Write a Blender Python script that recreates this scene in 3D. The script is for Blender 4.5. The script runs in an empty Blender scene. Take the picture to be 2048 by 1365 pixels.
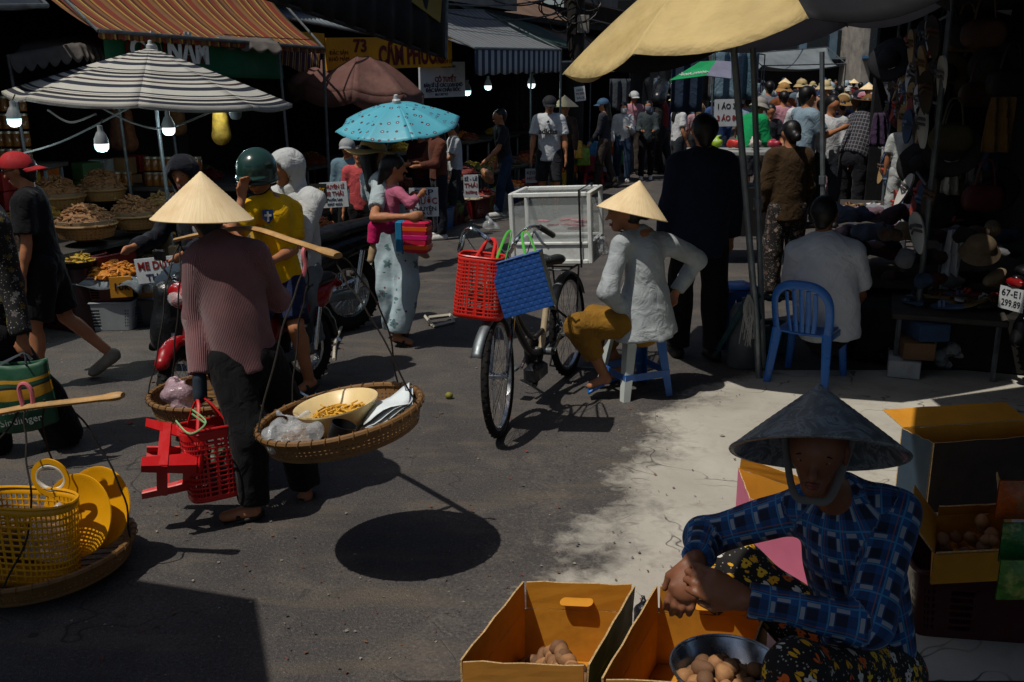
import bpy, bmesh, math, random
import numpy as np
from mathutils import Vector, Matrix
random.seed(7); np.random.seed(7)
scene = bpy.context.scene
COL = scene.collection
# ------------------------------------------------------------------ camera
CAMH = 1.95; FPX = 2000.0; PITCH = math.atan(537.5 / FPX)
cam_d = bpy.data.cameras.new('camera'); cam = bpy.data.objects.new('camera', cam_d); COL.objects.link(cam)
cam.location = (0, 0, CAMH); cam.rotation_euler = (math.pi / 2 - PITCH, 0, 0)
cam_d.sensor_width = 36; cam_d.lens = 36 * FPX / 2048; cam_d.clip_end = 400; cam_d.clip_start = .05
scene.camera = cam
# ------------------------------------------------------------------ sky and sun
SUN = Vector((.42, .30, -1.0)).normalized()           # direction the light travels
elev = math.asin(-SUN.z); azim = math.atan2(-SUN.x, -SUN.y)
world = bpy.data.worlds.new('World'); scene.world = world; world.use_nodes = True
wt = world.node_tree; bg = wt.nodes['Background']
sky = wt.nodes.new('ShaderNodeTexSky'); sky.sky_type = 'NISHITA'; sky.sun_disc = False
sky.sun_elevation = elev; sky.sun_rotation = azim; sky.air_density = 1.0; sky.dust_density = 2.0; sky.ozone_density = 1.0
wt.links.new(sky.outputs[0], bg.inputs[0]); bg.inputs[1].default_value = .075
sl = bpy.data.lights.new('sun', 'SUN'); sl.energy = 4.6; sl.angle = math.radians(.53); sl.color = (1, .93, .83)
so = bpy.data.objects.new('sun', sl); COL.objects.link(so); so.rotation_euler = SUN.to_track_quat('-Z', 'Y').to_euler(); so.location = (-4, -3, 9)
vs = scene.view_settings; vs.view_transform = 'Standard'; vs.look = 'None'; vs.exposure = -0.48; vs.gamma = 1.0; vs.use_curve_mapping = False
scene.cycles.max_bounces = 5; scene.cycles.diffuse_bounces = 2; scene.cycles.glossy_bounces = 2
scene.cycles.transmission_bounces = 6; scene.cycles.transparent_max_bounces = 8
scene.cycles.caustics_reflective = False; scene.cycles.caustics_refractive = False

# ------------------------------------------------------------------ where things stand (photo survey -> metres)
CT, ST = math.cos(PITCH), math.sin(PITCH)
def ray(px, py):
    a = (px - 1024) / FPX; b = (682.5 - py) / FPX
    return Vector((a, CT + b * ST, -ST + b * CT))
def W(px, py, Y):
    d = ray(px, py); return Vector((0, 0, CAMH)) + d * (Y / d.y)
def WZ(px, py, z=0.0):
    d = ray(px, py); return Vector((0, 0, CAMH)) + d * ((z - CAMH) / d.z)
def G(px, py): return WZ(px, py, 0.0)
def V(*a): return Vector(a)

# ------------------------------------------------------------------ materials
MATS = {}
def lin(c):
    if isinstance(c, str):
        c = c.lstrip('#'); c = [int(c[i:i + 2], 16) / 255 for i in (0, 2, 4)]
        c = [x / 12.92 if x <= .04045 else ((x + .055) / 1.055) ** 2.4 for x in c]
    return (c[0], c[1], c[2], 1)
class NT:
    def __init__(s, name):
        s.m = bpy.data.materials.new(name); s.m.use_nodes = True; s.t = s.m.node_tree
        s.b = s.t.nodes['Principled BSDF']; s.L = s.t.links.new
        s.tc = s.t.nodes.new('ShaderNodeTexCoord')
    def n(s, typ, **kw):
        x = s.t.nodes.new(typ)
        for k, v in kw.items(): setattr(x, k, v)
        return x
    def put(s, sock, v):
        if v is None: return
        if hasattr(v, 'is_output') or isinstance(v, bpy.types.NodeSocket): s.L(v, sock)
        else: sock.default_value = v
    def math(s, op, a, b=None, c=None, clamp=False):
        x = s.n('ShaderNodeMath', operation=op, use_clamp=clamp)
        for i, v in enumerate((a, b, c)): s.put(x.inputs[i], v)
        return x.outputs[0]
    def mix(s, f, a, b):
        x = s.n('ShaderNodeMix', data_type='RGBA'); s.put(x.inputs[0], f); s.put(x.inputs[6], a); s.put(x.inputs[7], b); return x.outputs[2]
    def noise(s, scale, detail=4, rough=.55, vec=None, dist=0):
        x = s.n('ShaderNodeTexNoise'); x.inputs['Scale'].default_value = scale; x.inputs['Detail'].default_value = min(detail, 6)
        x.inputs['Roughness'].default_value = rough; x.inputs['Distortion'].default_value = dist
        s.L(vec if vec else s.tc.outputs['Object'], x.inputs['Vector']); return x.outputs['Fac']
    def vor(s, scale, vec=None, feature='F1', rnd=1.0, out='Distance'):
        x = s.n('ShaderNodeTexVoronoi', feature=feature); x.inputs['Scale'].default_value = scale; x.inputs['Randomness'].default_value = rnd
        s.L(vec if vec else s.tc.outputs['Object'], x.inputs['Vector']); return x.outputs[out]
    def ramp(s, f, stops, interp='LINEAR'):
        x = s.n('ShaderNodeValToRGB'); x.color_ramp.interpolation = interp; e = x.color_ramp.elements
        while len(e) < len(stops): e.new(.5)
        for i, (p, c) in enumerate(stops):
            e[i].position = p; e[i].color = lin(c) if not isinstance(c, (int, float)) else (c, c, c, 1)
        s.L(f, x.inputs[0]); return x.outputs[0]
    def mapv(s, vec, sc=(1, 1, 1), rot=(0, 0, 0), loc=(0, 0, 0)):
        x = s.n('ShaderNodeMapping'); x.inputs['Scale'].default_value = sc; x.inputs['Rotation'].default_value = rot; x.inputs['Location'].default_value = loc
        s.L(vec, x.inputs['Vector']); return x.outputs[0]
    def sep(s, vec):
        x = s.n('ShaderNodeSeparateXYZ'); s.L(vec, x.inputs[0]); return x.outputs
    def uv(s): return s.tc.outputs['UV']
    def bump(s, h, strength=.3, dist=.01):
        x = s.n('ShaderNodeBump'); x.inputs['Strength'].default_value = strength; x.inputs['Distance'].default_value = dist
        s.L(h, x.inputs['Height']); s.L(x.outputs[0], s.b.inputs['Normal'])
    def base(s, c): s.put(s.b.inputs['Base Color'], c)
    def set(s, **kw):
        for k, v in kw.items(): s.put(s.b.inputs[k.replace('_', ' ')], v)
def pm(name, col, rough=.7, var=.25, vs=5., bump=.2, bs=60., bd=.003, metal=0., spec=.4, trans=0., alpha=1., emit=0., ior=1.45, sheen=0., sss=0., dirt=None, transl=0.):
    if name in MATS: return MATS[name]
    k = NT(name); c = lin(col)
    d = tuple(x * (1 - var) for x in c[:3]) + (1,); l = tuple(min(1, x * (1 + var * .35)) for x in c[:3]) + (1,)
    f = k.ramp(k.noise(vs, 3), [(.3, 0.), (.7, 1.)])
    cc = k.mix(f, d, l)
    if dirt: cc = k.mix(k.ramp(k.noise(vs * .6, 4, .7), [(.52, 0.), (.75, .7)]), cc, lin(dirt))
    k.base(cc)
    k.set(Roughness=k.ramp(k.noise(vs * 2.3, 4), [(.3, max(0, rough - .12)), (.7, min(1, rough + .12))]), Metallic=metal, IOR=ior, Alpha=alpha)
    k.b.inputs['Specular IOR Level'].default_value = spec
    k.b.inputs['Transmission Weight'].default_value = trans
    if sheen: k.b.inputs['Sheen Weight'].default_value = sheen
    if sss: k.b.inputs['Subsurface Weight'].default_value = sss; k.b.inputs['Subsurface Radius'].default_value = (.02, .008, .004); k.b.inputs['Subsurface Scale'].default_value = .3
    if emit: k.b.inputs['Emission Color'].default_value = c; k.b.inputs['Emission Strength'].default_value = emit
    if bump: k.bump(k.noise(bs, 3), bump, bd)
    if transl:
        tr = k.n('ShaderNodeBsdfTranslucent'); k.L(cc, tr.inputs[0]); ms = k.n('ShaderNodeMixShader'); ms.inputs[0].default_value = transl
        k.L(k.b.outputs[0], ms.inputs[1]); k.L(tr.outputs[0], ms.inputs[2]); k.L(ms.outputs[0], k.t.nodes['Material Output'].inputs[0])
    MATS[name] = k.m; return k.m
def cloth(hexc, var=.3, bump=.5, bs=9., rough=.9):
    """plain fabric: soft folds and a fine weave"""
    nm = 'cloth_' + hexc.lstrip('#')
    if nm in MATS: return MATS[nm]
    k = NT(nm); c = lin(hexc); d = tuple(x * (1 - var) for x in c[:3]) + (1,)
    k.base(k.mix(k.ramp(k.noise(7, 3), [(.3, 0.), (.65, 1.)]), d, c)); k.set(Roughness=rough); k.b.inputs['Specular IOR Level'].default_value = .2
    k.b.inputs['Sheen Weight'].default_value = .05
    f1 = k.noise(bs, 3, .5, dist=1.2); f2 = k.noise(220, 2)
    k.bump(k.math('ADD', f1, k.math('MULTIPLY', f2, .05)), bump * 1.5, .03)
    MATS[nm] = k.m; return k.m
def plastic(hexc, rough=.38, sss=0.): return pm('plastic_' + hexc.lstrip('#'), hexc, rough, .12, 9, .06, 25, .004, spec=.5, dirt=None, sss=sss)

# ------------------------------------------------------------------ objects
def wloc(o):
    l = Vector((0, 0, 0))
    while o is not None: l += Vector(o.location); o = o.parent
    return l
def meta(o, label=None, cat=None, group=None, kind=None):
    if label: o['label'] = label
    if cat: o['category'] = cat
    if group: o['group'] = group
    if kind: o['kind'] = kind
    return o
def thing(name, label, cat, loc=(0, 0, 0), group=None):
    o = bpy.data.objects.new(name, None); COL.objects.link(o); o.location = loc; o.empty_display_size = .1
    return meta(o, label, cat, group)
def mesh_np(name, P, F, mat, parent=None, smooth=True, uv=None, sharp=None, mats=None, fm=None):
    """P (n,3) in world coordinates, F list of index lists or (m,4) array"""
    P = np.asarray(P, dtype=np.float64)
    org = np.array(wloc(parent)) if parent is not None else np.zeros(3)
    me = bpy.data.meshes.new(name)
    if isinstance(F, np.ndarray):
        n, m, w = len(P), len(F), F.shape[1]
        me.vertices.add(n); me.vertices.foreach_set('co', (P - org).astype(np.float32).ravel())
        me.loops.add(m * w); me.loops.foreach_set('vertex_index', F.astype(np.int32).ravel())
        me.polygons.add(m); me.polygons.foreach_set('loop_start', np.arange(0, m * w, w, dtype=np.int32))
        me.update(calc_edges=True)
    else:
        me.from_pydata([tuple(p) for p in (P - org)], [], F)
    if fm is not None: me.polygons.foreach_set('material_index', np.asarray(fm, dtype=np.int32))
    if uv is not None:
        l = me.uv_layers.new(name='UVMap'); vi = np.zeros(len(me.loops), dtype=np.int32); me.loops.foreach_get('vertex_index', vi)
        uv = np.asarray(uv, dtype=np.float32); l.data.foreach_set('uv', uv[vi].ravel())
    if smooth:
        me.shade_smooth()
        if sharp: me.set_sharp_from_angle(angle=math.radians(sharp))
    for m_ in (mats or [mat]): me.materials.append(m_)
    me.validate(); o = bpy.data.objects.new(name, me); COL.objects.link(o)
    if parent is not None: o.parent = parent
    return o
def copy_tree(o, parent=None, loc=None, rot=None):
    c = o.copy(); COL.objects.link(c); c.parent = parent
    if loc is not None: c.location = loc
    if rot is not None: c.rotation_euler = rot
    for ch in list(o.children): copy_tree(ch, c)
    return c
def frame(d, up=(0, 0, 1)):
    """3x3 whose columns are x', y', z'=d"""
    d = Vector(d).normalized(); u = Vector(up)
    if abs(d.dot(u.normalized())) > .98: u = Vector((0, 1, 0))
    x = u.cross(d).normalized(); y = d.cross(x)
    return Matrix((x, y, d)).transposed()
class MB:
    def __init__(s): s.v = []; s.f = []; s.uv = []; s.m = []; s.cm = 0
    def add(s, vs_, fs, uv=None, m=None):
        o = len(s.v); s.v += [tuple(x) for x in vs_]; s.f += [tuple(i + o for i in f) for f in fs]
        s.uv += list(uv) if uv is not None else [(0, 0)] * len(vs_); s.m += [s.cm if m is None else m] * len(fs); return s
    def box(s, c, size, R=None, taper=1.0, bev=0.0):
        c = Vector(c); hx, hy, hz = size[0] / 2, size[1] / 2, size[2] / 2; R = R if R is not None else Matrix.Identity(3)
        if bev <= 0:
            vs_ = [c + R @ Vector((x * (taper if z > 0 else 1), y * (taper if z > 0 else 1), z)) for z in (-hz, hz) for y in (-hy, hy) for x in (-hx, hx)]
            return s.add(vs_, [(0, 2, 3, 1), (4, 5, 7, 6), (0, 1, 5, 4), (2, 6, 7, 3), (0, 4, 6, 2), (1, 3, 7, 5)])
        b = min(bev, hx * .9, hy * .9, hz * .9)     # chamfered on every edge
        P = []; ring = []
        for z, ins in ((-hz, b), (-hz + b, 0), (hz - b, 0), (hz, b)):
            t = taper if z > 0 else 1
            r = [(hx - ins - b, hy - ins), (hx - ins, hy - ins - b), (hx - ins, -hy + ins + b), (hx - ins - b, -hy + ins), (-hx + ins + b, -hy + ins), (-hx + ins, -hy + ins + b), (-hx + ins, hy - ins - b), (-hx + ins + b, hy - ins)]
            P += [c + R @ Vector((x * t, y * t, z)) for x, y in r]
        F = [tuple(range(8)), tuple(range(31, 23, -1))]
        for k in range(3):
            for i in range(8):
                j = (i + 1) % 8; F.append((k * 8 + j, k * 8 + i, k * 8 + 8 + i, k * 8 + 8 + j))
        return s.add(P, F)
    def tube(s, pts, r, n=8, cap=True, closed=False, flat=1.0, up=(0, 0, 1)):
        pts = [Vector(p) for p in pts]; N = len(pts); rr = r if isinstance(r, (list, tuple)) else [r] * N
        P = []; U = []; L = 0; pv = None
        for i, p in enumerate(pts):
            if closed: d = pts[(i + 1) % N] - pts[i - 1]
            else: d = pts[min(i + 1, N - 1)] - pts[max(i - 1, 0)]
            if d.length < 1e-9: d = Vector((0, 0, 1))
            d.normalize()
            if pv is None: fr = frame(d, up); x, y = fr.col[0].copy(), fr.col[1].copy()
            else:
                x = (x - d * x.dot(d)); x = x.normalized() if x.length > 1e-6 else frame(d).col[0].copy(); y = d.cross(x)
            if i: L += (p - pts[i - 1]).length
            pv = d
            for k in range(n):
                a = 2 * math.pi * k / n; P.append(p + (x * math.cos(a) + y * math.sin(a) * flat) * rr[i]); U.append((k / n, L))
        F = []
        for i in range(N if closed else N - 1):
            for k in range(n):
                k2 = (k + 1) % n; i2 = (i + 1) % N; F.append((i * n + k, i * n + k2, i2 * n + k2, i2 * n + k))
        if cap and not closed: F += [tuple(range(n))[::-1], tuple((N - 1) * n + k for k in range(n))]
        return s.add(P, F, U)
    def lathe(s, prof, n=24, M=None, a0=0, a1=2 * math.pi, close=False):
        M = M or Matrix.Identity(4); full = abs(a1 - a0 - 2 * math.pi) < 1e-6; cnt = n if full else n + 1; P = []; U = []
        for j, (r, z) in enumerate(prof):
            for k in range(cnt):
                a = a0 + (a1 - a0) * k / n; P.append(M @ Vector((r * math.cos(a), r * math.sin(a), z))); U.append((k / n, j / max(1, len(prof) - 1)))
        F = []
        for j in range(len(prof) - (0 if close else 1)):
            j2 = (j + 1) % len(prof)
            for k in range(n):
                k2 = (k + 1) % cnt; F.append((j * cnt + k, j * cnt + k2, j2 * cnt + k2, j2 * cnt + k))
        if not close and full:
            if prof[0][0] > 1e-4: F.append(tuple(range(cnt))[::-1])
            if prof[-1][0] > 1e-4: F.append(tuple((len(prof) - 1) * cnt + k for k in range(cnt)))
        return s.add(P, F, U)
    def grid(s, fn, nu, nv, wrap=False, uvs=(1, 1)):
        P = []; U = []; cu = nu if wrap else nu + 1
        for j in range(nv + 1):
            for i in range(cu): P.append(Vector(fn(i / nu, j / nv))); U.append((i / nu * uvs[0], j / nv * uvs[1]))
        F = [(j * cu + i, j * cu + (i + 1) % cu, (j + 1) * cu + (i + 1) % cu, (j + 1) * cu + i) for j in range(nv) for i in range(nu)]
        return s.add(P, F, U)
    def prism(s, poly, z0, z1, M=None):
        M = M or Matrix.Identity(4); n = len(poly)
        P = [M @ Vector((x, y, z0)) for x, y in poly] + [M @ Vector((x, y, z1)) for x, y in poly]
        F = [tuple(range(n))[::-1], tuple(range(n, 2 * n))] + [(i, (i + 1) % n, n + (i + 1) % n, n + i) for i in range(n)]
        return s.add(P, F)
    def ball(s, c, r, n=12, M=None):
        R = M.to_3x3() if M is not None else Matrix.Identity(3); r = r if isinstance(r, (tuple, list)) else (r, r, r); m = max(4, n // 2)
        pr = [(math.sin(math.pi * i / m), -math.cos(math.pi * i / m)) for i in range(m + 1)]; pr[0] = (1e-4, -1); pr[-1] = (1e-4, 1)
        T = Matrix.Translation(Vector(c)) @ (R @ Matrix.Diagonal(r)).to_4x4()
        return s.lathe(pr, n, T)
    def lattice(s, fn, nu, nv, hu=.7, hv=.7, wrap=True, skip=None, uvs=(1, 1)):
        """surface fn(u,v) cut into cells, each a frame round a hole; skip(i,j)->True keeps the cell solid"""
        cu = nu if wrap else nu + 1
        base = [Vector(fn(i / nu, j / nv)) for j in range(nv + 1) for i in range(cu)]; o = 0
        P = list(base); F = []
        for j in range(nv):
            for i in range(nu):
                q = [j * cu + i, j * cu + (i + 1) % cu, (j + 1) * cu + (i + 1) % cu, (j + 1) * cu + i]
                if skip and skip(i, j): F.append(tuple(q)); continue
                a, b, c, d = [base[t] for t in q]
                eu0, eu1 = (1 - hu) / 2, (1 + hu) / 2; ev0, ev1 = (1 - hv) / 2, (1 + hv) / 2; k = len(P)
                for (u, v) in ((eu0, ev0), (eu1, ev0), (eu1, ev1), (eu0, ev1)):
                    P.append(a * (1 - u) * (1 - v) + b * u * (1 - v) + c * u * v + d * (1 - u) * v)
                for t in range(4): F.append((q[t], q[(t + 1) % 4], k + (t + 1) % 4, k + t))
        return s.add(P, F)
    def build(s, name, mat, parent=None, smooth=True, sharp=40, solid=0.0, label=None, cat=None, group=None, kind=None):
        mats = mat if isinstance(mat, (list, tuple)) else [mat]
        o = mesh_np(name, np.array([tuple(v) for v in s.v]), s.f, None, parent, smooth, s.uv, sharp, mats=mats, fm=s.m)
        if solid:
            md = o.modifiers.new('thick', 'SOLIDIFY'); md.thickness = solid; md.offset = 0
        return meta(o, label, cat, group, kind)
def spline(pts, n=8):
    """Catmull-Rom through points"""
    pts = [Vector(p) for p in pts]; out = []
    for i in range(len(pts) - 1):
        p0 = pts[max(i - 1, 0)]; p1 = pts[i]; p2 = pts[i + 1]; p3 = pts[min(i + 2, len(pts) - 1)]
        for k in range(n):
            t = k / n; out.append(.5 * ((2 * p1) + (p2 - p0) * t + (2 * p0 - 5 * p1 + 4 * p2 - p3) * t * t + (3 * p1 - p0 - 3 * p2 + p3) * t ** 3))
    out.append(pts[-1]); return out
def sag(a, b, d, n=14):
    a, b = Vector(a), Vector(b); return [a.lerp(b, t / n) - Vector((0, 0, d * 4 * (t / n) * (1 - t / n))) for t in range(n + 1)]
def text(s_, size, mat, parent, M, name='lettering', depth=.002, bold=0.0, align='CENTER', width=None):
    cu = bpy.data.curves.new(name, 'FONT'); cu.body = s_; cu.size = size; cu.extrude = depth; cu.align_x = align; cu.align_y = 'CENTER'; cu.offset = bold
    cu.resolution_u = 3
    t = bpy.data.objects.new(name, cu); COL.objects.link(t)
    bpy.context.view_layer.update()
    me = bpy.data.meshes.new_from_object(t.evaluated_get(bpy.context.evaluated_depsgraph_get())); bpy.data.objects.remove(t)
    if width and len(me.vertices):
        xs = [v.co.x for v in me.vertices]; w = max(xs) - min(xs); sx = width / w
        if abs(sx - 1) > 0:
            for v in me.vertices: v.co.x *= sx
    me.transform(Matrix.Translation(-wloc(parent)) @ M); me.materials.clear(); me.materials.append(mat)
    o = bpy.data.objects.new(name, me); COL.objects.link(o); o.parent = parent; return o
def facing(c, xdir, up):
    """matrix with text plane x along xdir, y along up, z out of the plane"""
    x = Vector(xdir).normalized(); z = x.cross(Vector(up)).normalized(); y = z.cross(x)
    m = Matrix((x, y, z)).transposed().to_4x4(); m.translation = Vector(c); return m

# ------------------------------------------------------------------ implicit surfaces for bodies and other soft shapes
class Pr:
    __slots__ = ('a', 'b', 'ra', 'rb', 'fa', 'fb', 'ax', 'sq')
def cap(a, b, ra, rb=None, fa=0, fb=0, ax=None, sq=1.0):
    p = Pr(); p.a = np.array(a, float); p.b = np.array(b, float)
    if np.allclose(p.a, p.b): p.b = p.b + np.array((0, 0, 1e-4))
    p.ra = ra; p.rb = ra if rb is None else rb; p.fa = fa; p.fb = fb; p.ax = None if ax is None else np.array(Vector(ax).normalized()); p.sq = sq; return p
def prim_d(p, X, Y, Z):
    qx, qy, qz = X - p.a[0], Y - p.a[1], Z - p.a[2]; ab = p.b - p.a
    if p.ax is not None:
        a = p.ax; s_ = (qx * a[0] + qy * a[1] + qz * a[2]) * (1 / p.sq - 1); qx = qx + a[0] * s_; qy = qy + a[1] * s_; qz = qz + a[2] * s_
        ab = ab + a * (ab @ a) * (1 / p.sq - 1)
    L2 = ab @ ab; L = math.sqrt(L2)
    tr = (qx * ab[0] + qy * ab[1] + qz * ab[2]) / L2
    t = np.clip(tr, -.5 if p.fa else 0, 1.5 if p.fb else 1)
    d = np.sqrt((qx - ab[0] * t) ** 2 + (qy - ab[1] * t) ** 2 + (qz - ab[2] * t) ** 2) - (p.ra + (p.rb - p.ra) * np.clip(t, 0, 1))
    if p.fa: d = np.maximum(d, -tr * L)
    if p.fb: d = np.maximum(d, (tr - 1) * L)
    return d
def sdf(prims, h, k=.02, fold=0., seed=0, cuts=(), carve=()):
    lo = np.min([np.minimum(p.a, p.b) - max(p.ra, p.rb) for p in prims], 0) - 3 * h - fold
    hi = np.max([np.maximum(p.a, p.b) + max(p.ra, p.rb) for p in prims], 0) + 3 * h + fold
    n = np.ceil((hi - lo) / h).astype(int) + 1
    A = [(lo[i] + h * np.arange(n[i])).astype(np.float32) for i in range(3)]
    D = np.full(n, 1.0, np.float32)
    for p in prims:
        m = max(p.ra, p.rb) + 3 * h + k + fold
        i0 = np.maximum(np.floor((np.minimum(p.a, p.b) - m - lo) / h).astype(int), 0); i1 = np.minimum(np.ceil((np.maximum(p.a, p.b) + m - lo) / h).astype(int) + 1, n)
        sl_ = tuple(slice(i0[i], i1[i]) for i in range(3))
        d = prim_d(p, A[0][sl_[0]][:, None, None], A[1][sl_[1]][None, :, None], A[2][sl_[2]][None, None, :]).astype(np.float32)
        S = D[sl_]; hh = np.maximum(k - np.abs(S - d), 0) / k
        D[sl_] = np.minimum(S, d) - hh * hh * (k * .25)
    X, Y, Z = A[0][:, None, None], A[1][None, :, None], A[2][None, None, :]
    if fold:
        r = np.random.RandomState(seed); F = 0
        for q in range(5):
            w = r.normal(size=3) * (14 + 9 * q); w[2] *= .6; ph = r.uniform(0, 6.28, 2); w2 = r.normal(size=3) * 8
            F = F + np.sin(X * w[0] + Y * w[1] + Z * w[2] + ph[0] + 1.5 * np.sin(X * w2[0] + Y * w2[1] + Z * w2[2] + ph[1])) / (1 + .5 * q)
        D = D + (fold * .45 * F).astype(np.float32)
    for (pt, nn) in cuts:
        D = np.maximum(D, ((X - pt[0]) * nn[0] + (Y - pt[1]) * nn[1] + (Z - pt[2]) * nn[2]).astype(np.float32))
    for p in carve: D = np.maximum(D, -prim_d(p, X, Y, Z).astype(np.float32))
    D[0] = D[-1] = 1; D[:, 0] = D[:, -1] = 1; D[:, :, 0] = D[:, :, -1] = 1
    return surfnets(D, lo, h)
OFF = np.array([(a, b, c) for a in (0, 1) for b in (0, 1) for c in (0, 1)])
EDG = [(0, 4), (1, 5), (2, 6), (3, 7), (0, 2), (1, 3), (4, 6), (5, 7), (0, 1), (2, 3), (4, 5), (6, 7)]
def surfnets(D, lo, h):
    S = D < 0; c = np.zeros(np.array(D.shape) - 1, np.int8)
    for a, b, d in OFF: c += S[a:D.shape[0] - 1 + a, b:D.shape[1] - 1 + b, d:D.shape[2] - 1 + d]
    act = (c > 0) & (c < 8); idx = np.argwhere(act); ids = np.full(act.shape, -1, np.int32); ids[act] = np.arange(len(idx))
    i, j, k = idx.T; Vv = np.stack([D[i + a, j + b, k + d] for a, b, d in OFF], 1)
    acc = np.zeros((len(idx), 3)); cnt = np.zeros(len(idx))
    for e0, e1 in EDG:
        v0, v1 = Vv[:, e0], Vv[:, e1]; m = (v0 < 0) != (v1 < 0); den = np.where(m, v0 - v1, 1); t = np.where(m, v0 / den, 0)
        acc += (OFF[e0] + (OFF[e1] - OFF[e0]) * t[:, None]) * m[:, None]; cnt += m
    P = lo + (idx + acc / cnt[:, None]) * h; Q = []
    for ax in range(3):
        o1, o2 = [(1, 2), (2, 0), (0, 1)][ax]
        s0 = [slice(1, -1)] * 3; s1 = [slice(1, -1)] * 3; s0[ax] = slice(0, -1); s1[ax] = slice(1, None)
        A, B = S[tuple(s0)], S[tuple(s1)]; e = np.argwhere(A != B); fl = A[tuple(e.T)]
        add = np.ones(3, int); add[ax] = 0; e = e + add
        def cell(d1, d2):
            q = e.copy(); q[:, o1] -= d1; q[:, o2] -= d2; return ids[tuple(q.T)]
        q = np.stack([cell(1, 1), cell(0, 1), cell(0, 0), cell(1, 0)], 1); q[~fl] = q[~fl][:, ::-1]; Q.append(q)
    Q = np.concatenate(Q); Q = Q[(Q >= 0).all(1)]
    return P, Q
def limb_uv(P, prims):
    """u runs round the nearest limb (metres), v along it"""
    best = np.full(len(P), 9.); uv = np.zeros((len(P), 2)); off = 0
    for p in prims:
        d = prim_d(p, P[:, 0], P[:, 1], P[:, 2]); ab = p.b - p.a; L = np.linalg.norm(ab); ab = ab / L
        fr = np.array(frame(ab, (.3, .9, .1))); q = P - p.a; t = q @ ab; a = np.arctan2(q @ fr[:, 1], q @ fr[:, 0])
        m = d < best; best[m] = d[m]; uv[m, 0] = (a * (p.ra + p.rb) * .5)[m]; uv[m, 1] = t[m]
    return uv
def soft(name, prims, mat, parent, h=.015, k=.02, fold=0., seed=0, cuts=(), carve=(), uv=False, smooth_it=1, sw=.5, label=None, cat=None, group=None, kind=None):
    P, Q = sdf(prims, h, k, fold, seed, cuts, carve)
    for _ in range(smooth_it):     # light Laplacian to lose the voxel steps
        acc = np.zeros_like(P); cnt = np.zeros(len(P))
        for a in range(4):
            np.add.at(acc, Q[:, a], P[Q[:, (a + 1) % 4]] + P[Q[:, (a + 3) % 4]]); np.add.at(cnt, Q[:, a], 2)
        P = P * (1 - sw) + acc / np.maximum(cnt, 1)[:, None] * sw
    o = mesh_np(name, P, Q, mat, parent, True, limb_uv(P, prims) if uv else None)
    return meta(o, label, cat, group, kind)
# ------------------------------------------------------------------ people
SKIN = pm('skin', '#a8714f', .55, .18, 14, .1, 180, .001, sss=.0, spec=.35)
SKIN2 = pm('skin_dark', '#7d5038', .5, .2, 14, .15, 160, .0012, spec=.4)
HAIR = pm('hair_black', '#0c0a0a', .45, .3, 30, .5, 130, .004, spec=.45)
STRAW = None
def straw_mat():
    k = NT('palm_leaf'); x, y, z = k.sep(k.uv())
    st = k.noise(1, 3, .6, k.mapv(k.uv(), (160, 3, 1)))
    pat = k.noise(9, 5); c = k.mix(st, lin('#c9a873'), lin('#f6e6c0')); c = k.mix(k.ramp(pat, [(.45, 0.), (.8, .5)]), c, lin('#b8935c'))
    k.base(c); k.set(Roughness=.62); k.bump(st, .35, .002); return k.m
STRAW = straw_mat()
def straw_dark():
    k = NT('painted_hat'); n = k.noise(11, 6, .65, dist=2.5); c = k.ramp(n, [(.3, '#474d50'), (.48, '#666e72'), (.55, '#949c9e'), (.6, '#586064')]); k.base(c); k.set(Roughness=.38)
    k.b.inputs['Specular IOR Level'].default_value = .6
    k.bump(n, .3, .004); return k.m
STRAWD = straw_dark()
STRAWB = pm('straw_brown', '#8d6a3d', .75, .3, 20, .5, 120, .003)
LEATHERB = pm('dark_rubber', '#141313', .6, .3, 12, .2, 60)
WHITESHOE = pm('white_shoe', '#c9c9c6', .6, .3, 15, .2, 60, dirt='#77736c')

def cone_hat(parent, c, axis, R, H, mat=None, strap=None, chin=None):
    M = Matrix.Translation(Vector(c)) @ frame(axis, (0, -1, .2)).to_4x4(); prof = []; n = 15
    for i in range(n + 1):
        t = i / n; r = R * (1 - t) + .004; z = H * (t ** .97); prof += [(r + .0012, z + .0012), (r - R / n * .18, z + H / n * .2 + .0004)]
    prof += [(.0006, H + .003)]; inner = [(R - .006, -.004), (R + .003, -.002), (R + .004, .003)]
    m = MB(); m.lathe([(.002, H - .03)] + [(R * .5, H * .47), (R - .008, .0)] + inner + prof, 72, M); o = m.build('conical_hat', mat or STRAW, parent, True, 50)
    m = MB(); m.lathe([(R + .004 + .0035 * math.cos(a), .0035 * math.sin(a)) for a in np.linspace(0, 2 * math.pi, 7)[:-1]], 60, M, close=True)
    m.build('hat_rim', mat or STRAW, o)
    if strap is not None:
        x = M.to_3x3().col[0] * R * .42; a = Vector(c) + x + Vector(axis) * H * .35; b = Vector(c) - x + Vector(axis) * H * .35
        m = MB(); m.tube(spline([a, chin + x * .55 + Vector((0, 0, .02)), chin, chin - x * .55 + Vector((0, 0, .02)), b], 6), .011, 6, flat=.4); m.build('chin_strap', strap, parent)
    return o
def dome(R, h, n=8): return [(R * math.cos(math.pi / 2 * i / n) + 1e-4, h * math.sin(math.pi / 2 * i / n)) for i in range(n + 1)]
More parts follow.
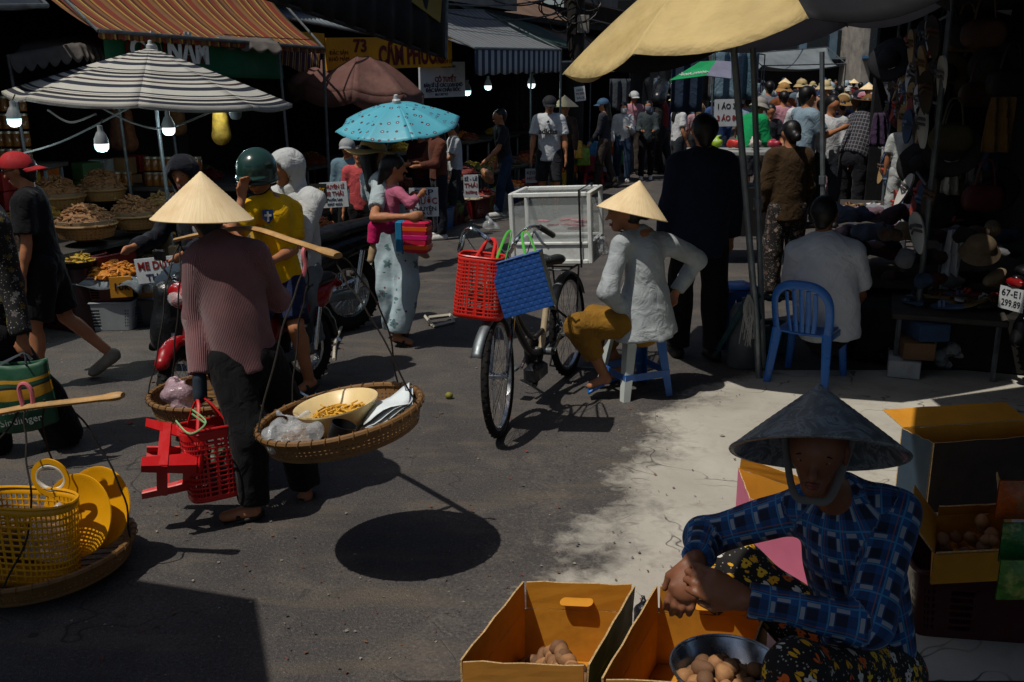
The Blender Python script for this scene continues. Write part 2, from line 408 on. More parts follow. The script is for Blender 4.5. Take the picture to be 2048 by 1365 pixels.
def cap_hat(parent, J, mat, brim='peak', s=1.0, peakdir=None, up=.035, bmat=None):
    u, f = J['hu'], Vector(peakdir).normalized() if peakdir is not None else J['hf']; c = J['head'] + u * (up * s); M = Matrix.Translation(c) @ frame(u, f.cross(u)).to_4x4()
    M = Matrix.Translation(c) @ Matrix((f, u.cross(f), u)).transposed().to_4x4(); m = MB(); R = .104 * s
    m.lathe([(R, -.01)] + dome(R, .095 * s), 24, M @ Matrix.Diagonal((1.08, .93, 1, 1)))
    if brim == 'peak':
        m.grid(lambda a, b: M @ Vector((R * math.cos((a - .5) * 2.1) * (1.02 + b * .75 * math.cos((a - .5) * 2.1)), R * .95 * math.sin((a - .5) * 2.1), .0 - .02 * b - .02 * (2 * a - 1) ** 2)), 10, 4)
    elif brim == 'bucket':
        m.lathe([(R * .98, 0), (R * 1.25, -.035), (R * 1.42, -.055)], 24, M)
    elif brim == 'wide':
        m.grid(lambda a, b: M @ Vector(((R + .115 * s * b) * math.cos(a * 6.283) * 1.05, (R + .115 * s * b) * math.sin(a * 6.283), -.012 - .03 * b + .016 * b * math.sin(a * 6.283 * 3 + 1))), 36, 4, True)
    elif brim == 'helmet':
        m = MB(); R = .125 * s
        m.lathe([(R * .99, -.075), (R * 1.02, -.03)] + dome(R * 1.02, .125 * s, 10), 32, M @ Matrix.Diagonal((1.1, .96, 1, 1)))
        m.lathe([(R * 1.0, -.082), (R * 1.06, -.076), (R * 1.06, -.066), (R * 1.02, -.06)], 32, M @ Matrix.Diagonal((1.1, .96, 1, 1)))
        m.grid(lambda a, b: M @ Vector((R * 1.1 * math.cos((a - .5) * 2.0) * (1.02 + b * .3), R * math.sin((a - .5) * 2.0), -.03 - .015 * b)), 8, 2)
    return m.build({'helmet': 'helmet', 'peak': 'cap'}.get(brim, 'hat'), mat, parent, True, 45, solid=.004)
def person(label, base, ang, h=1.6, res=.02, pose=None, J=None, top=None, sleeve='short', bottom=None, legs='long', shoes=None, hair='short', hat=None, skin=None, group=None,
           loose=.015, lloose=.015, hem=-.02, face=False, fold=.005, hairmat=None, collar=None, tuv=False, buv=False, fingers=None, seed=None, cat='person', fat=1.0, topk=None, headgear=None, mask=None, tname='shirt', bname='trousers', legcut=1.0):
    pose = pose or {}; JO = J or {}; skin = skin or SKIN; a = math.radians(ang); s = h / 1.65; seed = seed if seed is not None else int(abs(base[0] * 91 + base[1] * 37)) + 3
    f = Vector((math.cos(a), math.sin(a), 0)); r = Vector((math.sin(a), -math.cos(a), 0)); u = Vector((0, 0, 1)); J = {}
    def A(deg): return math.radians(deg)
    lean = A(pose.get('lean', 2)); side = A(pose.get('side', 0)); t = (u * math.cos(lean) + f * math.sin(lean) + r * math.sin(side)).normalized()
    p0 = Vector((base[0], base[1], base[2] if len(base) > 2 else 0)); J['pelvis'] = Vector(JO['pelvis']) if 'pelvis' in JO else p0 + u * (.87 * s)
    if 'neck' in JO: t = (Vector(JO['neck']) - J['pelvis']).normalized()
    tl = (Vector(JO['neck']) - J['pelvis']).length if 'neck' in JO else .50 * s
    ht = t.lerp(u, .6).normalized()
    tw = A(pose.get('twist', 0)); rs = (r * math.cos(tw) + f * math.sin(tw)); rs = (rs - t * rs.dot(t)).normalized(); fs = u.cross(rs).normalized()
    def place():
        P = J['pelvis']; J['neck'] = P + t * tl
        for sd, sg in (('L', -1), ('R', 1)):
            J['hip' + sd] = P + r * (.085 * s * sg)
            J['sh' + sd] = Vector(JO['sh' + sd]) if 'sh' + sd in JO else P + t * (tl * .91) + rs * (.162 * s * sg * (.9 + .1 * fat))
            fw, bd = pose.get('leg' + sd, (0, 0))[:2]; out = A((pose.get('leg' + sd, (0, 0, 3)) + (3,))[2] if len(pose.get('leg' + sd, (0, 0))) > 2 else 3)
            d1 = (f * math.sin(A(fw)) - u * math.cos(A(fw)) + r * sg * math.sin(out)).normalized(); J['kn' + sd] = Vector(JO['kn' + sd]) if 'kn' + sd in JO else J['hip' + sd] + d1 * (.40 * s)
            d2 = (f * math.sin(A(fw - bd)) - u * math.cos(A(fw - bd))).normalized(); J['an' + sd] = Vector(JO['an' + sd]) if 'an' + sd in JO else J['kn' + sd] + d2 * (.40 * s)
            J['toe' + sd] = Vector(JO['toe' + sd]) if 'toe' + sd in JO else J['an' + sd] + (f * math.cos(A(max(-40, min(0, (fw - bd) * .8)))) + u * math.sin(A(max(-40, min(0, (fw - bd) * .8))))) * (.16 * s) - u * (.035 * s)
    place()
    if 'pelvis' not in JO:
        lowest = min(J['anL'].z, J['anR'].z); J['pelvis'] = J['pelvis'] + u * (p0.z + .068 * s - lowest); place()
    for sd, sg in (('L', -1), ('R', 1)):
        ar = pose.get('arm' + sd, (4, 8, 12, 0)); fw, out, bd = ar[:3]; inn = ar[3] if len(ar) > 3 else 0
        d1 = (fs * math.sin(A(fw)) * math.cos(A(out)) - t * math.cos(A(fw)) * math.cos(A(out)) + rs * sg * math.sin(A(out))).normalized()
        J['el' + sd] = Vector(JO['el' + sd]) if 'el' + sd in JO else J['sh' + sd] + d1 * (.275 * s)
        d2 = (fs * math.sin(A(fw + bd)) - t * math.cos(A(fw + bd)) - rs * sg * math.sin(A(inn)) + rs * sg * math.sin(A(out * .4))).normalized()
        J['ha' + sd] = Vector(JO['ha' + sd]) if 'ha' + sd in JO else J['el' + sd] + d2 * (.235 * s)
    hy, hp = pose.get('head', (0, 0)); hy = A(hy); hf = (f * math.cos(hy) + r * math.sin(hy)); hr = Vector((hf.y, -hf.x, 0))
    hu = (u * math.cos(A(hp)) + hf * math.sin(A(hp))).normalized(); hf2 = (hf * math.cos(A(hp)) - u * math.sin(A(hp))).normalized()
    if 'head' in JO: J['head'] = Vector(JO['head'])
    else: J['head'] = J['neck'] + (ht * .6 + hu * .4).normalized() * (.155 * s) + hf2 * (.012 * s)
    J['hf'] = hf2; J['hu'] = hu; J['hr'] = hr; J['t'] = t; J['f'] = f; J['r'] = r
    root = thing('person', label, cat, p0, group)
    S0 = s; s = s * JO.get('hs', 1.0); J['hs'] = s
    hc = J['head']; fn = fingers if fingers is not None else res <= .0125
    if top != 'skip':
        B = [cap(hc - hf2 * .018 * s + hu * .022 * s, hc + hf2 * .016 * s + hu * .02 * s, .09 * s, .085 * s, ax=hr, sq=.86),
             cap(hc + hf2 * .03 * s - hu * .05 * s, hc + hf2 * .05 * s - hu * .075 * s, .052 * s, .036 * s, ax=hr, sq=.95),
             cap(J['neck'] - t * .06 * s, hc - hu * .05 * s - hf2 * .02 * s, .058 * s, .05 * s)]
        if res <= .016:
            B += [cap(hc + hf2 * .097 * s - hu * .0 * s, hc + hf2 * .112 * s - hu * .026 * s, .009 * s, .014 * s)]
            B += [cap(hc + hr * sg * .077 * s - hf2 * .006 * s + hu * .012 * s, hc + hr * sg * .077 * s - hf2 * .004 * s - hu * .02 * s, .019 * s, .012 * s, ax=hr, sq=.5) for sg in (-1, 1)]
        s = S0
        B += [cap(J['pelvis'] + t * .0, J['neck'] - t * .08 * s, .125 * s * fat, .13 * s * fat, ax=f, sq=.68), cap(J['shL'], J['shR'], .05 * s)]
        for sd, sg in (('L', -1), ('R', 1)):
            e, w = J['el' + sd], J['ha' + sd]; hd = (w - e).normalized()
            B += [cap(J['sh' + sd], e, .046 * s, .036 * s), cap(e, w, .037 * s, .024 * s), cap(e.lerp(w, .2), e.lerp(w, .4), .038 * s)]
            if ('nohand' + sd) not in JO:
                pn = Vector(JO['pn' + sd]) if 'pn' + sd in JO else -rs * sg
                hd2 = Vector(JO['hd' + sd]).normalized() if 'hd' + sd in JO else hd
                pn = (pn - hd2 * pn.dot(hd2)).normalized(); wd = hd2.cross(pn); curl = pose.get('curl', .5); s = S0 * JO.get('hand', 1.0)
                B.append(cap(w + hd2 * .01 * s, w + hd2 * .07 * s, .03 * s, .038 * s, ax=pn, sq=.5))
                if fn:
                    for q in range(4):
                        o_ = w + hd2 * .085 * s + wd * (q - 1.5) * .019 * s; L = (.07, .08, .075, .058)[q] * s
                        m1 = o_ + (hd2 * math.cos(curl) + pn * math.sin(curl)) * L * .5; m2 = m1 + (hd2 * math.cos(curl * 2.6) + pn * math.sin(curl * 2.6)) * L * .5
                        B += [cap(o_ - hd2 * .03 * s, m1, .0095 * s, .0092 * s), cap(m1, m2, .0092 * s, .0078 * s), cap(o_, o_ - hd2 * .004 * s - pn * .004 * s, .0105 * s)]
                    thd = wd * (-1 if ('tl' + sd) not in JO else 1)
                    B += [cap(w + hd2 * .025 * s + thd * .022 * s, w + hd2 * .06 * s + thd * .045 * s + pn * .015 * s, .013 * s, .0105 * s), cap(w + hd2 * .06 * s + thd * .045 * s + pn * .015 * s, w + hd2 * .092 * s + thd * .045 * s + pn * .03 * s, .0105 * s, .008 * s)]
                else: B.append(cap(w + hd2 * .08 * s, w + hd2 * .14 * s + pn * .02 * s, .026 * s, .016 * s, ax=pn, sq=.6))
            s = S0; k_, an, to = J['kn' + sd], J['an' + sd], J['toe' + sd]; sh = (an - k_)
            B += [cap(J['hip' + sd], k_, .078 * s, .052 * s), cap(k_, an, .052 * s, .034 * s), cap(k_ + sh * .2 - f * .012 * s, k_ + sh * .45 - f * .012 * s, .05 * s, .044 * s)]
            heel = an - u * .03 * s - f * .02 * s; B += [cap(heel, to, .036 * s, .028 * s), cap(heel.lerp(to, .6), to, .034 * s, .03 * s, ax=(0, 0, 1), sq=.7)]
        soft('body', B, skin, root, res, (.0045 if res < .008 else .007 if fn else .018 * s), sw=.25 if res < .008 else .5)
    s = S0
    if top and top != 'skip':
        g = loose; T = [cap(J['pelvis'] + t * hem * s, J['neck'] - t * .11 * s, (.128 + g) * s * fat, (.135 + g * .8) * s * fat, fa=1, ax=f, sq=.76), cap(J['shL'] + rs * .012, J['shR'] - rs * .012, (.055 + g * .4) * s),
                    cap(J['neck'] - t * .12 * s, J['neck'] + t * .012 * s, .1 * s, .059 * s, ax=f, sq=.85)]
        for sd in 'LR':
            S_, e, w = J['sh' + sd], J['el' + sd], J['ha' + sd]
            if sleeve == 'long': T += [cap(S_, e, (.056 + g * .6) * s, (.046 + g * .6) * s), cap(e, e.lerp(w, .97), (.046 + g * .6) * s, (.034 + g * .7) * s, fb=1)]
            elif sleeve == 'short': T += [cap(S_, S_.lerp(e, .75), (.056 + g * .5) * s, (.055 + g * .8) * s, fb=1)]
        T += [cap(J['neck'] - t * .035 * s, J['sh' + sd].lerp(J['neck'], .3) + t * .012 * s, .056 * s, .06 * s) for sd in 'LR']
        if topk: T += topk(J, s)
        soft(tname, T, top, root, res, .03 * s, fold * 1.5, seed, uv=tuv)
        if collar: m = MB(); m.tube([J['neck'] + (f * math.cos(q) * .062 + r * math.sin(q) * .066) * s - t * (.012 + .02 * math.cos(q)) * s for q in np.linspace(0, 2 * math.pi, 17)[:-1]], .011 * s, 6, closed=True); m.build('collar', collar, root)
    if bottom:
        g = lloose; T = [cap(J['pelvis'] - t * .04 * s, J['pelvis'] + t * .1 * s, (.118 + g * .5) * s * fat, (.122 + g * .3) * s * fat, ax=f, sq=.85)]
        for sd in 'LR':
            hp_, k_, an = J['hip' + sd], J['kn' + sd], J['an' + sd]
            if legs == 'long': T += [cap(hp_, k_, (.084 + g * .7) * s, (.058 + g) * s), cap(k_, k_.lerp(an, .96 * legcut), (.058 + g) * s, (.046 + g * 1.2) * s, fb=1)]
            elif legs == 'short': T += [cap(hp_, hp_.lerp(k_, .88 * legcut), (.086 + g * .7) * s, (.078 + g) * s, fb=1)]
            elif legs == 'skirt': T += [cap(J['pelvis'], (J['kn' + sd] * .3 + J['an' + sd] * .7), .12 * s, (.12 + g) * s, fb=1)]
        soft(bname, T, bottom, root, res, .025 * s, fold * 1.9, seed + 5, uv=buv)
    if shoes:
        for sd in 'LR':
            an, to = J['an' + sd], J['toe' + sd]; heel = an - u * .032 * s - (to - an).normalized() * .035 * s
            if shoes == 'sandal':
                d = (to - heel); d = Vector((d.x, d.y, to.z - heel.z)).normalized(); w_ = d.cross(u).normalized(); m = MB()
                m.grid(lambda q, v_: (heel - d * .02 * s - u * (.037 * s)).lerp(to + d * .045 * s - u * (.034 * s), q) + w_ * (v_ - .5) * .09 * s * (.75 + .35 * math.sin(q * 3.0) ** .5), 8, 3)
                m.build('sandal_sole', LEATHERB, root, solid=.018)
                m = MB(); c = heel.lerp(to, .62); m.tube([c + w_ * .045 * s * math.cos(q) + u * (.036 * s * math.sin(q) - .02 * s) for q in np.linspace(0, math.pi, 9)], .011 * s, 6, flat=.5); m.build('sandal_strap', LEATHERB, root)
            else:
                soft('shoe', [cap(heel, to, .044 * s, .038 * s, ax=(0, 0, 1), sq=1.0), cap(heel - u * .022 * s, to - u * .018 * s, .043 * s, .042 * s, ax=(0, 0, 1), sq=.4), cap(an - u * .03 * s, an + (an - u - an) * .0, .046 * s, .042 * s, fb=0)], shoes, root, min(res, .014), .015)
    hm = hairmat or HAIR; s = J['hs']
    if hair:
        hq = .018 if hat else .0
        Hh = [cap(hc - hf2 * .03 * s + hu * (.034 - hq) * s, hc - hf2 * (.002 + hq) * s + hu * (.036 - hq) * s, (.094 - hq * .4) * s, (.09 - hq * .5) * s, ax=hr, sq=.9), cap(hc - hf2 * .045 * s, hc - hf2 * .05 * s - hu * .055 * s, .07 * s, .045 * s)]
        if hair == 'bun': Hh += [cap(hc - hf2 * .13 * s - hu * .01 * s, hc - hf2 * .14 * s - hu * .02 * s, .04 * s)]
        if hair == 'long': Hh += [cap(hc - hf2 * .06 * s, J['neck'] - t * .12 * s - f * .1 * s, .075 * s, .05 * s)]
        if hair == 'pony': Hh += [cap(hc - hf2 * .1 * s, J['neck'] - f * .11 * s - t * .02 * s, .03 * s, .02 * s)]
        soft('hair', Hh, hm, root, min(res, .016), .02, .006, seed)
    if face:
        for sg in (-1, 1):
            e = hc + hf2 * .083 * s + hr * sg * .031 * s + hu * .012 * s
            m = MB(); m.ball(e, (.0125 * s, .007 * s, .0048 * s), 10, Matrix((hr, hf2, hu)).transposed().to_4x4()); eye = m.build('eye', pm('eye_white', '#8a8078', .3, .05, bump=0), root)
            m = MB(); m.ball(e + hf2 * .0055 * s, (.006 * s, .004 * s, .0048 * s), 8, Matrix((hr, hf2, hu)).transposed().to_4x4()); m.build('iris', pm('iris', '#120b08', .2, .05, bump=0), eye)
            m = MB(); m.tube([e + hf2 * .006 * s + hu * .019 * s + hr * q * .017 * s + hu * (-.004 * q * q) * s for q in (-1, -.4, .3, 1)], [.001, .0022, .0022, .001], 6); m.build('eyebrow', HAIR, root)
        m = MB(); lp = hc + hf2 * .092 * s - hu * .056 * s
        m.tube([lp + hr * q * .024 * s - hf2 * .01 * q * q * s for q in (-1, -.5, 0, .5, 1)], [.001, .0045, .0055, .0045, .001], 6); m.tube([lp - hu * .008 * s + hr * q * .02 * s - hf2 * .009 * q * q * s for q in (-1, -.5, 0, .5, 1)], [.001, .005, .0065, .005, .001], 6)
        m.build('lips', pm('lips', '#7a3f36', .45, .2), root)
    if mask:
        soft('face_mask', [cap(hc + hf2 * .05 * s - hu * .02 * s, hc + hf2 * .05 * s - hu * .06 * s, .056 * s, .052 * s, ax=hr, sq=1.2)], mask, root, min(res, .014), .01)
    if hat: hat(root, J, s)
    J['root'] = root; J['s'] = S0; return J
def bag_soft(name, label, cat, c, size, mat, seed=0, res=.012, fold=.012, group=None, parent=None):
    """a knotted, crumpled plastic bag"""
    c = Vector(c); x, y, z = size; rn_ = random.Random(seed + 99); P = []
    for q in range(7):
        a, b = [c + V(rn_.uniform(-.32, .32) * x, rn_.uniform(-.3, .3) * y, rn_.uniform(-.3, .12) * z) for _ in (0, 1)]; P.append(cap(a, b, rn_.uniform(.16, .24) * min(x, y, z)))
    k0 = c + V(rn_.uniform(-.12, .12) * x, rn_.uniform(-.1, .1) * y, z * .28)      # gathered neck and two ears of the knot
    P += [cap(c, k0, min(x, y) * .2, min(x, y) * .05)] + [cap(k0, k0 + V(sg * x * .2, rn_.uniform(-.1, .1) * y, z * rn_.uniform(.08, .2)), min(x, y) * .03, min(x, y) * .05) for sg in (-1, 1)]
    o = soft(name, P, mat, parent, res, .015, fold, seed, smooth_it=0); return meta(o, label, cat, group)
# ------------------------------------------------------------------ surfaces
def asphalt_nodes(k):
    big = k.noise(.55, 6, .6); mid = k.noise(3.2, 8, .65, dist=.6); fine = k.vor(150); grit = k.noise(260, 2)
    c = k.mix(k.ramp(big, [(.35, 0.), (.68, 1.)]), lin((.046, .043, .043)), lin((.084, .077, .072)))
    c = k.mix(k.ramp(mid, [(.5, 0.), (.72, .65)]), c, lin((.125, .108, .092)))
    c = k.mix(k.ramp(k.noise(1.7, 7, .7, dist=1.5), [(.57, 0.), (.7, .7)]), c, lin((.032, .03, .031)))
    sp = k.ramp(grit, [(.6, 0.), (.72, 1.)]); c = k.mix(k.math('MULTIPLY', sp, .6), c, lin((.27, .25, .235)))
    agg = k.noise(75, 3, .7); c = k.mix(k.ramp(agg, [(.35, .55), (.5, 0.)]), c, lin((.022, .021, .022))); c = k.mix(k.ramp(agg, [(.57, 0.), (.72, .6)]), c, lin((.19, .17, .155)))
    st = k.noise(1, 4, .6, k.mapv(k.tc.outputs['Object'], (1.1, 5.5, 1), (0, 0, .75))); c = k.mix(k.ramp(st, [(.52, 0.), (.7, .5)]), c, lin((.13, .105, .075)))
    oil = k.noise(.75, 4, .6, k.mapv(k.tc.outputs['Object'], (1, 1, 1), loc=(3.1, 1.7, 0)), .8); c = k.mix(k.ramp(oil, [(.58, 0.), (.72, .6)]), c, lin((.026, .025, .026)))
    wsp = k.ramp(k.vor(34), [(.05, 1.), (.09, 0.)]); c = k.mix(k.math('MULTIPLY', wsp, k.ramp(k.noise(5, 2), [(.5, 0.), (.62, .7)])), c, lin((.32, .3, .27)))
    spots = k.ramp(k.vor(9), [(.03, 1.), (.05, 0.)]); spm = k.math('MULTIPLY', spots, k.ramp(k.noise(1.3, 3), [(.48, 0.), (.6, 1.)])); c = k.mix(k.math('MULTIPLY', spm, .8), c, lin((.24, .22, .2)))
    cr = k.ramp(k.math('ABSOLUTE', k.math('SUBTRACT', k.noise(.9, 3, .75, dist=.4), .5)), [(.0, 1.), (.005, 0.)])
    c = k.mix(k.math('MULTIPLY', cr, k.ramp(k.noise(.8, 3), [(.52, 0.), (.62, .8)])), c, lin((.012, .012, .012)))
    return c, mid, k.math('ADD', k.math('MULTIPLY', fine, .5), k.math('ADD', k.math('MULTIPLY', mid, 1.2), k.math('MULTIPLY', agg, 1.2)))
def asphalt():
    k = NT('asphalt'); c, mid, hgt = asphalt_nodes(k); k.base(c); k.set(Roughness=k.ramp(mid, [(.3, .72), (.7, .95)])); k.b.inputs['Specular IOR Level'].default_value = .25
    k.bump(hgt, .6, .008); return k.m
ASPHALT = asphalt()
def concrete():
    k = NT('worn_concrete'); big = k.noise(1.1, 7, .62, dist=.4); mid = k.noise(5.5, 8, .7, dist=.8); g = k.noise(180, 3)
    c = k.mix(k.ramp(big, [(.32, 0.), (.62, 1.)]), lin((.32, .303, .262)), lin((.45, .435, .38)))
    c = k.mix(k.ramp(mid, [(.52, 0.), (.78, .6)]), c, lin((.26, .235, .2)))
    c = k.mix(k.ramp(k.noise(2.3, 9, .75, dist=2), [(.6, 0.), (.74, .55)]), c, lin((.18, .15, .125)))
    cr = k.ramp(k.math('ABSOLUTE', k.math('SUBTRACT', k.noise(1.5, 3, .75, dist=.5), .5)), [(.0, 1.), (.008, 0.)])
    cr = k.math('MULTIPLY', cr, k.ramp(k.noise(1.1, 3), [(.48, 0.), (.56, .9)])); c = k.mix(cr, c, lin((.05, .045, .04)))
    u_, v_, _ = k.sep(k.uv())                          # worn through towards its ragged edge
    nz = k.math('ADD', k.math('MULTIPLY', k.math('SUBTRACT', k.noise(2.0, 3, .6, dist=.7), .5), 1.5), k.math('MULTIPLY', k.math('SUBTRACT', k.noise(16, 4, .7, dist=.5), .5), .7))
    wear = k.ramp(k.math('ADD', v_, nz), [(.32, 1.), (.54, .5), (.8, 0.)])
    asp, _m, ah = asphalt_nodes(k)
    c = k.mix(wear, c, asp)
    k.base(c); k.set(Roughness=.9); k.b.inputs['Specular IOR Level'].default_value = .25
    k.bump(k.math('ADD', k.math('MULTIPLY', mid, 1.), k.math('ADD', k.math('MULTIPLY', g, .3), k.math('MULTIPLY', cr, -1.))), .5, .008); return k.m
CONCRETE = concrete()
def stripes(name, stops, axis=0, rep=1., rough=.8, transl=.0, dirt=.25, sheen=0):
    k = NT(name); c_ = k.sep(k.uv())[axis]; f = k.math('FRACT', k.math('MULTIPLY', c_, float(rep)))
    c = k.ramp(f, stops, 'CONSTANT'); c = k.mix(k.math('MULTIPLY', k.ramp(k.noise(4, 6), [(.45, 0.), (.75, 1.)]), dirt), c, lin((.05, .045, .04)))
    k.base(c); k.set(Roughness=rough); k.bump(k.noise(9, 4), .25, .02)
    if transl:
        tr = k.n('ShaderNodeBsdfTranslucent'); k.L(c, tr.inputs[0]); ms = k.n('ShaderNodeMixShader'); ms.inputs[0].default_value = transl
        k.L(k.b.outputs[0], ms.inputs[1]); k.L(tr.outputs[0], ms.inputs[2]); k.L(ms.outputs[0], k.t.nodes['Material Output'].inputs[0])
    return k.m
def plaid(name, base, dark, line1, line2, p=.085):
    """checked cotton; u, v are metres round and along the limb"""
    k = NT(name); u_, v_, _ = k.sep(k.uv()); c = lin(base)
    def fr(x, off=0.): return k.math('FRACT', k.math('ADD', k.math('MULTIPLY', x, 1 / p), off))
    def band(x, lo, hi): return k.math('MULTIPLY', k.math('GREATER_THAN', x, lo), k.math('LESS_THAN', x, hi))
    a, b = fr(u_), fr(v_, .3)
    ba, bb = band(a, .1, .5), band(b, .1, .5)
    c = k.mix(k.math('MULTIPLY', k.math('ADD', ba, bb), .46), c, lin(dark))
    la = band(a, .72, .78); lb = band(b, .72, .78); c = k.mix(k.math('MULTIPLY', k.math('MAXIMUM', la, lb), .75), c, lin(line2))
    blk = k.math('MULTIPLY', band(a, .55, .7), band(b, .05, .5)); blk2 = k.math('MULTIPLY', band(b, .55, .7), band(a, .05, .5)); c = k.mix(k.math('MULTIPLY', k.math('MAXIMUM', blk, blk2), .75), c, lin(line1))
    la = band(a, .86, .9); c = k.mix(k.math('MULTIPLY', la, .6), c, lin('#8a5a50'))
    k.base(c); k.set(Roughness=.85); k.bump(k.math('ADD', k.noise(11, 3, dist=1), k.math('MULTIPLY', k.noise(260, 1), .04)), .5, .02); return k.m
def floral(name, ground, cols, scale=26):
    k = NT(name); v = k.n('ShaderNodeTexVoronoi'); v.inputs['Scale'].default_value = scale; v.inputs['Randomness'].default_value = .75; k.L(k.tc.outputs['Object'], v.inputs['Vector'])
    d = v.outputs['Distance']; rnd = k.sep(v.outputs['Color'])
    # petals: the distance to the flower's middle swings with the angle round it
    df = k.n('ShaderNodeVectorMath', operation='SUBTRACT'); k.L(k.tc.outputs['Object'], df.inputs[0]); k.L(v.outputs['Position'], df.inputs[1]); x, y, z = k.sep(df.outputs[0])
    ang = k.math('ARCTAN2', z, k.math('ADD', x, k.math('MULTIPLY', y, .7))); pet = k.math('ADD', d, k.math('MULTIPLY', k.math('COSINE', k.math('MULTIPLY', ang, 5.)), -.09))
    fl = k.math('LESS_THAN', pet, .36); mid = k.math('LESS_THAN', d, .1)
    fc = k.ramp(rnd[0], [(i / len(cols), c) for i, c in enumerate(cols)], 'CONSTANT')
    c = k.mix(fl, lin(ground), fc); c = k.mix(mid, c, lin('#7a2a10'))
    sm = k.math('LESS_THAN', k.vor(scale * 3.1), .2); c = k.mix(k.math('MULTIPLY', k.math('MULTIPLY', sm, k.math('SUBTRACT', 1., fl)), .8), c, lin('#a8a59a'))
    k.base(c); k.set(Roughness=.85); k.bump(k.noise(9, 3), .5, .02); return k.m
PLAID_BLUE = plaid('blue_check_cotton', '#164a82', '#070c20', '#98a2ac', '#3f86b4', .074)
PLAID_BW = plaid('dark_check_cotton', '#1a1c24', '#0c0d12', '#3a3d48', '#9aa0ac', .05)
FLORAL = floral('floral_cotton', '#0d0a09', ['#d8a018', '#c75a14', '#e0b92c', '#cfcac0'], 24)
FLORAL2 = floral('leaf_print', '#9fb3bb', ['#54727a', '#9fb3bb', '#5d7b80', '#a5b8bf'], 12)
FLORAL3 = floral('brown_print', '#120d0c', ['#6a5a50', '#4a3a34', '#8a7a70'], 22)
def knit():
    k = NT('mauve_knit'); u_, v_, _ = k.sep(k.uv()); w = k.math('SINE', k.math('MULTIPLY', u_, 2 * math.pi / .0085)); n = k.noise(60, 4)
    c = k.mix(k.ramp(k.noise(5, 5), [(.3, 0.), (.7, 1.)]), lin('#5f3e42'), lin('#875a5c')); c = k.mix(k.math('MULTIPLY', k.ramp(w, [(.0, 1.), (.6, 0.)]), .24), c, lin('#4e343a')); k.base(c); k.set(Roughness=.95)
    k.b.inputs['Sheen Weight'].default_value = .15
    k.bump(k.math('ADD', w, k.math('MULTIPLY', n, .8)), .55, .004); return k.m
KNIT = knit()
def wicker():
    k = NT('bamboo_wicker'); n = k.noise(5, 6, .65); s_ = k.noise(1, 3, .6, k.mapv(k.uv(), (40, 5, 1)))
    c = k.mix(n, lin('#4d341d'), lin('#a5793f')); c = k.mix(k.math('MULTIPLY', s_, .55), c, lin('#2c1c10')); k.base(c); k.set(Roughness=.65); k.bump(k.noise(90, 4), .5, .003); return k.m
WICKER = wicker()
BAMBOO = pm('bamboo_pole', '#b48d58', .5, .3, 12, .3, 60, .003)
CARD = pm('cardboard', '#c8892c', .85, .16, 7, .12, 90, .002, spec=.15, dirt='#9a6a24')
CARD_OUT = pm('cardboard_print', '#a97430', .8, .22, 6, .12, 90, .002, spec=.2)
CARD_EDGE = pm('cardboard_edge', '#c9a878', .9, .4, 120, .9, 240, .004, spec=.1)
CARD_GREEN = pm('green_print', '#1d4a2c', .6, .3, 5, .1, 60, .002, dirt='#5f4a1c')
CARD_PINK = pm('pink_print', '#c76a86', .7, .15, 5, .1, 60)
CARD_BLUE = pm('blue_print', '#2a3c4a', .7, .2, 5, .1, 60)
def fruit_mat():
    k = NT('sapodilla_skin'); oi = k.n('ShaderNodeObjectInfo'); c = k.ramp(oi.outputs['Random'], [(0., '#6a4a30'), (.4, '#8a6240'), (.7, '#a87a4e'), (1., '#5c4330')]); n = k.noise(22, 3)
    c = k.mix(k.ramp(n, [(.4, 0.), (.7, .6)]), c, lin('#5a3c26')); k.base(c); k.set(Roughness=.8); k.bump(k.noise(120, 3), .4, .003); return k.m
FRUIT = fruit_mat()
STEEL = pm('brushed_steel', '#b8bcc0', .28, .12, 7, .08, 140, .001, metal=1.)
CHROME = pm('chrome', '#c8ccd0', .18, .15, 20, .05, 80, .001, metal=1.)
OLDMETAL = pm('painted_tube', '#5d6468', .5, .35, 14, .3, 70, .002, metal=.4, dirt='#3a2c24')
GALV = pm('galvanised_tube', '#7c8488', .45, .3, 10, .2, 60, .002, metal=.7)
RUBBER = pm('tyre_rubber', '#161515', .85, .3, 20, .4, 120, .003, spec=.3)
BLACKP = plastic('#0d0d0e', .35)
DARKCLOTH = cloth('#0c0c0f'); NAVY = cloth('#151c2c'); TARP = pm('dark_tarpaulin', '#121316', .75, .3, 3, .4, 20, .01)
DARKWALL = pm('dark_interior_wall', '#17120f', .95, .4, 2, .4, 18, .01)  # near-black base colour carries the darkness of the shaded shop interiors
ROPE = pm('cord', '#2a2622', .9, .4, 60, .6, 300, .002)
GLASS = pm('clear_glass', '#dfe8e6', .06, 0, bump=0, alpha=.13, ior=1.5, spec=.9)
CLEAR = pm('clear_plastic', '#dfe6ea', .16, .1, 20, .9, 38, .012, alpha=.34, ior=1.5, spec=.9)
WHITEP = pm('white_paint_metal', '#cfd4d2', .4, .15, 9, .08, 50, .002, dirt='#8d8b84')
CEMENT = pm('weathered_render', '#8d8880', .9, .35, 1.5, .3, 30, .01, dirt='#3c3833')
CORR = pm('grey_sheet_metal', '#6b747a', .55, .35, 1.2, .15, 30, .004, metal=.3, dirt='#33363a')
CORRB = pm('brown_sheet_metal', '#6b5648', .65, .35, 1.2, .15, 30, .004, dirt='#2a2320')
BULB = pm('lit_diffuser', '#bfeef0', .4, 0, bump=0, emit=3.2)
BULBOFF = pm('unlit_diffuser', '#5c6468', .5, .1)
TAMARIND = pm('tamarind_pod', '#7c5636', .8, .5, 40, .3, 80, .003)
SIGNW = pm('sign_white', '#b9bec2', .6, .15, 4, .05, 30, dirt='#8a8a88')
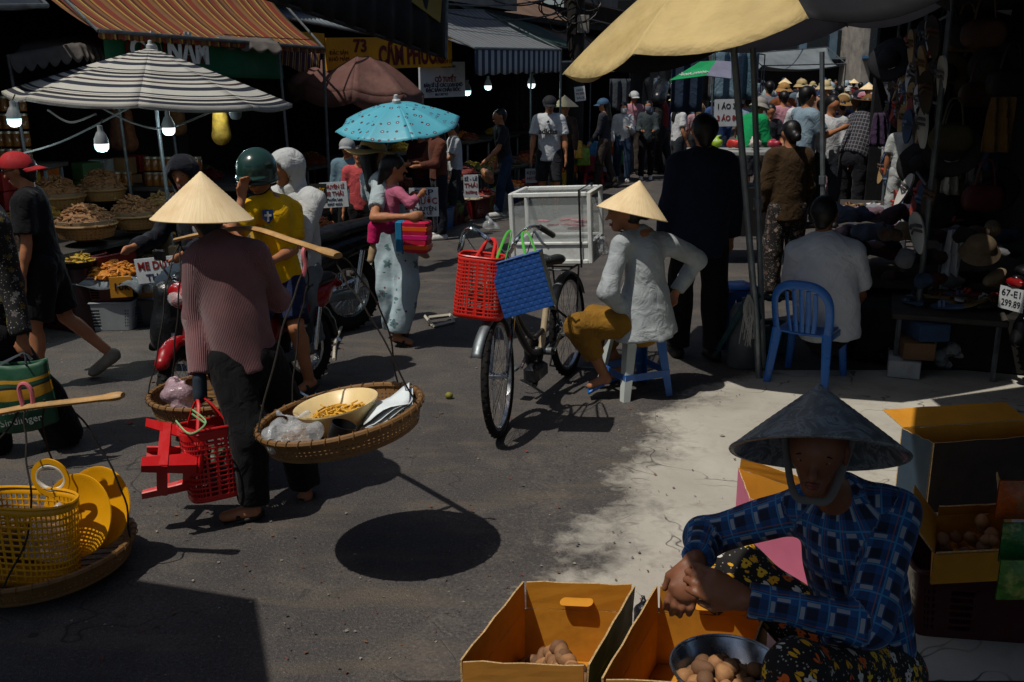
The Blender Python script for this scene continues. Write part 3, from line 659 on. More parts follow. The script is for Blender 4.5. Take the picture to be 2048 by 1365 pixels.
SIGNY = pm('sign_yellow', '#c98f10', .6, .25, 3, .1, 20, .01)
RED_INK = pm('ink_red', '#7c1713', .6, .1); BLACK_INK = pm('ink_black', '#17181c', .6, .1); NAVY_INK = pm('ink_navy', '#1d2745', .6, .1); WHITE_INK = pm('ink_white', '#c9ccc9', .6, .1); MAROON_INK = pm('ink_maroon', '#571317', .6, .1)
# ------------------------------------------------------------------ builders
def TM(loc, rz=0, rx=0, ry=0): return Matrix.Translation(Vector(loc)) @ Matrix.Rotation(math.radians(rz), 4, 'Z') @ Matrix.Rotation(math.radians(ry), 4, 'Y') @ Matrix.Rotation(math.radians(rx), 4, 'X')
def sq(u, w, d, e=4.0):
    """rounded rectangle outline"""
    a = u * 2 * math.pi; c, s_ = math.cos(a), math.sin(a); return (w / 2 * math.copysign(abs(c) ** (2 / e), c), d / 2 * math.copysign(abs(s_) ** (2 / e), s_))
def woven_tray(label, M, R, dep, group=None, name='woven_tray'):
    t = thing(name, label, 'tray', M.translation, group); r0 = R * .9
    def wall(u, v):
        a = u * 2 * math.pi; r = r0 + (R - r0) * v ** .7; return M @ V(r * math.cos(a), r * math.sin(a), dep * v)
    m = MB(); m.lattice(wall, 96, 6, .5, .45, True, lambda i, j: j == 0 or j > 3 or (i + j) % 2 == 0 and False); m.build('woven_wall', WICKER, t, False, solid=.005)
    n = 26; m = MB()                                     # floor of crossed bamboo strips
    for q in range(n):
        x = -r0 + (q + .5) * 2 * r0 / n; L = math.sqrt(max(1e-4, r0 * r0 - x * x)); w = r0 / n * .82
        for ax in (0, 1):
            z0 = .003 + .004 * ax; P = []
            for k_ in range(9):
                y = -L + 2 * L * k_ / 8; z = z0 + .0015 * math.sin(y * 90 + q * math.pi)
                P += [(x - w, y, z), (x + w, y, z)] if ax == 0 else [(y, x - w, z), (y, x + w, z)]
            m.add([M @ Vector(p) for p in P], [(2 * i, 2 * i + 1, 2 * i + 3, 2 * i + 2) for i in range(8)], [(p[0], p[1]) for p in P])
    m.lathe([(.001, -.002), (r0, -.002)], 48, M); m.build('woven_floor', WICKER, t, False)
    m = MB(); m.lathe([(R + .012 * math.cos(a), dep + .013 * math.sin(a)) for a in np.linspace(0, 2 * math.pi, 9)[:-1]], 72, M, close=True)
    m.lathe([(r0 + .008 + .006 * math.cos(a), .012 + .01 * math.sin(a)) for a in np.linspace(0, 2 * math.pi, 7)[:-1]], 60, M, close=True); rim = m.build('rim', WICKER, t)
    m = MB()
    for q in range(40):
        a = q / 40 * 2 * math.pi; c = V(R * math.cos(a), R * math.sin(a), dep); tn = V(-math.sin(a), math.cos(a), 0); rd = V(math.cos(a), math.sin(a), 0)
        m.tube([M @ (c + (rd * math.cos(b) + V(0, 0, 1) * math.sin(b)) * .0155 + tn * .004 * math.sin(b)) for b in np.linspace(0, 2 * math.pi, 9)[:-1]], .0022, 4, closed=True)
    m.build('binding', WICKER, rim, kind='stuff'); return t
def mesh_basket(label, M, w, d, h, mat, taper=.82, nu=44, nv=16, hole=.66, handles=True, e=4.0, group=None, top=.12, cat='basket', rimmat=None, name='plastic_basket'):
    t = thing(name, label, cat, M.translation, group)
    def fn(u, v):
        s_ = taper + (1 - taper) * v; x, y = sq(u, w * s_, d * s_, e); return M @ V(x, y, h * v)
    kt = int(round(nv * (1 - top))); m = MB(); m.lattice(fn, nu, nv, hole, hole, True, lambda i, j: j == 0 or j >= kt); m.build('mesh_wall', mat, t, True, 30, solid=.004)
    m = MB(); c = [fn(i / nu, 0) for i in range(nu)]; m.add(c + [p + (M.to_3x3() @ V(0, 0, .004)) for p in c], [tuple(range(nu))[::-1], tuple(range(nu, 2 * nu))]); m.build('base', mat, t, False)
    m = MB(); m.tube([fn(i / nu, 1) for i in range(nu)], .006, 6, closed=True); m.build('rim', rimmat or mat, t)
    if handles:
        for sg in (-1, 1):
            p = [M @ V(x, sg * d * .5, z) for x, z in ((-w * .24, h * .88), (-w * .2, h * 1.12), (-w * .08, h * 1.3), (w * .08, h * 1.3), (w * .2, h * 1.12), (w * .24, h * .88))]
            m = MB(); m.tube(spline(p, 6), .008, 6, flat=.5); m.build('handle', mat, t)
    return t
def plastic_stool(label, M, mat, mat2=None, w=.27, h=.45, group=None, seat=None):
    t = thing('plastic_stool', label, 'stool', M.translation, group); tw = w * .40; bw = w * .56
    s_ = MB(); s_.box((0, 0, 0), (w * .86, w * .86, .03), None, .96, .012); s_.v = [tuple(M @ (Vector(v) + V(0, 0, h - .015))) for v in s_.v]; s_.build('seat', seat or mat, t, True, 40)
    m = MB()
    for q in range(4):                                    # apron
        a = q * math.pi / 2; R = Matrix.Rotation(a, 4, 'Z'); m.add([M @ R @ V(x, y, z) for x, y, z in ((-tw, -tw - .001, h - .03), (tw, -tw - .001, h - .03), (tw * 1.04, -tw * 1.04, h - .085), (-tw * 1.04, -tw * 1.04, h - .085))], [(0, 1, 2, 3)])
    m.build('apron', mat, t, False, solid=.005)
    for q in range(4):                                    # splayed L-shaped legs, each a corner of two fins
        a = q * math.pi / 2; R = Matrix.Rotation(a, 4, 'Z'); m = MB(); lw = .065; P = []
        for z, k_ in ((h - .03, 0), (h * .55, .42), (0, 1)):
            c = tw + (bw - tw) * k_; l = lw * (1 - .35 * k_); P += [M @ R @ V(c, -c, z), M @ R @ V(c - l, -c, z), M @ R @ V(c, -c + l, z)]
        m.add(P, [(0, 3, 4, 1), (3, 6, 7, 4), (0, 2, 5, 3), (3, 5, 8, 6)]); m.build('leg', (mat2 if mat2 and q in (0, 1) else mat), t, False, solid=.007)
    m = MB(); z = h * .33; c = tw + (bw - tw) * .66
    for q in range(4):
        R = Matrix.Rotation(q * math.pi / 2, 4, 'Z'); m.add([M @ R @ V(x, y, zz) for x, y, zz in ((-c, -c - .001, z + .022), (c, -c - .001, z + .022), (c, -c - .001, z - .022), (-c, -c - .001, z - .022))], [(0, 1, 2, 3)])
    m.build('rung', mat2 or mat, t, False, solid=.007); return t
def cardboard_box(label, M, w, d, h, flaps, mats=None, group=None, th=.006, handle=None):
    """open box; flaps: side -> (length, angle from upright); mats: side -> outside colour. sides: f(-y) b(+y) l(-x) r(+x)"""
    t = thing('cardboard_box', label, 'box', M.translation, group); mats = mats or {}
    sides = {'f': (V(0, -d / 2, 0), V(1, 0, 0), V(0, -1, 0), w), 'b': (V(0, d / 2, 0), V(-1, 0, 0), V(0, 1, 0), w), 'l': (V(-w / 2, 0, 0), V(0, -1, 0), V(-1, 0, 0), d), 'r': (V(w / 2, 0, 0), V(0, 1, 0), V(1, 0, 0), d)}
    def slab(name, p, ux, uz, no, W_, H_, out, parent):
        rn = random.Random(int(abs(p.x * 1e4 + p.y * 3e3 + H_ * 1e5))); m = MB(); nx, nz = 6, 5
        o_ = []
        for side in (1, -1):
            for j in range(nz + 1):
                for i in range(nx + 1):
                    x = (i / nx - .5) * W_; z = j / nz * H_; b = .0006 * math.sin(i * 1.3 + j * 2 + p.x * 9) * (1 if 0 < i < nx and 0 < j < nz else 0); o_.append(M @ (p + ux * x + uz * (z + (.003 * math.sin(i * 2.7 + p.y * 30) if j == nz else 0)) + no * (side * th / 2 + b)))
        n = (nx + 1) * (nz + 1); F = []; mi = []
        for j in range(nz):
            for i in range(nx):
                a = j * (nx + 1) + i; F.append((a, a + 1, a + nx + 2, a + nx + 1)); mi.append(0); F.append((n + a + nx + 1, n + a + nx + 2, n + a + 1, n + a)); mi.append(1)
        ring = [i for i in range(nx + 1)] + [j * (nx + 1) + nx for j in range(1, nz + 1)] + [nz * (nx + 1) + i for i in range(nx - 1, -1, -1)] + [j * (nx + 1) for j in range(nz - 1, 0, -1)]
        for q in range(len(ring)): a, b = ring[q], ring[(q + 1) % len(ring)]; F.append((b, a, n + a, n + b)); mi.append(2)
        m.add(o_, F); m.m = mi; return m.build(name, [out, CARD, CARD_EDGE], parent, False)
    m = MB(); m.box((0, 0, .004), (w - .01, d - .01, .006)); m.v = [tuple(M @ Vector(v)) for v in m.v]; m.build('bottom', CARD, t, False)
    for k_, (c, ux, no, W_) in sides.items():
        wl = slab('side_panel', c, ux, V(0, 0, 1), no, W_ - (.001 if k_ in 'fb' else .013), h, mats.get(k_, CARD_OUT), t)
        if k_ in flaps:
            L, ang = flaps[k_]; a = math.radians(ang); uz = V(0, 0, 1) * math.cos(a) + no * math.sin(a); n2 = no * math.cos(a) - V(0, 0, 1) * math.sin(a)
            slab('flap', c + V(0, 0, h + .002), ux, uz, n2, W_ - .012, L, mats.get(k_, CARD_OUT), t)
    if handle:
        k_, z = handle; c, ux, no, W_ = sides[k_]; P = []; hw, hh = .055, .016
        for a in np.linspace(0, 2 * math.pi, 20, endpoint=False): x = math.copysign(hw - hh, math.cos(a)) + hh * math.cos(a); P.append((x, hh * math.sin(a)))
        T = M @ Matrix((ux, V(0, 0, 1), -no)).transposed().to_4x4(); cc = M @ (c + V(0, 0, z) - no * (th / 2 + .001)); T.translation = cc
        T = T @ Matrix.Translation((0, hh * .8, 0)) @ Matrix.Rotation(math.radians(-58), 4, 'X') @ Matrix.Translation((0, -hh * 1.2, 0))
        m = MB(); m.prism(P, 0, .005, T); m.build('hand_hole_flap', CARD, t, False)
    return t
def fruit_mesh(seed, L=.05, R=.023):
    r = random.Random(seed); m = MB(); n = 10; b = r.uniform(-.25, .25); prof = []
    for i in range(n + 1):
        a = math.pi * i / n; prof.append((max(1e-4, R * math.sin(a) ** .85 * (1 + b * math.cos(a))), -L / 2 * math.cos(a)))
    m.lathe(prof, 12); m.v = [tuple(Vector(v) * (1 + .05 * math.sin(v[0] * 160 + seed) + .04 * math.sin(v[2] * 130 + seed * 2))) for v in m.v]
    me = bpy.data.meshes.new('fruit'); me.from_pydata(m.v, [], m.f); me.shade_smooth(); me.materials.append(FRUIT); return me
FRUITS = [fruit_mesh(i, .05 + .006 * (i % 3), .021 + .002 * (i % 2)) for i in range(5)]
def fruit(p, i, label, group, s_=1.0):
    o = bpy.data.objects.new('sapodilla_fruit', FRUITS[i % 5]); COL.objects.link(o); o.location = p; r = random.Random(i * 7 + 1); o.rotation_euler = (r.uniform(.9, 2.2), r.uniform(-.5, .5), r.uniform(0, 6.28)); o.scale = (s_ * r.uniform(.9, 1.15),) * 3
    return meta(o, label, 'fruit', group)
def umbrella(label, top, rim_c, R, n, mats, drop=.05, pole=None, axis=None, group=None, sag_=.03, bulge=.35, val=0., ribmat=None, start=0., polemat=None, name='market_umbrella', uvr=1., polr=.016, finial=None, scallop=.0):
    """canopy of n panels from the top to the rim; each panel its own part"""
    top, rim_c = Vector(top), Vector(rim_c); ax = (top - rim_c); H = ax.length; fr = frame(ax, (0, 1, 0)).to_4x4(); M = Matrix.Translation(rim_c) @ fr
    t = thing(name, label, 'umbrella', (pole[-1] if pole else rim_c), group)
    def pt(a0, a1, u, v, lift=0):
        # u across the panel, v from the top (0) to the rim (1)
        A_, B_ = V(math.cos(a0), math.sin(a0), 0), V(math.cos(a1), math.sin(a1), 0); chord = A_.lerp(B_, u); r = R * v
        z = H * (1 - v ** (1 + bulge) * 1.0) if bulge >= 0 else H * (1 - v)
        edge = 4 * u * (1 - u); z -= sag_ * edge * v
        rr = r * (1 - scallop * edge * v ** 4)
        return M @ (chord * rr + V(0, 0, z + lift))
    for q in range(n):
        a0, a1 = start + 2 * math.pi * q / n, start + 2 * math.pi * (q + 1) / n; m = MB(); m.grid(lambda u, v: pt(a0, a1, u, v * .998 + .002), 8, 14, False, (1, uvr))
        if val: m.grid(lambda u, v: pt(a0, a1, u, 1.0) - fr.to_3x3().col[2] * (val * v * (1 + .2 * math.sin(u * math.pi))) + Vector((0, 0, 0)), 8, 2)
        m.build('canopy_panel', mats[q % len(mats)], t, True, 60, solid=.002)
        m = MB(); m.tube([pt(a0, a1, 0, v, -.008) for v in np.linspace(.03, 1.0, 9)], .005, 5); m.build('rib', ribmat or OLDMETAL, t)
    if pole:
        m = MB(); m.tube(pole, polr, 10); m.build('pole', polemat or OLDMETAL, t)
    m = MB(); m.lathe(finial or [(.03, -.005), (.03, .02), (.018, .03), (.014, .055), (.001, .06)], 14, Matrix.Translation(top) @ fr); m.build('finial', plastic('#a9aeb0'), t); return t
def sheet(name, mat, parent, a, b, c, d, nu=20, nv=10, sagd=.0, wave=0., wf=9, th=.004, corr=0, uvs=(1, 1), flut=0.):
    """cloth or metal sheet a-b (eave edge), d-c (high edge)"""
    a, b, c, d = map(Vector, (a, b, c, d)); nrm = (b - a).cross(d - a).normalized(); m = MB()
    if nrm.z < 0: nrm = -nrm
    def fn(u, v):
        p = (a.lerp(b, u)).lerp(d.lerp(c, u), v); z = -sagd * 4 * v * (1 - v) - flut * 4 * u * (1 - u) * (1 - v) + wave * math.sin(u * wf * 6.283 + 3 * v) * (1 - .6 * v)
        if corr: z += .012 * math.sin(u * corr * 6.283)
        return p + nrm * z
    m.grid(fn, nu, nv, False, uvs); return m.build(name, mat, parent, True, 80, solid=th)
def valance(name, mat, parent, a, b, drop, n=12, deep=.04, outv=(0, 0, 0), wave=.01):
    """scalloped edge hanging from a-b"""
    a, b = Vector(a), Vector(b); o = Vector(outv); m = MB(); K = n * 8
    def fn(u, v):
        ph = (u * n) % 1.0; L = drop + deep * abs(math.sin(math.pi * ph)) if deep >= 0 else drop
        return a.lerp(b, u) + V(0, 0, -L * v) + o * (v * .5 + wave * 20 * math.sin(u * 40) * v * .05)
    m.grid(fn, K, 4, False, (1, 1)); return m.build(name, mat, parent, True, 60, solid=.003)
def crate(label, M, w, d, h, mat, group=None, name='plastic_crate'):
    t = thing(name, label, 'crate', M.translation, group)
    def fn(u, v): x, y = sq(u, w * (.9 + .1 * v), d * (.9 + .1 * v), 12); return M @ V(x, y, h * v)
    m = MB(); m.lattice(fn, 48, 9, .45, .62, True, lambda i, j: j in (0, 8, 7) or i % 12 in (0, 4, 5, 6, 7)); m.build('slotted_wall', mat, t, False, solid=.006)
    m = MB(); m.tube([fn(i / 48, 1) for i in range(48)], .01, 6, closed=True); m.build('rim', mat, t)
    m = MB(); c = [fn(i / 48, .02) for i in range(48)]; m.add(c, [tuple(range(48))]); m.build('base', mat, t, False); return t
def spoked_wheel(parent, c, axle, R, tyre=.02, spokes=28, hub=.02, name='wheel', rim=True):
    fr = frame(axle, (0, 0, 1)).to_4x4(); M = Matrix.Translation(Vector(c)) @ fr; w = bpy.data.objects.new(name, None); COL.objects.link(w); w.parent = parent; w.location = Vector(c) - wloc(parent)
    m = MB(); pr = [(R - tyre + tyre * math.cos(a), tyre * math.sin(a)) for a in np.linspace(0, 2 * math.pi, 11)[:-1]]; m.lathe(pr, 56, M, close=True)
    for q in range(70):
        a = q / 70 * 6.283; m.box(M @ V(R * math.cos(a) * .996, R * math.sin(a) * .996, (tyre * .35 if q % 2 else -tyre * .35)), (.006, .014, tyre * .6), M.to_3x3() @ Matrix.Rotation(a, 3, 'Z'))
    m.build('tyre', RUBBER, w)
    m = MB(); m.lathe([(R - 2 * tyre + x, z) for x, z in ((.006, tyre * .55), (-.012, tyre * .45), (-.012, -tyre * .45), (.006, -tyre * .55))], 56, M, close=True); m.build('rim', STEEL, w)
    m = MB()
    for q in range(spokes):
        a = q / spokes * 6.283; a2 = a + (.55 if q % 2 else -.55); z = hub * (1 if (q // 2) % 2 else -1)
        m.tube([M @ V(.018 * math.cos(a2), .018 * math.sin(a2), z), M @ V((R - 2 * tyre) * math.cos(a), (R - 2 * tyre) * math.sin(a), 0)], .0013, 4, False)
    m.build('spokes', CHROME, w)
    m = MB(); m.tube([M @ V(0, 0, -hub * 1.6), M @ V(0, 0, hub * 1.6)], .016, 10); m.lathe([(.024, hub), (.024, hub * .8)], 12, M); m.lathe([(.024, -hub * .8), (.024, -hub)], 12, M); m.build('hub', STEEL, w); return w
def motorbike(label, pf, pr_, body, lean=0, group=None, seatc=None, plate=None, steer=0):
    """small step-through motorbike; pf and pr_ are where the front and rear tyre touch the ground"""
    pf, pr_ = Vector(pf), Vector(pr_); f = (pf - pr_); wb = f.length; f.normalize(); u = V(0, 0, 1); r = f.cross(u).normalized(); u2 = (u * math.cos(math.radians(lean)) + r * math.sin(math.radians(lean))); r = f.cross(u2).normalized()
    k = wb / 1.22; t = thing('motorbike', label, 'motorbike', (pf + pr_) / 2, group); R = .295 * k
    def L(x, y, z): return pr_ + f * (x * k) + r * (y * k) + u2 * (z * k)          # x forward from the rear axle
    st_ = Matrix.Rotation(math.radians(steer), 3, u2); f2 = st_ @ f; r2 = st_ @ r
    def LF(x, y, z): return pf + f2 * ((x - 1.22) * k) + r2 * (y * k) + u2 * (z * k)
    spoked_wheel(t, LF(1.22, 0, .295), r2, R, .042 * k, 28, .04); spoked_wheel(t, L(0, 0, .295), r, R, .055 * k, 28, .04)
    soft('front_mudguard', [cap(LF(1.22 + .31 * math.cos(a), 0, .295 + .31 * math.sin(a)), LF(1.22 + .31 * math.cos(a + .28), 0, .295 + .31 * math.sin(a + .28)), .055 * k) for a in (.85, 1.1, 1.35, 1.6, 1.85)], body, t, .012, .02, carve=[cap(LF(1.22, -.2, .295), LF(1.22, .2, .295), .3 * k)])
    m = MB()
    for sg in (-1, 1): m.tube([LF(1.22, .07 * sg, .295), LF(1.1, .06 * sg, .66)], .018 * k, 8)
    m.build('fork', STEEL, t)
    soft('leg_shield', [cap(L(1.04, 0, .78), L(1.0, 0, .42), .11 * k, .13 * k, ax=f, sq=.4), cap(L(.98, -.12, .62), L(.92, -.15, .36), .05 * k, .04 * k), cap(L(.98, .12, .62), L(.92, .15, .36), .05 * k, .04 * k)], body, t, .018, .05)
    soft('headlamp_cowl', [cap(L(1.06, -.09, .93), L(1.06, .09, .93), .075 * k), cap(L(1.1, 0, .92), L(1.14, 0, .9), .075 * k, .06 * k)], body, t, .018, .03)
    m = MB(); m.ball(L(1.17, 0, .91), (.03 * k, .075 * k, .05 * k), 12, Matrix((f, r, u2)).transposed().to_4x4()); m.build('headlamp', CLEAR, t)
    m = MB(); m.tube(spline([L(.9, -.33, .98), L(1.0, -.2, .99), L(1.04, 0, .97), L(1.0, .2, .99), L(.9, .33, .98)], 5), .012 * k, 8); hb = m.build('handlebar', STEEL, t)
    for sg in (-1, 1): m = MB(); m.tube([L(.96, .24 * sg, .99), L(.89, .35 * sg, .98)], .018 * k, 8); m.build('grip', BLACKP, hb)
    for sg in (-1, 1):
        m = MB(); m.tube(spline([L(1.0, .2 * sg, .99), L(1.02, .26 * sg, 1.08), L(1.0, .3 * sg, 1.14)], 4), .006, 6); m.box(L(1.0, .31 * sg, 1.17), (.12 * k, .02, .08 * k), Matrix((r, f, u2)).transposed(), 1, .01); m.build('mirror', BLACKP, t)
    soft('body_fairing', [cap(L(.35, 0, .58), L(-.22, 0, .68), .13 * k, .09 * k, ax=r, sq=.9), cap(L(.9, 0, .42), L(.4, 0, .48), .09 * k, .1 * k), cap(L(-.2, 0, .68), L(-.42, 0, .76), .09 * k, .035 * k)], body, t, .018, .05)
    soft('seat', [cap(L(.5, 0, .72), L(.1, 0, .76), .1 * k, .115 * k, ax=u2, sq=.5), cap(L(.1, 0, .77), L(-.32, 0, .81), .115 * k, .09 * k, ax=u2, sq=.5)], seatc or BLACKP, t, .018, .04)
    soft('engine', [cap(L(.5, -.08, .3), L(.5, .08, .3), .11 * k), cap(L(.55, 0, .3), L(.8, 0, .32), .09 * k, .07 * k), cap(L(.45, .12, .27), L(.45, .15, .27), .09 * k)], pm('engine_alloy', '#4a4a4c', .5, .4, 20, .4, 60, .004, metal=.7), t, .018, .02)
    m = MB(); m.tube(spline([L(.75, .1, .28), L(.5, .15, .2), L(.1, .16, .24)], 4), .02 * k, 8); m.tube([L(.12, .17, .24), L(-.3, .18, .34)], .045 * k, 12); m.build('exhaust', CHROME, t)
    for sg in (-1, 1): m = MB(); m.tube([L(0, .11 * sg, .3), L(-.08, .12 * sg, .62)], .024 * k, 10); m.build('shock_absorber', CHROME, t)
    m = MB(); m.tube([L(.45, -.1, .3), L(0, -.1, .3)], .028 * k, 8, flat=1.5); m.build('swing_arm', OLDMETAL, t)
    soft('rear_mudguard', [cap(L(.34 * math.cos(a), 0, .295 + .34 * math.sin(a)), L(.34 * math.cos(a + .3), 0, .295 + .34 * math.sin(a + .3)), .055 * k) for a in (1.2, 1.5, 1.8, 2.1, 2.4, 2.7)], BLACKP, t, .018, .02, carve=[cap(L(0, -.2, .295), L(0, .2, .295), .31 * k)])
    m = MB(); m.ball(L(-.43, 0, .74), (.03 * k, .07 * k, .035 * k), 10, Matrix((f, r, u2)).transposed().to_4x4()); m.build('tail_lamp', plastic('#7c1010', .2), t)
    m = MB(); m.tube(spline([L(.42, -.14, .2), L(.36, -.24, .08), L(.3, -.3, .01)], 4), .012, 6); m.build('side_stand', CHROME, t)
    m = MB()
    for sg in (-1, 1): m.tube([L(.52, .1 * sg, .2), L(.52, .28 * sg, .2)], .02, 8)
    m.build('foot_pegs', BLACKP, t)
    if plate:
        c, y_ = L(-.44, 0, .63), -f; m = MB(); M = facing(c, r, u2); m.box(c, (.2 * k, .15 * k, .004), M.to_3x3()); p = m.build('number_plate', SIGNW, t)
        for i, s_ in enumerate(plate): text(s_, .062 * k, BLACK_INK, p, M @ Matrix.Translation((0, .034 * k - .066 * k * i, .003)), width=.15 * k)
    return t, L
# ------------------------------------------------------------------ the ground
m = MB(); m.add([(-200, -200, 0), (200, -200, 0), (200, 200, 0), (-200, 200, 0)], [(0, 1, 2, 3)]); m.build('road', ASPHALT, None, False, kind='structure')
edge = [G(*p) for p in ((1520, 742), (1450, 762), (1390, 782), (1320, 812), (1275, 850), (1245, 900), (1215, 960), (1190, 1020), (1165, 1080), (1120, 1130), (1085, 1165), (1060, 1230), (1050, 1300), (1045, 1364))]
edge = [Vector(p) for p in spline(edge, 14)]; rn = random.Random(3); E2 = []
for i, p in enumerate(edge):
    n_ = -.42 + .05 * math.sin(i * .21); E2.append(p + V(n_, 0, 0))
m = MB(); rows = [(0.0, -.5), (.2, -.1), (.45, .4), (.7, .8), (1.1, 1.3), (1.8, 2.2), (10.0, 3.0)]; P = []; U = []
for p in E2:
    for d_, w_ in rows: P.append((p.x + d_, p.y, .004)); U.append((p.y, w_))
k_ = len(rows); m.add(P, [(i * k_ + j + k_, i * k_ + j + k_ + 1, i * k_ + j + 1, i * k_ + j) for i in range(len(E2) - 1) for j in range(k_ - 1)], U); m.build('pavement', CONCRETE, None, False, kind='structure')

# ------------------------------------------------------------------ canopies over the photographer's side (they shade the near corners)
def over(label, pts, z, mat, posts):
    t = thing('stall_canopy', label, 'canopy', V(*posts[0], 0)); m = MB(); pts = [V(x, y, z + .05 * math.sin(x * 2)) for x, y in pts]
    m.add(pts, [tuple(range(len(pts)))]); m.build('tarpaulin', mat, t, False, solid=.01)
    for x, y in posts: q = MB(); q.tube([V(x, y, 0), V(x, y, z)], .02, 8); q.build('post', OLDMETAL, t)
S_ = (SUN.x / -SUN.z, SUN.y / -SUN.z); zc = 2.62
def up(px, py, z=zc): g = G(px, py); return (g.x - S_[0] * z, g.y - S_[1] * z)
a_, b_, c_ = up(500, 1203), up(268, 1165), up(530, 1365)
over('dark tarpaulin canopy beyond the lower left edge, shading the road corner', [(c_[0] + .1, -1.5), c_, a_, b_, (b_[0] - 2.2, b_[1] + .9), (-7, -1.5)], zc, TARP, [(-4.6, 2.2), (-2.6, -1.2)])
v0 = (.80 - S_[0] * zc, 2.1 - S_[1] * zc); v1 = (.76 - S_[0] * zc, 2.93 - S_[1] * zc); g_ = G(1862, 800)
over('dark tarpaulin canopy above the fruit seller in the checked shirt', [(v0[0] - .1, -1.0), v0, v1, (1.42 - S_[0] * zc, 3.42 - S_[1] * zc), (1.8 - S_[0] * zc, 4.1 - S_[1] * zc), (2.2 - S_[0] * zc, 4.9 - S_[1] * zc), (g_.x - .02 - S_[0] * zc, 5.1 - S_[1] * zc), (g_.x - S_[0] * zc, g_.y - S_[1] * zc), (5.2, g_.y + .6), (5.2, -1.0)], zc, TARP, [(2.6, 1.0), (3.3, 4.2)])

# ------------------------------------------------------------------ the fruit seller in front
hx = V(.1, .52, .85).normalized(); hatc = W(1637, 908, 2.44)
def vendor_hat(root, J, s):
    cone_hat(root, hatc, hx, .222, .185, STRAWD, pm('grey_scarf', '#6d6a68', .9, .2), J['head'] + J['hf'] * .05 - J['hu'] * .115)
vend = person('woman in blue checked shirt and dark conical hat crouching behind the fruit boxes', (.98, 2.6, 0), 222, 1.58, .0064,
    dict(head=(-26, 4), curl=.4), dict(hand=1.22, pelvis=W(1740, 1330, 2.62), neck=W(1684, 992, 2.55), head=W(1634, 905, 2.46), shR=W(1590, 1026, 2.66), shL=W(1796, 1030, 2.5),
    elR=W(1408, 1072, 2.74), haR=W(1392, 1118, 2.55), hdR=W(1362, 1200, 2.5) - W(1392, 1118, 2.55), pnR=(.35, .9, .1),
    elL=W(1735, 1250, 2.3), haL=W(1492, 1200, 2.36), hdL=W(1395, 1160, 2.4) - W(1492, 1200, 2.36), pnL=(-.15, .9, -.35), tlL=1,
    knR=W(1456, 1122, 3.0), anR=V(.66, 3.1, .07), toeR=V(.58, 3.14, .03), knL=W(1600, 1350, 2.2), anL=W(1560, 1560, 2.2), toeL=W(1500, 1600, 2.1)),
    PLAID_BLUE, 'long', FLORAL, 'long', None, 'bun', vendor_hat, SKIN2, None, .02, .03, -.08, True, .006, tuv=True, fingers=True, collar=PLAID_BLUE)
plastic_stool('low dark stool under the fruit seller', TM(V(1.0, 2.66, 0), 30), plastic('#1d2a3a'), None, .26, .24)

def box4(label, fl, fr, bl, h, flaps, mats=None, handle=None, z0=0.):
    fl, fr, bl = map(Vector, (fl, fr, bl)); x = (fr - fl); y = (bl - fl); x.z = y.z = 0; w, d = x.length, y.length; x.normalize(); y.normalize(); c = (fr + bl) / 2
    M = Matrix((x, y, V(0, 0, 1))).transposed().to_4x4(); M.translation = V(c.x, c.y, z0); cardboard_box(label, M, w, d, h, flaps, mats, handle=handle); return M, w, d
MA, wA, dA = box4('open cardboard box with green printed side, few fruits inside, at the front edge', WZ(922, 1326, .3), WZ(1172, 1336, .3), WZ(1050, 1165, .3), .2, {'l': (.1, 2), 'b': (.1, -2), 'r': (.1, 3), 'f': (.1, 0)}, {'r': CARD_GREEN, 'f': CARD_OUT}, ('b', .235), .004)
MBx, wB, dB = box4('open cardboard box holding the steel bowl, under the seller\'s hands', WZ(1208, 1362, .3), WZ(1470, 1372, .3), WZ(1318, 1174, .3), .2, {'l': (.1, 4), 'b': (.1, -3), 'r': (.1, 6), 'f': (.1, 0)}, None, ('b', .235), .004)
rn = random.Random(5)
for i in range(92):
    lay = i // 20; q = (i * .618) % 1.0; sh = 1 - .13 * lay; x = ((-.44 + .88 * q) * sh + .05 * lay) * wA; y = ((-.44 + .86 * ((i * .377 + .1 * lay) % 1.0)) * sh - .02 * lay) * dA; z = .032 + .036 * lay
    fruit(MA @ V(x, y, z), i, 'brown sapodilla fruit lying in the green-sided box', 'fruits in the green-sided box')
bc = WZ(1456, 1332, .36); m = MB(); bR = .155
prof = [(.001, 0), (.09, .002), (.125, .03), (bR - .004, .078), (bR + .004, .08), (bR + .003, .076), (.129, .026), (.093, -.003), (.001, -.006)]
bo = thing('steel_bowl', 'stainless steel bowl of sapodilla fruits in front of the seller', 'bowl', bc - V(0, 0, .08)); m.lathe(prof, 48, Matrix.Translation(bc - V(0, 0, .08))); m.build('bowl_shell', STEEL, bo)
m = MB(); m.lathe([(bR + .003 + .004 * math.cos(a), .08 + .004 * math.sin(a)) for a in np.linspace(0, 6.283, 7)[:-1]], 48, Matrix.Translation(bc - V(0, 0, .08)), close=True); m.build('rolled_rim', STEEL, bo)
for i in range(34):
    q = i / 34; a = i * 2.4; r = .112 * math.sqrt(q); z = .028 + (.03 if i % 3 == 0 and r < .09 else 0) + .12 * r * r
    fruit(bc + V(r * math.cos(a) - .015, r * math.sin(a) - .02, z - .08 + .012), i + 3, 'brown sapodilla fruit heaped in the steel bowl', 'fruits in the steel bowl')
m = MB(); bb = MBx.translation; m.box((bc.x, bc.y, .14), (.2, .2, .26), None, 1, .01); m.build('wooden_block', CARD, None, True, 40, label='box block inside the cardboard box propping up the steel bowl', cat='box')
bag_soft('plastic_bag', 'crumpled black plastic bag between the two front boxes', 'bag', WZ(1292, 1225, .1), (.12, .12, .2), pm('black_bag', '#15161c', .3, .3, 30, .8, 60, .006, spec=.6), 4, .01, .014)
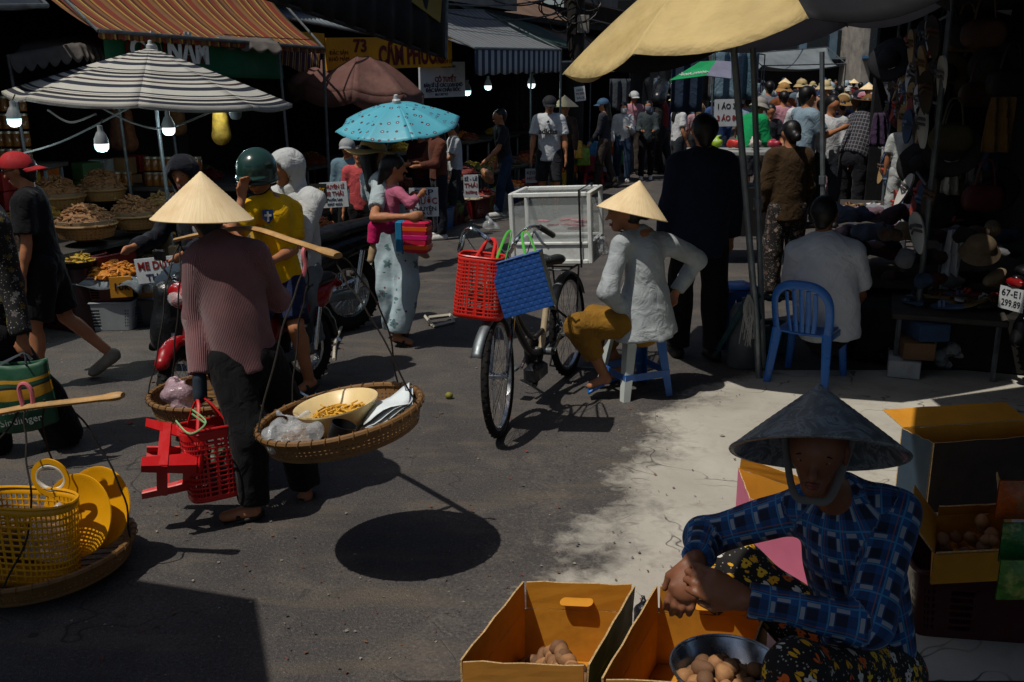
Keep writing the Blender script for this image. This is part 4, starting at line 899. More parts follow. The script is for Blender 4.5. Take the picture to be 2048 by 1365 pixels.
# the boxes at her back
a = WZ(1487, 985, .4)
box4('open pink printed cardboard box behind the seller\'s arm', WZ(1500, 1000, .4), WZ(1640, 1052, .4), WZ(1480, 962, .4) + V(.02, .12, 0), .4, {'b': (.06, -20)}, {'f': CARD_PINK, 'l': CARD_PINK}, None, .004)
MC, wC, dC = box4('large cardboard box with open flap and dark printed front at right', WZ(1868, 884, .35), WZ(2130, 866, .35), WZ(1812, 862, .35) + V(.0, .05, 0), .34, {'b': (.15, 74)}, {'f': pm('dark_print', '#3a2a20', .7, .4, 6, dirt='#1c1a1a'), 'l': CARD_BLUE}, None, .004)
zD = .26; crate('dark red plastic crate carrying the small fruit box at right', TM(WZ(1965, 1120, zD) * 1.0 - V(0, -.05, zD - .004), -8), .5, .36, zD - .006, plastic('#3a0d10'))
MD, wD, dD = box4('small orange cardboard box with flaps open and fruits inside', WZ(1868, 1112, zD + .11), WZ(2028, 1104, zD + .11), WZ(1872, 1034, zD + .11), .11, {'l': (.16, 38), 'r': (.18, -24), 'f': (.05, 60), 'b': (.06, -35)}, {'f': CARD, 'l': CARD, 'r': CARD, 'b': CARD}, None, zD + .004)
for i in range(12): fruit(MD @ V(rn.uniform(-.4, .3) * wD, rn.uniform(-.3, .35) * dD, .05 + .03 * (i % 3)), i + 9, 'brown sapodilla fruit in the small orange box', 'fruits in the small orange box')
for i, (px, py, Y, c_, lb) in enumerate(((2032, 1000, 2.9, '#b8531c', 'orange snack packet hanging at the right edge'), (2040, 1085, 2.8, '#2c6b34', 'green snack packet hanging at the right edge, upper one'), (2036, 1160, 2.7, '#5a8a3a', 'green and purple snack packet hanging at the right edge, lowest'))):
    p = W(px, py, Y); m = MB(); m.grid(lambda u, v: p + V((u - .5) * .12, -.02 * math.sin(u * 3.14) * math.sin(v * 3.14) - .003, (v - .5) * .13), 8, 8); m.grid(lambda u, v: p + V((u - .5) * .12, .02 * math.sin(u * 3.14) * math.sin(v * 3.14) + .003, (v - .5) * .13), 8, 8)
    m.build('snack_packet', pm('foil_' + str(i), c_, .3, .4, 30, .4, 40, .01, dirt='#d8c878' if i else '#2f7a5a'), None, label=lb, cat='packet', group='snack packets at the right edge')

# ------------------------------------------------------------------ woman with the shoulder pole
def hatA(root, J, s): cone_hat(root, W(405, 438, 4.32), V(.02, .06, 1).normalized(), .21, .2)
carry = person('woman in mauve knit sweater and conical hat carrying a shoulder pole', (-1.1, 4.25, 0), 118, 1.5, .0095, dict(head=(0, 18), twist=-6), dict(pelvis=W(492, 716, 4.28), neck=W(440, 487, 4.3), head=W(414, 440, 4.36),
    shL=W(400, 520, 4.26), shR=W(508, 512, 4.34), elL=W(392, 640, 4.28), haL=W(399, 752, 4.18), elR=W(555, 600, 4.55), haR=W(480, 480, 4.68), hdL=(0, -.05, -1), hdR=(-.6, .3, .5),
    knL=W(500, 868, 4.14), anL=W(506, 1006, 4.16), toeL=W(450, 1034, 4.13), knR=W(585, 850, 4.4), anR=W(610, 978, 4.4), toeR=W(596, 1004, 4.45)), KNIT, 'long', DARKCLOTH, 'long', 'sandal', 'short', hatA, SKIN, None, .03, .03, -.07, False, .006, tuv=True, collar=KNIT)
soft('glove', [cap(W(399, 755, 4.18), W(400, 792, 4.17), .036, .04, ax=(1, 0, 0), sq=.8)], pm('dark_glove', '#1f2c36', .8, .3), carry['root'], .01, .01, .004)
pf_, pm_, pb_ = W(352, 480, 4.85), W(500, 462, 4.32), W(676, 512, 3.72)
m = MB(); m.tube(spline([pf_, W(420, 466, 4.6), pm_ + V(0, 0, .01), W(590, 484, 4.0), pb_], 8), [.016] * 4 + [.019] * 25 + [.024, .026, .024, .02], 10, flat=.6)
m.build('shoulder_pole', BAMBOO, None, label='pale flat bamboo pole across the shoulder of the woman in the mauve sweater', cat='pole')
trC = W(688, 838, 3.72); MT = TM(trC - V(0, 0, .06), 0, 0, -10); woven_tray('large round woven tray with a beige basin hanging behind the carrying woman', MT, .322, .085)
def ropes(label, pts):
    t = thing('carrying_ropes', label, 'rope', pts[0][0])
    for p in pts:
        m = MB(); q = spline(p, 8); m.tube([x + V(.003 * math.sin(i * 1.1), .003 * math.cos(i * 1.1), 0) for i, x in enumerate(q)], .0038, 6); m.build('rope', ROPE, t)
    return t
hk = W(668, 505, 3.75); hk2 = W(612, 500, 3.92); def_ = [MT @ V(.325 * math.cos(a), .325 * math.sin(a), .095) for a in (3.5, 2.4, .9, -.25)]
rt = ropes('dark twisted ropes holding the large woven tray with the basin', [[hk2, W(605, 545, 3.9), W(565, 660, 3.75), def_[0]], [hk2, W(615, 570, 3.92), W(598, 650, 3.95), def_[1]], [hk, W(705, 535, 3.8), W(770, 640, 3.85), def_[2]], [hk, W(690, 560, 3.7), W(745, 640, 3.65), def_[3]]])
m = MB(); m.tube(spline([W(614, 492, 3.93), W(606, 505, 3.9), W(611, 530, 3.9), W(606, 552, 3.9)], 5), .009, 8); m.build('pink_hook', plastic('#c46a72'), rt)
bw = MT @ V(-.02, .05, .012); m = MB(); Mb = MT.copy(); Mb.translation = bw
cream = plastic('#dcc48e', .35); t = thing('plastic_basin', 'beige plastic basin of yellow noodles on the hanging woven tray', 'basin', bw)
m.lathe([(.001, .006), (.105, .006), (.158, .098), (.17, .104), (.17, .098), (.163, .094), (.11, .0), (.001, .0)], 44, Mb); m.build('basin_shell', cream, t)
m = MB(); rn = random.Random(8)
for i in range(130):
    a, r = rn.uniform(0, 6.28), .1 * math.sqrt(rn.random()); c = V(r * math.cos(a), r * math.sin(a), .04 + rn.uniform(0, .025)); d = V(rn.uniform(-1, 1), rn.uniform(-1, 1), rn.uniform(-.3, .3)).normalized() * .035
    m.tube([Mb @ (c - d), Mb @ (c + V(0, 0, .008)), Mb @ (c + d)], .0035, 5)
meta(m.build('noodles', pm('noodle', '#d9a63c', .5, .2, 30), None), 'tangled yellow noodles lying in the beige basin', 'noodles', kind='stuff')
bag_soft('plastic_bag', 'knotted clear plastic bag at the near side of the hanging tray', 'bag', MT @ V(-.15, -.13, .085), (.27, .22, .17), CLEAR, 2, .009, .016)
m = MB(); cm = MT @ Matrix.Translation((.005, -.175, .015)) @ Matrix.Rotation(.5, 4, 'Y'); m.lathe([(.001, .004), (.04, .004), (.046, .09), (.05, .09), (.046, 0), (.001, 0)], 24, cm); m.build('cup', BLACKP, None, label='small black cup leaning beside the beige basin on the tray', cat='cup')
t = thing('paper_stack', 'stack of white wrapping papers on the right of the hanging tray', 'paper', MT @ V(.2, .03, .01)); rn = random.Random(2)
for i in range(6):
    m = MB(); A = rn.uniform(-.2, .2); Mq = MT @ Matrix.Translation((.19 + rn.uniform(-.01, .01), .04, .02 + .012 * i)) @ Matrix.Rotation(A, 4, 'Z') @ Matrix.Rotation(-.25, 4, 'Y')
    m.grid(lambda u, v: Mq @ V((u - .5) * .19, (v - .5) * .23, .012 * math.sin(u * 5 + v * 4 + i)), 6, 6); m.build('sheet', pm('white_paper', '#d5dfe2', .8, .1, 6, .2, 20, .01), t, solid=.002)
# front tray
trF = W(425, 792, 4.62); MF = TM(trF - V(0, 0, .06), 0, 0, -2); woven_tray('small woven tray with a pink bag hanging in front of the carrying woman', MF, .29, .085)
ropes('dark twisted ropes holding the small woven tray in front', [[pf_ + V(.02, 0, 0), W(335, 560, 4.7), W(318, 690, 4.6), MF @ V(-.29, -.06, .09)], [pf_ + V(.02, 0, 0), W(360, 560, 4.75), W(350, 690, 4.72), MF @ V(-.24, .16, .09)], [pf_, W(430, 600, 4.8), MF @ V(.25, .15, .09)]])
bag_soft('plastic_bag', 'knotted pink and white bag in the small front tray', 'bag', MF @ V(-.12, -.08, .1), (.2, .2, .2), pm('pink_bag', '#b89aa4', .3, .4, 30, .9, 40, .01, alpha=.75, spec=.8), 19, .011, .014)
# red basket with the stool tied on
RED = plastic('#c01a1c', .35); MR = TM(W(432, 1000, 4.12), 32, -3, 0); MR.translation = W(432, 990, 4.12)
redb = mesh_basket('red plastic mesh shopping basket hanging from the carrying woman\'s hand', MR, .26, .17, .33, RED, .86, 44, 15, .68, False)
for sg in (-1, 1):
    q = MB(); hand = W(400, 792, 4.16); a, b = MR @ V(-.075, .085 * sg, .31), MR @ V(.075, .085 * sg, .31); q.tube(spline([a, a.lerp(hand, .6) + V(0, 0, .02), hand + V(.01 * sg, 0, .0), b.lerp(hand, .6) + V(0, 0, .02), b], 6), .0085, 6, flat=.55)
    q.build('handle', RED, redb)
bag_soft('plastic_bag', 'bag of herbs inside the red basket of the carrying woman', 'bag', MR @ V(.01, 0, .15), (.17, .13, .26), pm('herb_bag', '#3e4a34', .5, .5, 25, .5, 50, .008, dirt='#b9bfc0'), 6, .012, .012)
ax_ = V(.93, .25, -.12).normalized(); MS = Matrix.Translation(W(288, 918, 4.05)) @ frame(ax_, (0, -.3, 1)).to_4x4(); MS = MS @ Matrix.Rotation(.3, 4, 'Z')
plastic_stool('small red plastic stool tied sideways to the red basket', MS, RED, None, .22, .25)
m = MB(); m.tube(spline([W(352, 842, 4.08), W(380, 868, 3.98), W(412, 845, 4.0), W(385, 820, 4.06)], 6), .004, 5); m.tube([W(384, 828, 4.03), W(412, 848, 4.0)], .004, 5); m.build('tie_ribbon', plastic('#7fae7a'), None, label='pale green ribbon tying the red stool to the basket', cat='ribbon')

# ------------------------------------------------------------------ the load at the left edge
YEL = plastic('#d99a0c', .35); lt = WZ(92, 1112, .07); ML = TM(lt - V(0, 0, .05), 0, 0, -5); woven_tray('woven tray under the yellow basket at the left edge', ML, .345, .08)
MY = TM(ML @ V(.0, -.12, .02), -8); yb = mesh_basket('yellow plastic mesh basket with round white handles', MY, .43, .2, .335, YEL, .88, 56, 13, .7, False, 2.6, top=.1)
for sg in (-1, 1):
    def lug(u, v, sg=sg): a = (u - .5) * 2.6; return MY @ V((.155 * a / 1.3) * 1.0, sg * (.1 - .02 * abs(a) ** 3 / 2.2), .27 + v * .085 * math.cos(a * 1.1) ** 2 + 0)
    for hx_ in ((-.09,) if sg < 0 else (.055,)):
        q = MB(); c = V(hx_ * 1.15, sg * .098, .38); q.tube([MY @ (c + V(.06 * math.cos(a), .004, .05 * math.sin(a))) for a in np.linspace(0, 6.283, 25)[:-1]], .0085, 8, closed=True); q.build('ring_handle', plastic('#cfcabb'), yb)
        q = MB(); q.lathe([(.06, -.004), (.08, -.004), (.08, .004), (.06, .004)], 28, MY @ Matrix.Translation(c) @ Matrix.Rotation(math.pi / 2, 4, 'X'), close=True); q.build('handle_surround', YEL, yb)
bag_soft('plastic_bag', 'clear bag of bottles inside the yellow basket', 'bag', MY @ V(.07, .01, .17), (.2, .17, .3), CLEAR, 12, .012, .016)
bag_soft('food_bundle', 'brown bundle inside the yellow basket', 'bundle', MY @ V(-.06, 0, .12), (.16, .15, .2), pm('brown_bundle', '#4a3828', .6, .5, 20, .4, 40, .008), 13, .014, .012)
for i in range(2):
    q = MB(); Md = Matrix.Translation(ML @ V(.17 + .045 * i, .03 + .075 * i, .2 - .005 * i)) @ frame(V(-.3, -.88, .32 + .06 * i), (0, 0, 1)).to_4x4()
    q.lathe([(.001, .0), (.02, .0), (.022, .004), (.11, .006), (.15, .03), (.165, .034), (.167, .03), (.152, .024), (.112, .0), (.001, -.004)], 44, Md); o = q.build('plastic_basin', YEL, None, label=('yellow plastic basin leaning on the yellow basket, front one', 'yellow plastic basin leaning behind the other, rear one')[i], cat='basin', group='yellow basins at the left edge')
m = MB(); m.tube(spline([W(-420, 862, 3.75), W(-60, 832, 3.7), W(60, 814, 3.66), W(180, 800, 3.62), W(246, 791, 3.6)], 6), [.02] * 20 + [.022, .026, .027, .025, .018], 10, flat=.6); m.build('shoulder_pole', BAMBOO, None, label='pale bamboo carrying pole reaching in from the left edge', cat='pole')
hp = W(48, 806, 3.66); hp2 = W(125, 800, 3.64)
rt = ropes('dark ropes hanging from the pole at the left edge to the woven tray', [[hp, W(52, 900, 3.6), W(60, 1050, 3.45), ML @ V(-.0, -.345, .08)], [hp, W(15, 860, 3.7), W(-60, 960, 3.65), ML @ V(-.34, .0, .08)], [hp2, W(180, 862, 3.65), W(245, 985, 3.65), ML @ V(.345, .02, .09)], [W(88, 800, 3.65), W(96, 900, 3.72), ML @ V(.05, .34, .09)]])
m = MB(); m.tube(spline([W(46, 812, 3.66), W(38, 778, 3.66), W(48, 768, 3.66), W(62, 780, 3.66), W(66, 808, 3.66)], 5), .009, 8); m.build('pink_hook', plastic('#c46a72'), rt)
# ------------------------------------------------------------------ bicycle with the glass case
pf, pr = G(1003, 870), G(1139, 748); f = (pf - pr); wb = f.length; f.normalize(); lean = math.radians(3); r = f.cross(V(0, 0, 1)); u = V(0, 0, 1) * math.cos(lean) + r * math.sin(lean); r = f.cross(u).normalized(); R = .338
def B(x, y, z): return pr + f * (x * wb) + r * y + u * z       # x: 0 rear axle, 1 front axle
t = thing('bicycle', 'black and cream step-through bicycle standing in the road with baskets', 'bicycle', (pf + pr) / 2)
st = Matrix.Rotation(math.radians(9), 3, 'Z') @ r; spoked_wheel(t, B(1, 0, R), st, R, .022, 32, .03); spoked_wheel(t, B(0, 0, R), r, R, .022, 32, .03)
BK = pm('black_enamel', '#16161a', .35, .25, 12, .1, 60, spec=.6); CRE = pm('cream_enamel', '#a7977a', .4, .25, 12, .15, 60, dirt='#6a5a48')
bbk = B(.43, 0, .30); sd = B(.30, 0, .62); hd = B(.83, 0, .78)
m = MB(); m.tube(spline([hd - u * .08, B(.72, 0, .5), B(.58, 0, .34), bbk], 6), .022, 10); m.build('down_tube', BK, t)
m = MB(); m.tube(spline([hd - u * .02, B(.7, 0, .56), B(.55, 0, .42), B(.4, 0, .42)], 6), .015, 10); m.build('top_tube', BK, t)
m = MB(); m.tube([bbk, sd], .021, 10); m.build('seat_tube', CRE, t)
m = MB(); m.tube([sd, B(.285, 0, .76)], .013, 8); m.build('seat_post', CHROME, t)
for sg in (-1, 1):
    m = MB(); m.tube([bbk + r * .03 * sg, B(0, .055 * sg, R)], .01, 8); m.tube([sd - u * .05, B(0, .055 * sg, R)], .008, 8); m.build('rear_stay', BK, t)
    m = MB(); m.tube(spline([hd - u * .08 + r * .03 * sg, B(.9, .05 * sg, .6), B(1.0, .05 * sg, R)], 5), .012, 8); m.build('fork_blade', CHROME, t)
m = MB(); m.tube([hd - u * .1, hd + u * .06], .02, 10); m.build('head_tube', BK, t)
m = MB(); m.tube([hd + u * .06, hd + u * .2], .013, 8); m.build('stem', CHROME, t)
hb0 = hd + u * .2; hl, hr_ = W(935, 458, 5.62), W(1085, 458, 5.72)
m = MB(); m.tube(spline([W(922, 492, 5.95), W(928, 466, 5.75), W(945, 458, 5.55), W(975, 478, 5.4), hb0, W(1035, 478, 5.45), W(1060, 456, 5.6), W(1082, 456, 5.75), W(1104, 470, 5.9)], 7), .0125, 8); hb = m.build('handlebar', CHROME, t)
for a, b in ((W(924, 484, 5.9), W(920, 500, 6.0)), (W(1080, 455, 5.74), W(1106, 471, 5.92))): m = MB(); m.tube([a, b], .018, 8); m.build('grip', BLACKP, hb)
for a, b in ((W(930, 470, 5.7), W(917, 505, 5.72)), (W(1068, 462, 5.6), W(1098, 498, 5.6))): m = MB(); m.tube([a, a.lerp(b, .5) + V(0, -.02, -.01), b], .007, 6); m.build('brake_lever', STEEL, hb)
m = MB(); m.tube(spline([W(930, 470, 5.7), W(955, 505, 5.4), W(1000, 530, 5.35), hd], 6), .003, 5); m.tube(spline([W(1068, 462, 5.6), W(1050, 520, 5.4), W(1025, 560, 5.35), hd], 6), .003, 5); m.build('brake_cable', BLACKP, t)
soft('saddle', [cap(B(.36, 0, .83), B(.25, -.05, .83), .03, .055, ax=u, sq=.6), cap(B(.36, 0, .83), B(.25, .05, .83), .03, .055, ax=u, sq=.6)], BLACKP, t, .012, .03)
for c0, a0, a1 in ((B(1, 0, R), .55, 2.2), (B(0, 0, R), .5, 2.7)):
    m = MB(); m.grid(lambda q, v: c0 + (f * math.cos(a0 + (a1 - a0) * q) + u * math.sin(a0 + (a1 - a0) * q)) * (R + .018 - .012 * (2 * v - 1) ** 2) + r * (v - .5) * .06, 24, 4); m.build('mudguard', GALV, t, solid=.002)
m = MB(); m.tube([bbk - r * .07, bbk + r * .07], .025, 12)
m.build('bottom_bracket', OLDMETAL, t)
for sg, a in ((1, -.5), (-1, 2.64)):
    e = bbk + r * .085 * sg + (f * math.cos(a) + u * math.sin(a)) * .165; m = MB(); m.tube([bbk + r * .08 * sg, e], .011, 8); c = m.build('crank', CHROME, t)
    m = MB(); m.box(e + r * .05 * sg, (.085, .07, .022), Matrix((f, r, u)).transposed(), 1, .005); m.build('pedal', OLDMETAL, c)
m = MB(); Mc = Matrix.Translation(bbk + r * .062) @ frame(r, u).to_4x4(); m.lathe([(.001, -.012), (.105, -.012), (.11, 0), (.105, .012), (.001, .012)], 28, Mc); m.tube([bbk + r * .062 + u * .06, B(0, .06, R + .03)], .02, 8, flat=.5); m.tube([bbk + r * .062 - u * .06, B(0, .06, R - .03)], .018, 8, flat=.5); m.build('chain_guard', BK, t)
m = MB(); m.tube([B(.55, 0, .12), bbk], .02, 6); m.box(B(.52, 0, .2), (.2, .1, .1), Matrix((f, r, u)).transposed(), 1, .02); m.build('gear_case', BK, t)
m = MB()
for sg in (-1, 1): m.tube([B(.0, .06 * sg, R), B(.0, .09 * sg, .74)], .006, 6); m.tube([B(.2, .09 * sg, .745), B(-.25, .09 * sg, .745)], .007, 6)
for q in range(5): m.tube([B(.18 - q * .1, -.09, .745), B(.18 - q * .1, .09, .745)], .006, 6)
m.build('rear_rack', OLDMETAL, t)
m = MB()
for sg in (-1, 1): m.tube(spline([B(0, .06 * sg, R), B(-.06, .14 * sg, .12), B(-.1, .18 * sg, .012)], 4), .008, 6)
m.tube([B(-.1, -.18, .012), B(-.1, .18, .012)], .008, 6); m.build('rear_stand', OLDMETAL, t)
# glass case
cw, cd, ch = .5, .4, .45; cz = .78; cc = B(-.02, .0, 0); cc = V(cc.x - .05, cc.y - .02, 0)
Mg = Matrix((r * -1, f * -1, u)).transposed().to_4x4(); Mg = Matrix.Rotation(math.radians(6), 4, 'Z') @ Mg; Mg.translation = V(cc.x, cc.y, 0) + u * cz
if Mg.to_3x3().col[0].x < 0: Mg = Mg @ Matrix.Rotation(math.pi, 4, 'Z')
t = thing('glass_case', 'white framed glass food case on the bicycle rack', 'display case', Mg.translation); GX = (-cw / 2, cw / 2); GY = (-cd / 2, cd / 2)
for x in GX:
    for y in GY: m = MB(); m.box(Mg @ V(x, y, ch / 2), (.028, .028, ch), Mg.to_3x3(), 1, .006); m.build('corner_post', WHITEP, t)
for z in (.014, .13, ch - .014):
    for y in GY: m = MB(); m.box(Mg @ V(0, y, z), (cw - .03, .026, .028 if z != .13 else .02), Mg.to_3x3(), 1, .005); m.build('rail', WHITEP, t)
    for x in GX: m = MB(); m.box(Mg @ V(x, 0, z), (.026, cd - .03, .028 if z != .13 else .02), Mg.to_3x3(), 1, .005); m.build('rail', WHITEP, t)
for y in GY: m = MB(); m.box(Mg @ V(0, y, .07), (cw - .03, .006, .1), Mg.to_3x3()); m.build('lower_panel', WHITEP, t)
for x in GX: m = MB(); m.box(Mg @ V(x, 0, .07), (.006, cd - .03, .1), Mg.to_3x3()); m.build('lower_panel', WHITEP, t)
m = MB(); m.box(Mg @ V(0, 0, .012), (cw - .04, cd - .04, .008), Mg.to_3x3()); m.build('floor', WHITEP, t)
for nm, c, s_ in (('pane', V(0, -cd / 2, .24), (cw - .03, .003, .26)), ('pane', V(0, cd / 2, .24), (cw - .03, .003, .26)), ('pane', V(-cw / 2, 0, .24), (.003, cd - .03, .26)), ('pane', V(cw / 2, 0, .24), (.003, cd - .03, .26)), ('top_pane', V(0, 0, ch - .004), (cw - .03, cd - .03, .003)), ('glass_shelf', V(0, 0, .2), (cw - .03, cd - .03, .004))):
    m = MB(); m.box(Mg @ c, s_, Mg.to_3x3()); m.build(nm, GLASS, t, False)
rn = random.Random(4)
for i in range(14):
    m = MB(); c = Mg @ V(rn.uniform(-.17, .17), rn.uniform(-.12, .12), .21 + .012 * (i % 4)); m.box(c, (.09, .03, .016), Mg.to_3x3() @ Matrix.Rotation(rn.uniform(-1, 1), 3, 'Z'), 1, .006)
    m.build('wrapped_snack', pm('pink_wrap', '#b06a74', .4, .5, 40, .4, 60), None, label='pink wrapped snack on the glass shelf of the food case', cat='snack', group='wrapped snacks in the glass case')
m = MB(); m.tube([Mg @ V(cw * .38, -cd * .5 - .02, -.02), Mg @ V(cw * .38, -cd * .5 - .02, ch + .012), Mg @ V(cw * .38, cd * .5 + .02, ch + .012), Mg @ V(cw * .38, cd * .5 + .02, -.02)], .007, 5, flat=.4); m.build('elastic_strap', BLACKP, None, label='black elastic strap over the glass food case', cat='strap')
bag_soft('plastic_bag', 'small clear plastic bag hanging at the side of the glass case', 'bag', Mg @ V(cw * .5 + .05, -.05, .08), (.1, .1, .18), CLEAR, 21, .012, .012)
# baskets on the handlebar
MRb = Matrix.Translation(W(957, 632, 5.2)) @ Matrix.Rotation(math.radians(-14), 4, 'Z') @ Matrix.Rotation(math.radians(4), 4, 'Y'); REDB = plastic('#cf2a20', .35)
rb = mesh_basket('red plastic mesh basket hanging from the bicycle handlebar', MRb, .235, .15, .33, REDB, 1.12, 40, 17, .62, False, top=.07)
for sg in (-1, 1): q = MB(); a = MRb @ V(-.02, .07 * sg, .32); b = MRb @ V(.07, .07 * sg, .32); q.tube(spline([a, W(975, 480, 5.42), W(990, 482, 5.4), b], 6), .008, 6, flat=.5); q.build('handle', REDB, rb)
bag_soft('food_bundle', 'pale bundle inside the red basket on the handlebar', 'bundle', MRb @ V(0, 0, .15), (.18, .12, .2), pm('pale_bundle', '#a08a70', .7, .4, 25, .4, 40, .008), 31, .012, .012)
def woven_bag(label, M, w, d, h, c1, c2, nx=11, nz=11):
    t = thing('woven_bag', label, 'bag', M.translation); per = [(-w / 2, -d / 2), (w / 2, -d / 2), (w / 2, d / 2), (-w / 2, d / 2)]
    for s_, (a, b, n) in enumerate(((0, 1, nx), (1, 2, 6), (2, 3, nx), (3, 0, 6))):
        A, C = V(*per[a], 0), V(*per[b], 0); no = V((C - A).y, -(C - A).x, 0).normalized(); m = MB()
        for j in range(nz):
            for i in range(n):
                o = .0022 if (i + j) % 2 else 0.; u0, u1 = (i + .06) / n, (i + .94) / n; v0, v1 = (j + .06) / nz * h, (j + .94) / nz * h; k = 1.0
                p = [A.lerp(C, u0) + V(0, 0, v0), A.lerp(C, u1) + V(0, 0, v0), A.lerp(C, u1) + V(0, 0, v1), A.lerp(C, u0) + V(0, 0, v1)]; cm = (p[0] + p[2]) / 2 + no * (o + .0006)
                q = [x + no * o * .3 for x in p]; m.add([M @ x for x in q] + [M @ cm], [(0, 1, 4), (1, 2, 4), (2, 3, 4), (3, 0, 4)])
        m.add([M @ (x - no * .002) for x in (A, C, C + V(0, 0, h), A + V(0, 0, h))], [(0, 1, 2, 3)]); m.build('woven_side', c1 if s_ % 2 == 0 else c2, t, False)
    m = MB(); m.add([M @ V(x, y, .002) for x, y in per], [(0, 1, 2, 3)]); m.build('base', c1, t, False)
    m = MB(); m.tube([M @ V(x, y, h) for x, y in per], .007, 6, closed=True); m.build('rim', c1, t); return t
BLU = plastic('#0c4488', .6); MW = Matrix.Translation(W(1062, 622, 5.12)) @ Matrix.Rotation(math.radians(-8), 4, 'Z') @ Matrix.Rotation(math.radians(-17), 4, 'Y') @ Matrix.Rotation(math.radians(-6), 4, 'X')
wb_ = woven_bag('blue woven plastic bag hanging from the bicycle handlebar', MW, .27, .13, .29, BLU, plastic('#8f8d74', .5), 11, 11)
for x in (-.09, .09): q = MB(); q.tube(spline([MW @ V(x - .03, -.06, .27), W(1028 + x * 180, 470, 5.42), W(1040 + x * 190, 468, 5.44), MW @ V(x + .03, -.06, .27)], 6), .008, 6, flat=.5); q.build('handle', plastic('#4fa83f'), wb_)
# ------------------------------------------------------------------ woman sitting by the bicycle
JAC = cloth('#a3abae', .22, .45, 9); MUST = cloth('#8a6420', .35, .6, 10)
def hatB(root, J, s): cone_hat(root, W(1264, 428, 5.88), V(.22, .1, 1).normalized(), .208, .195, None, cloth('#3a4a30'), J['head'] - J['hu'] * .1 + J['hf'] * .03)
sw = person('woman in pale grey jacket and conical hat sitting on the two-tone stool', V(1.28 * .6, 5.9, 0), 148, 1.55, .011, dict(head=(-38, 4), twist=0), dict(pelvis=W(1290, 640, 5.92), neck=W(1287, 468, 5.9), head=W(1248, 428, 5.9),
    shL=W(1243, 492, 5.8), elL=W(1216, 585, 5.72), haL=W(1250, 625, 5.85), shR=W(1338, 490, 5.98), elR=W(1396, 520, 6.15), haR=W(1352, 585, 6.1), knL=W(1158, 652, 5.8), anL=W(1208, 748, 5.9), toeL=W(1182, 772, 5.88), knR=W(1188, 640, 6.15), anR=W(1240, 735, 6.25), toeR=W(1215, 756, 6.22)),
    JAC, 'long', MUST, 'long', None, 'bun', hatB, SKIN, None, .026, .03, -.11, True, .006, collar=JAC, legcut=.62, tname='jacket', topk=lambda J, s: [cap(J['pelvis'] + J['t'] * .14, J['pelvis'] - J['t'] * .09, .17, .225, fb=1, ax=J['f'], sq=.85)])
for p in ('anL', 'anR'):
    q = MB(); c = sw[p]; to = sw['toe' + p[-1]]; q.grid(lambda a, b: (c - V(0, 0, .05)).lerp(to + (to - c) * .25 - V(0, 0, .01), a) + V(.0, (b - .5) * .08, -.008), 6, 3); q.build('slipper', plastic('#145aa0'), sw['root'], solid=.015)
plastic_stool('white and blue two-tone plastic stool under the seated woman', TM(G(1272, 796) + V(.0, .12, 0), 24), plastic('#b9c2bf', .4), plastic('#2e62a8', .4), .31, .45)
# ------------------------------------------------------------------ motorbikes and riders, left
bikeA, LA = motorbike('red-fendered motorbike with two riders behind the carrying woman', G(372, 862), G(615, 770), plastic('#8c0c12', .3), 3, steer=24)
bikeB, LB = motorbike('dark motorbike behind the one with two riders', G(412, 722), G(700, 660), plastic('#17181d', .25), 3)
ang = math.degrees(math.atan2((G(345, 868) - G(615, 770)).y, (G(345, 868) - G(615, 770)).x))
YJ = cloth('#d8a700', .18, .5, 8); NVS = cloth('#141e3c', .3)
def helmG(root, J, s):
    cap_hat(root, J, pm('green_helmet', '#1f3a34', .22, .15, 6, .03, 30, spec=.6), 'helmet', s * .94, up=.03)
    m = MB(); h_ = J['head']; m.tube(spline([h_ + J['hr'] * .1, h_ + J['hr'] * .08 - J['hu'] * .09 + J['hf'] * .03, h_ - J['hu'] * .125 + J['hf'] * .05, h_ - J['hr'] * .08 - J['hu'] * .09 + J['hf'] * .03, h_ - J['hr'] * .1], 5), .007, 6, flat=.4); m.build('chin_strap', BLACKP, root)
ym = person('man in yellow football jersey and dark green helmet on the motorbike', LA(.32, 0, 0) - V(0, 0, 0), ang - 6, 1.62, .011, dict(head=(-28, 6)), dict(pelvis=W(562, 568, 6.0), neck=W(533, 398, 5.95), head=W(514, 345, 5.93), shR=W(505, 420, 5.85), elR=W(462, 470, 5.7), haR=W(484, 398, 5.76), shL=W(580, 420, 6.05), elL=W(586, 500, 5.95), haL=W(545, 522, 5.72),
    hdR=(.1, .1, 1), knL=W(592, 655, 5.8), anL=W(618, 758, 5.92), toeL=W(598, 782, 5.85), knR=W(505, 640, 5.62), anR=W(490, 770, 5.72), toeR=W(470, 792, 5.62)), YJ, 'short', NVS, 'short', 'sandal', 'short', helmG, SKIN, None, .028, .02, -.06, True, .006, collar=cloth('#2f6a2a'), tname='jersey', bname='shorts')
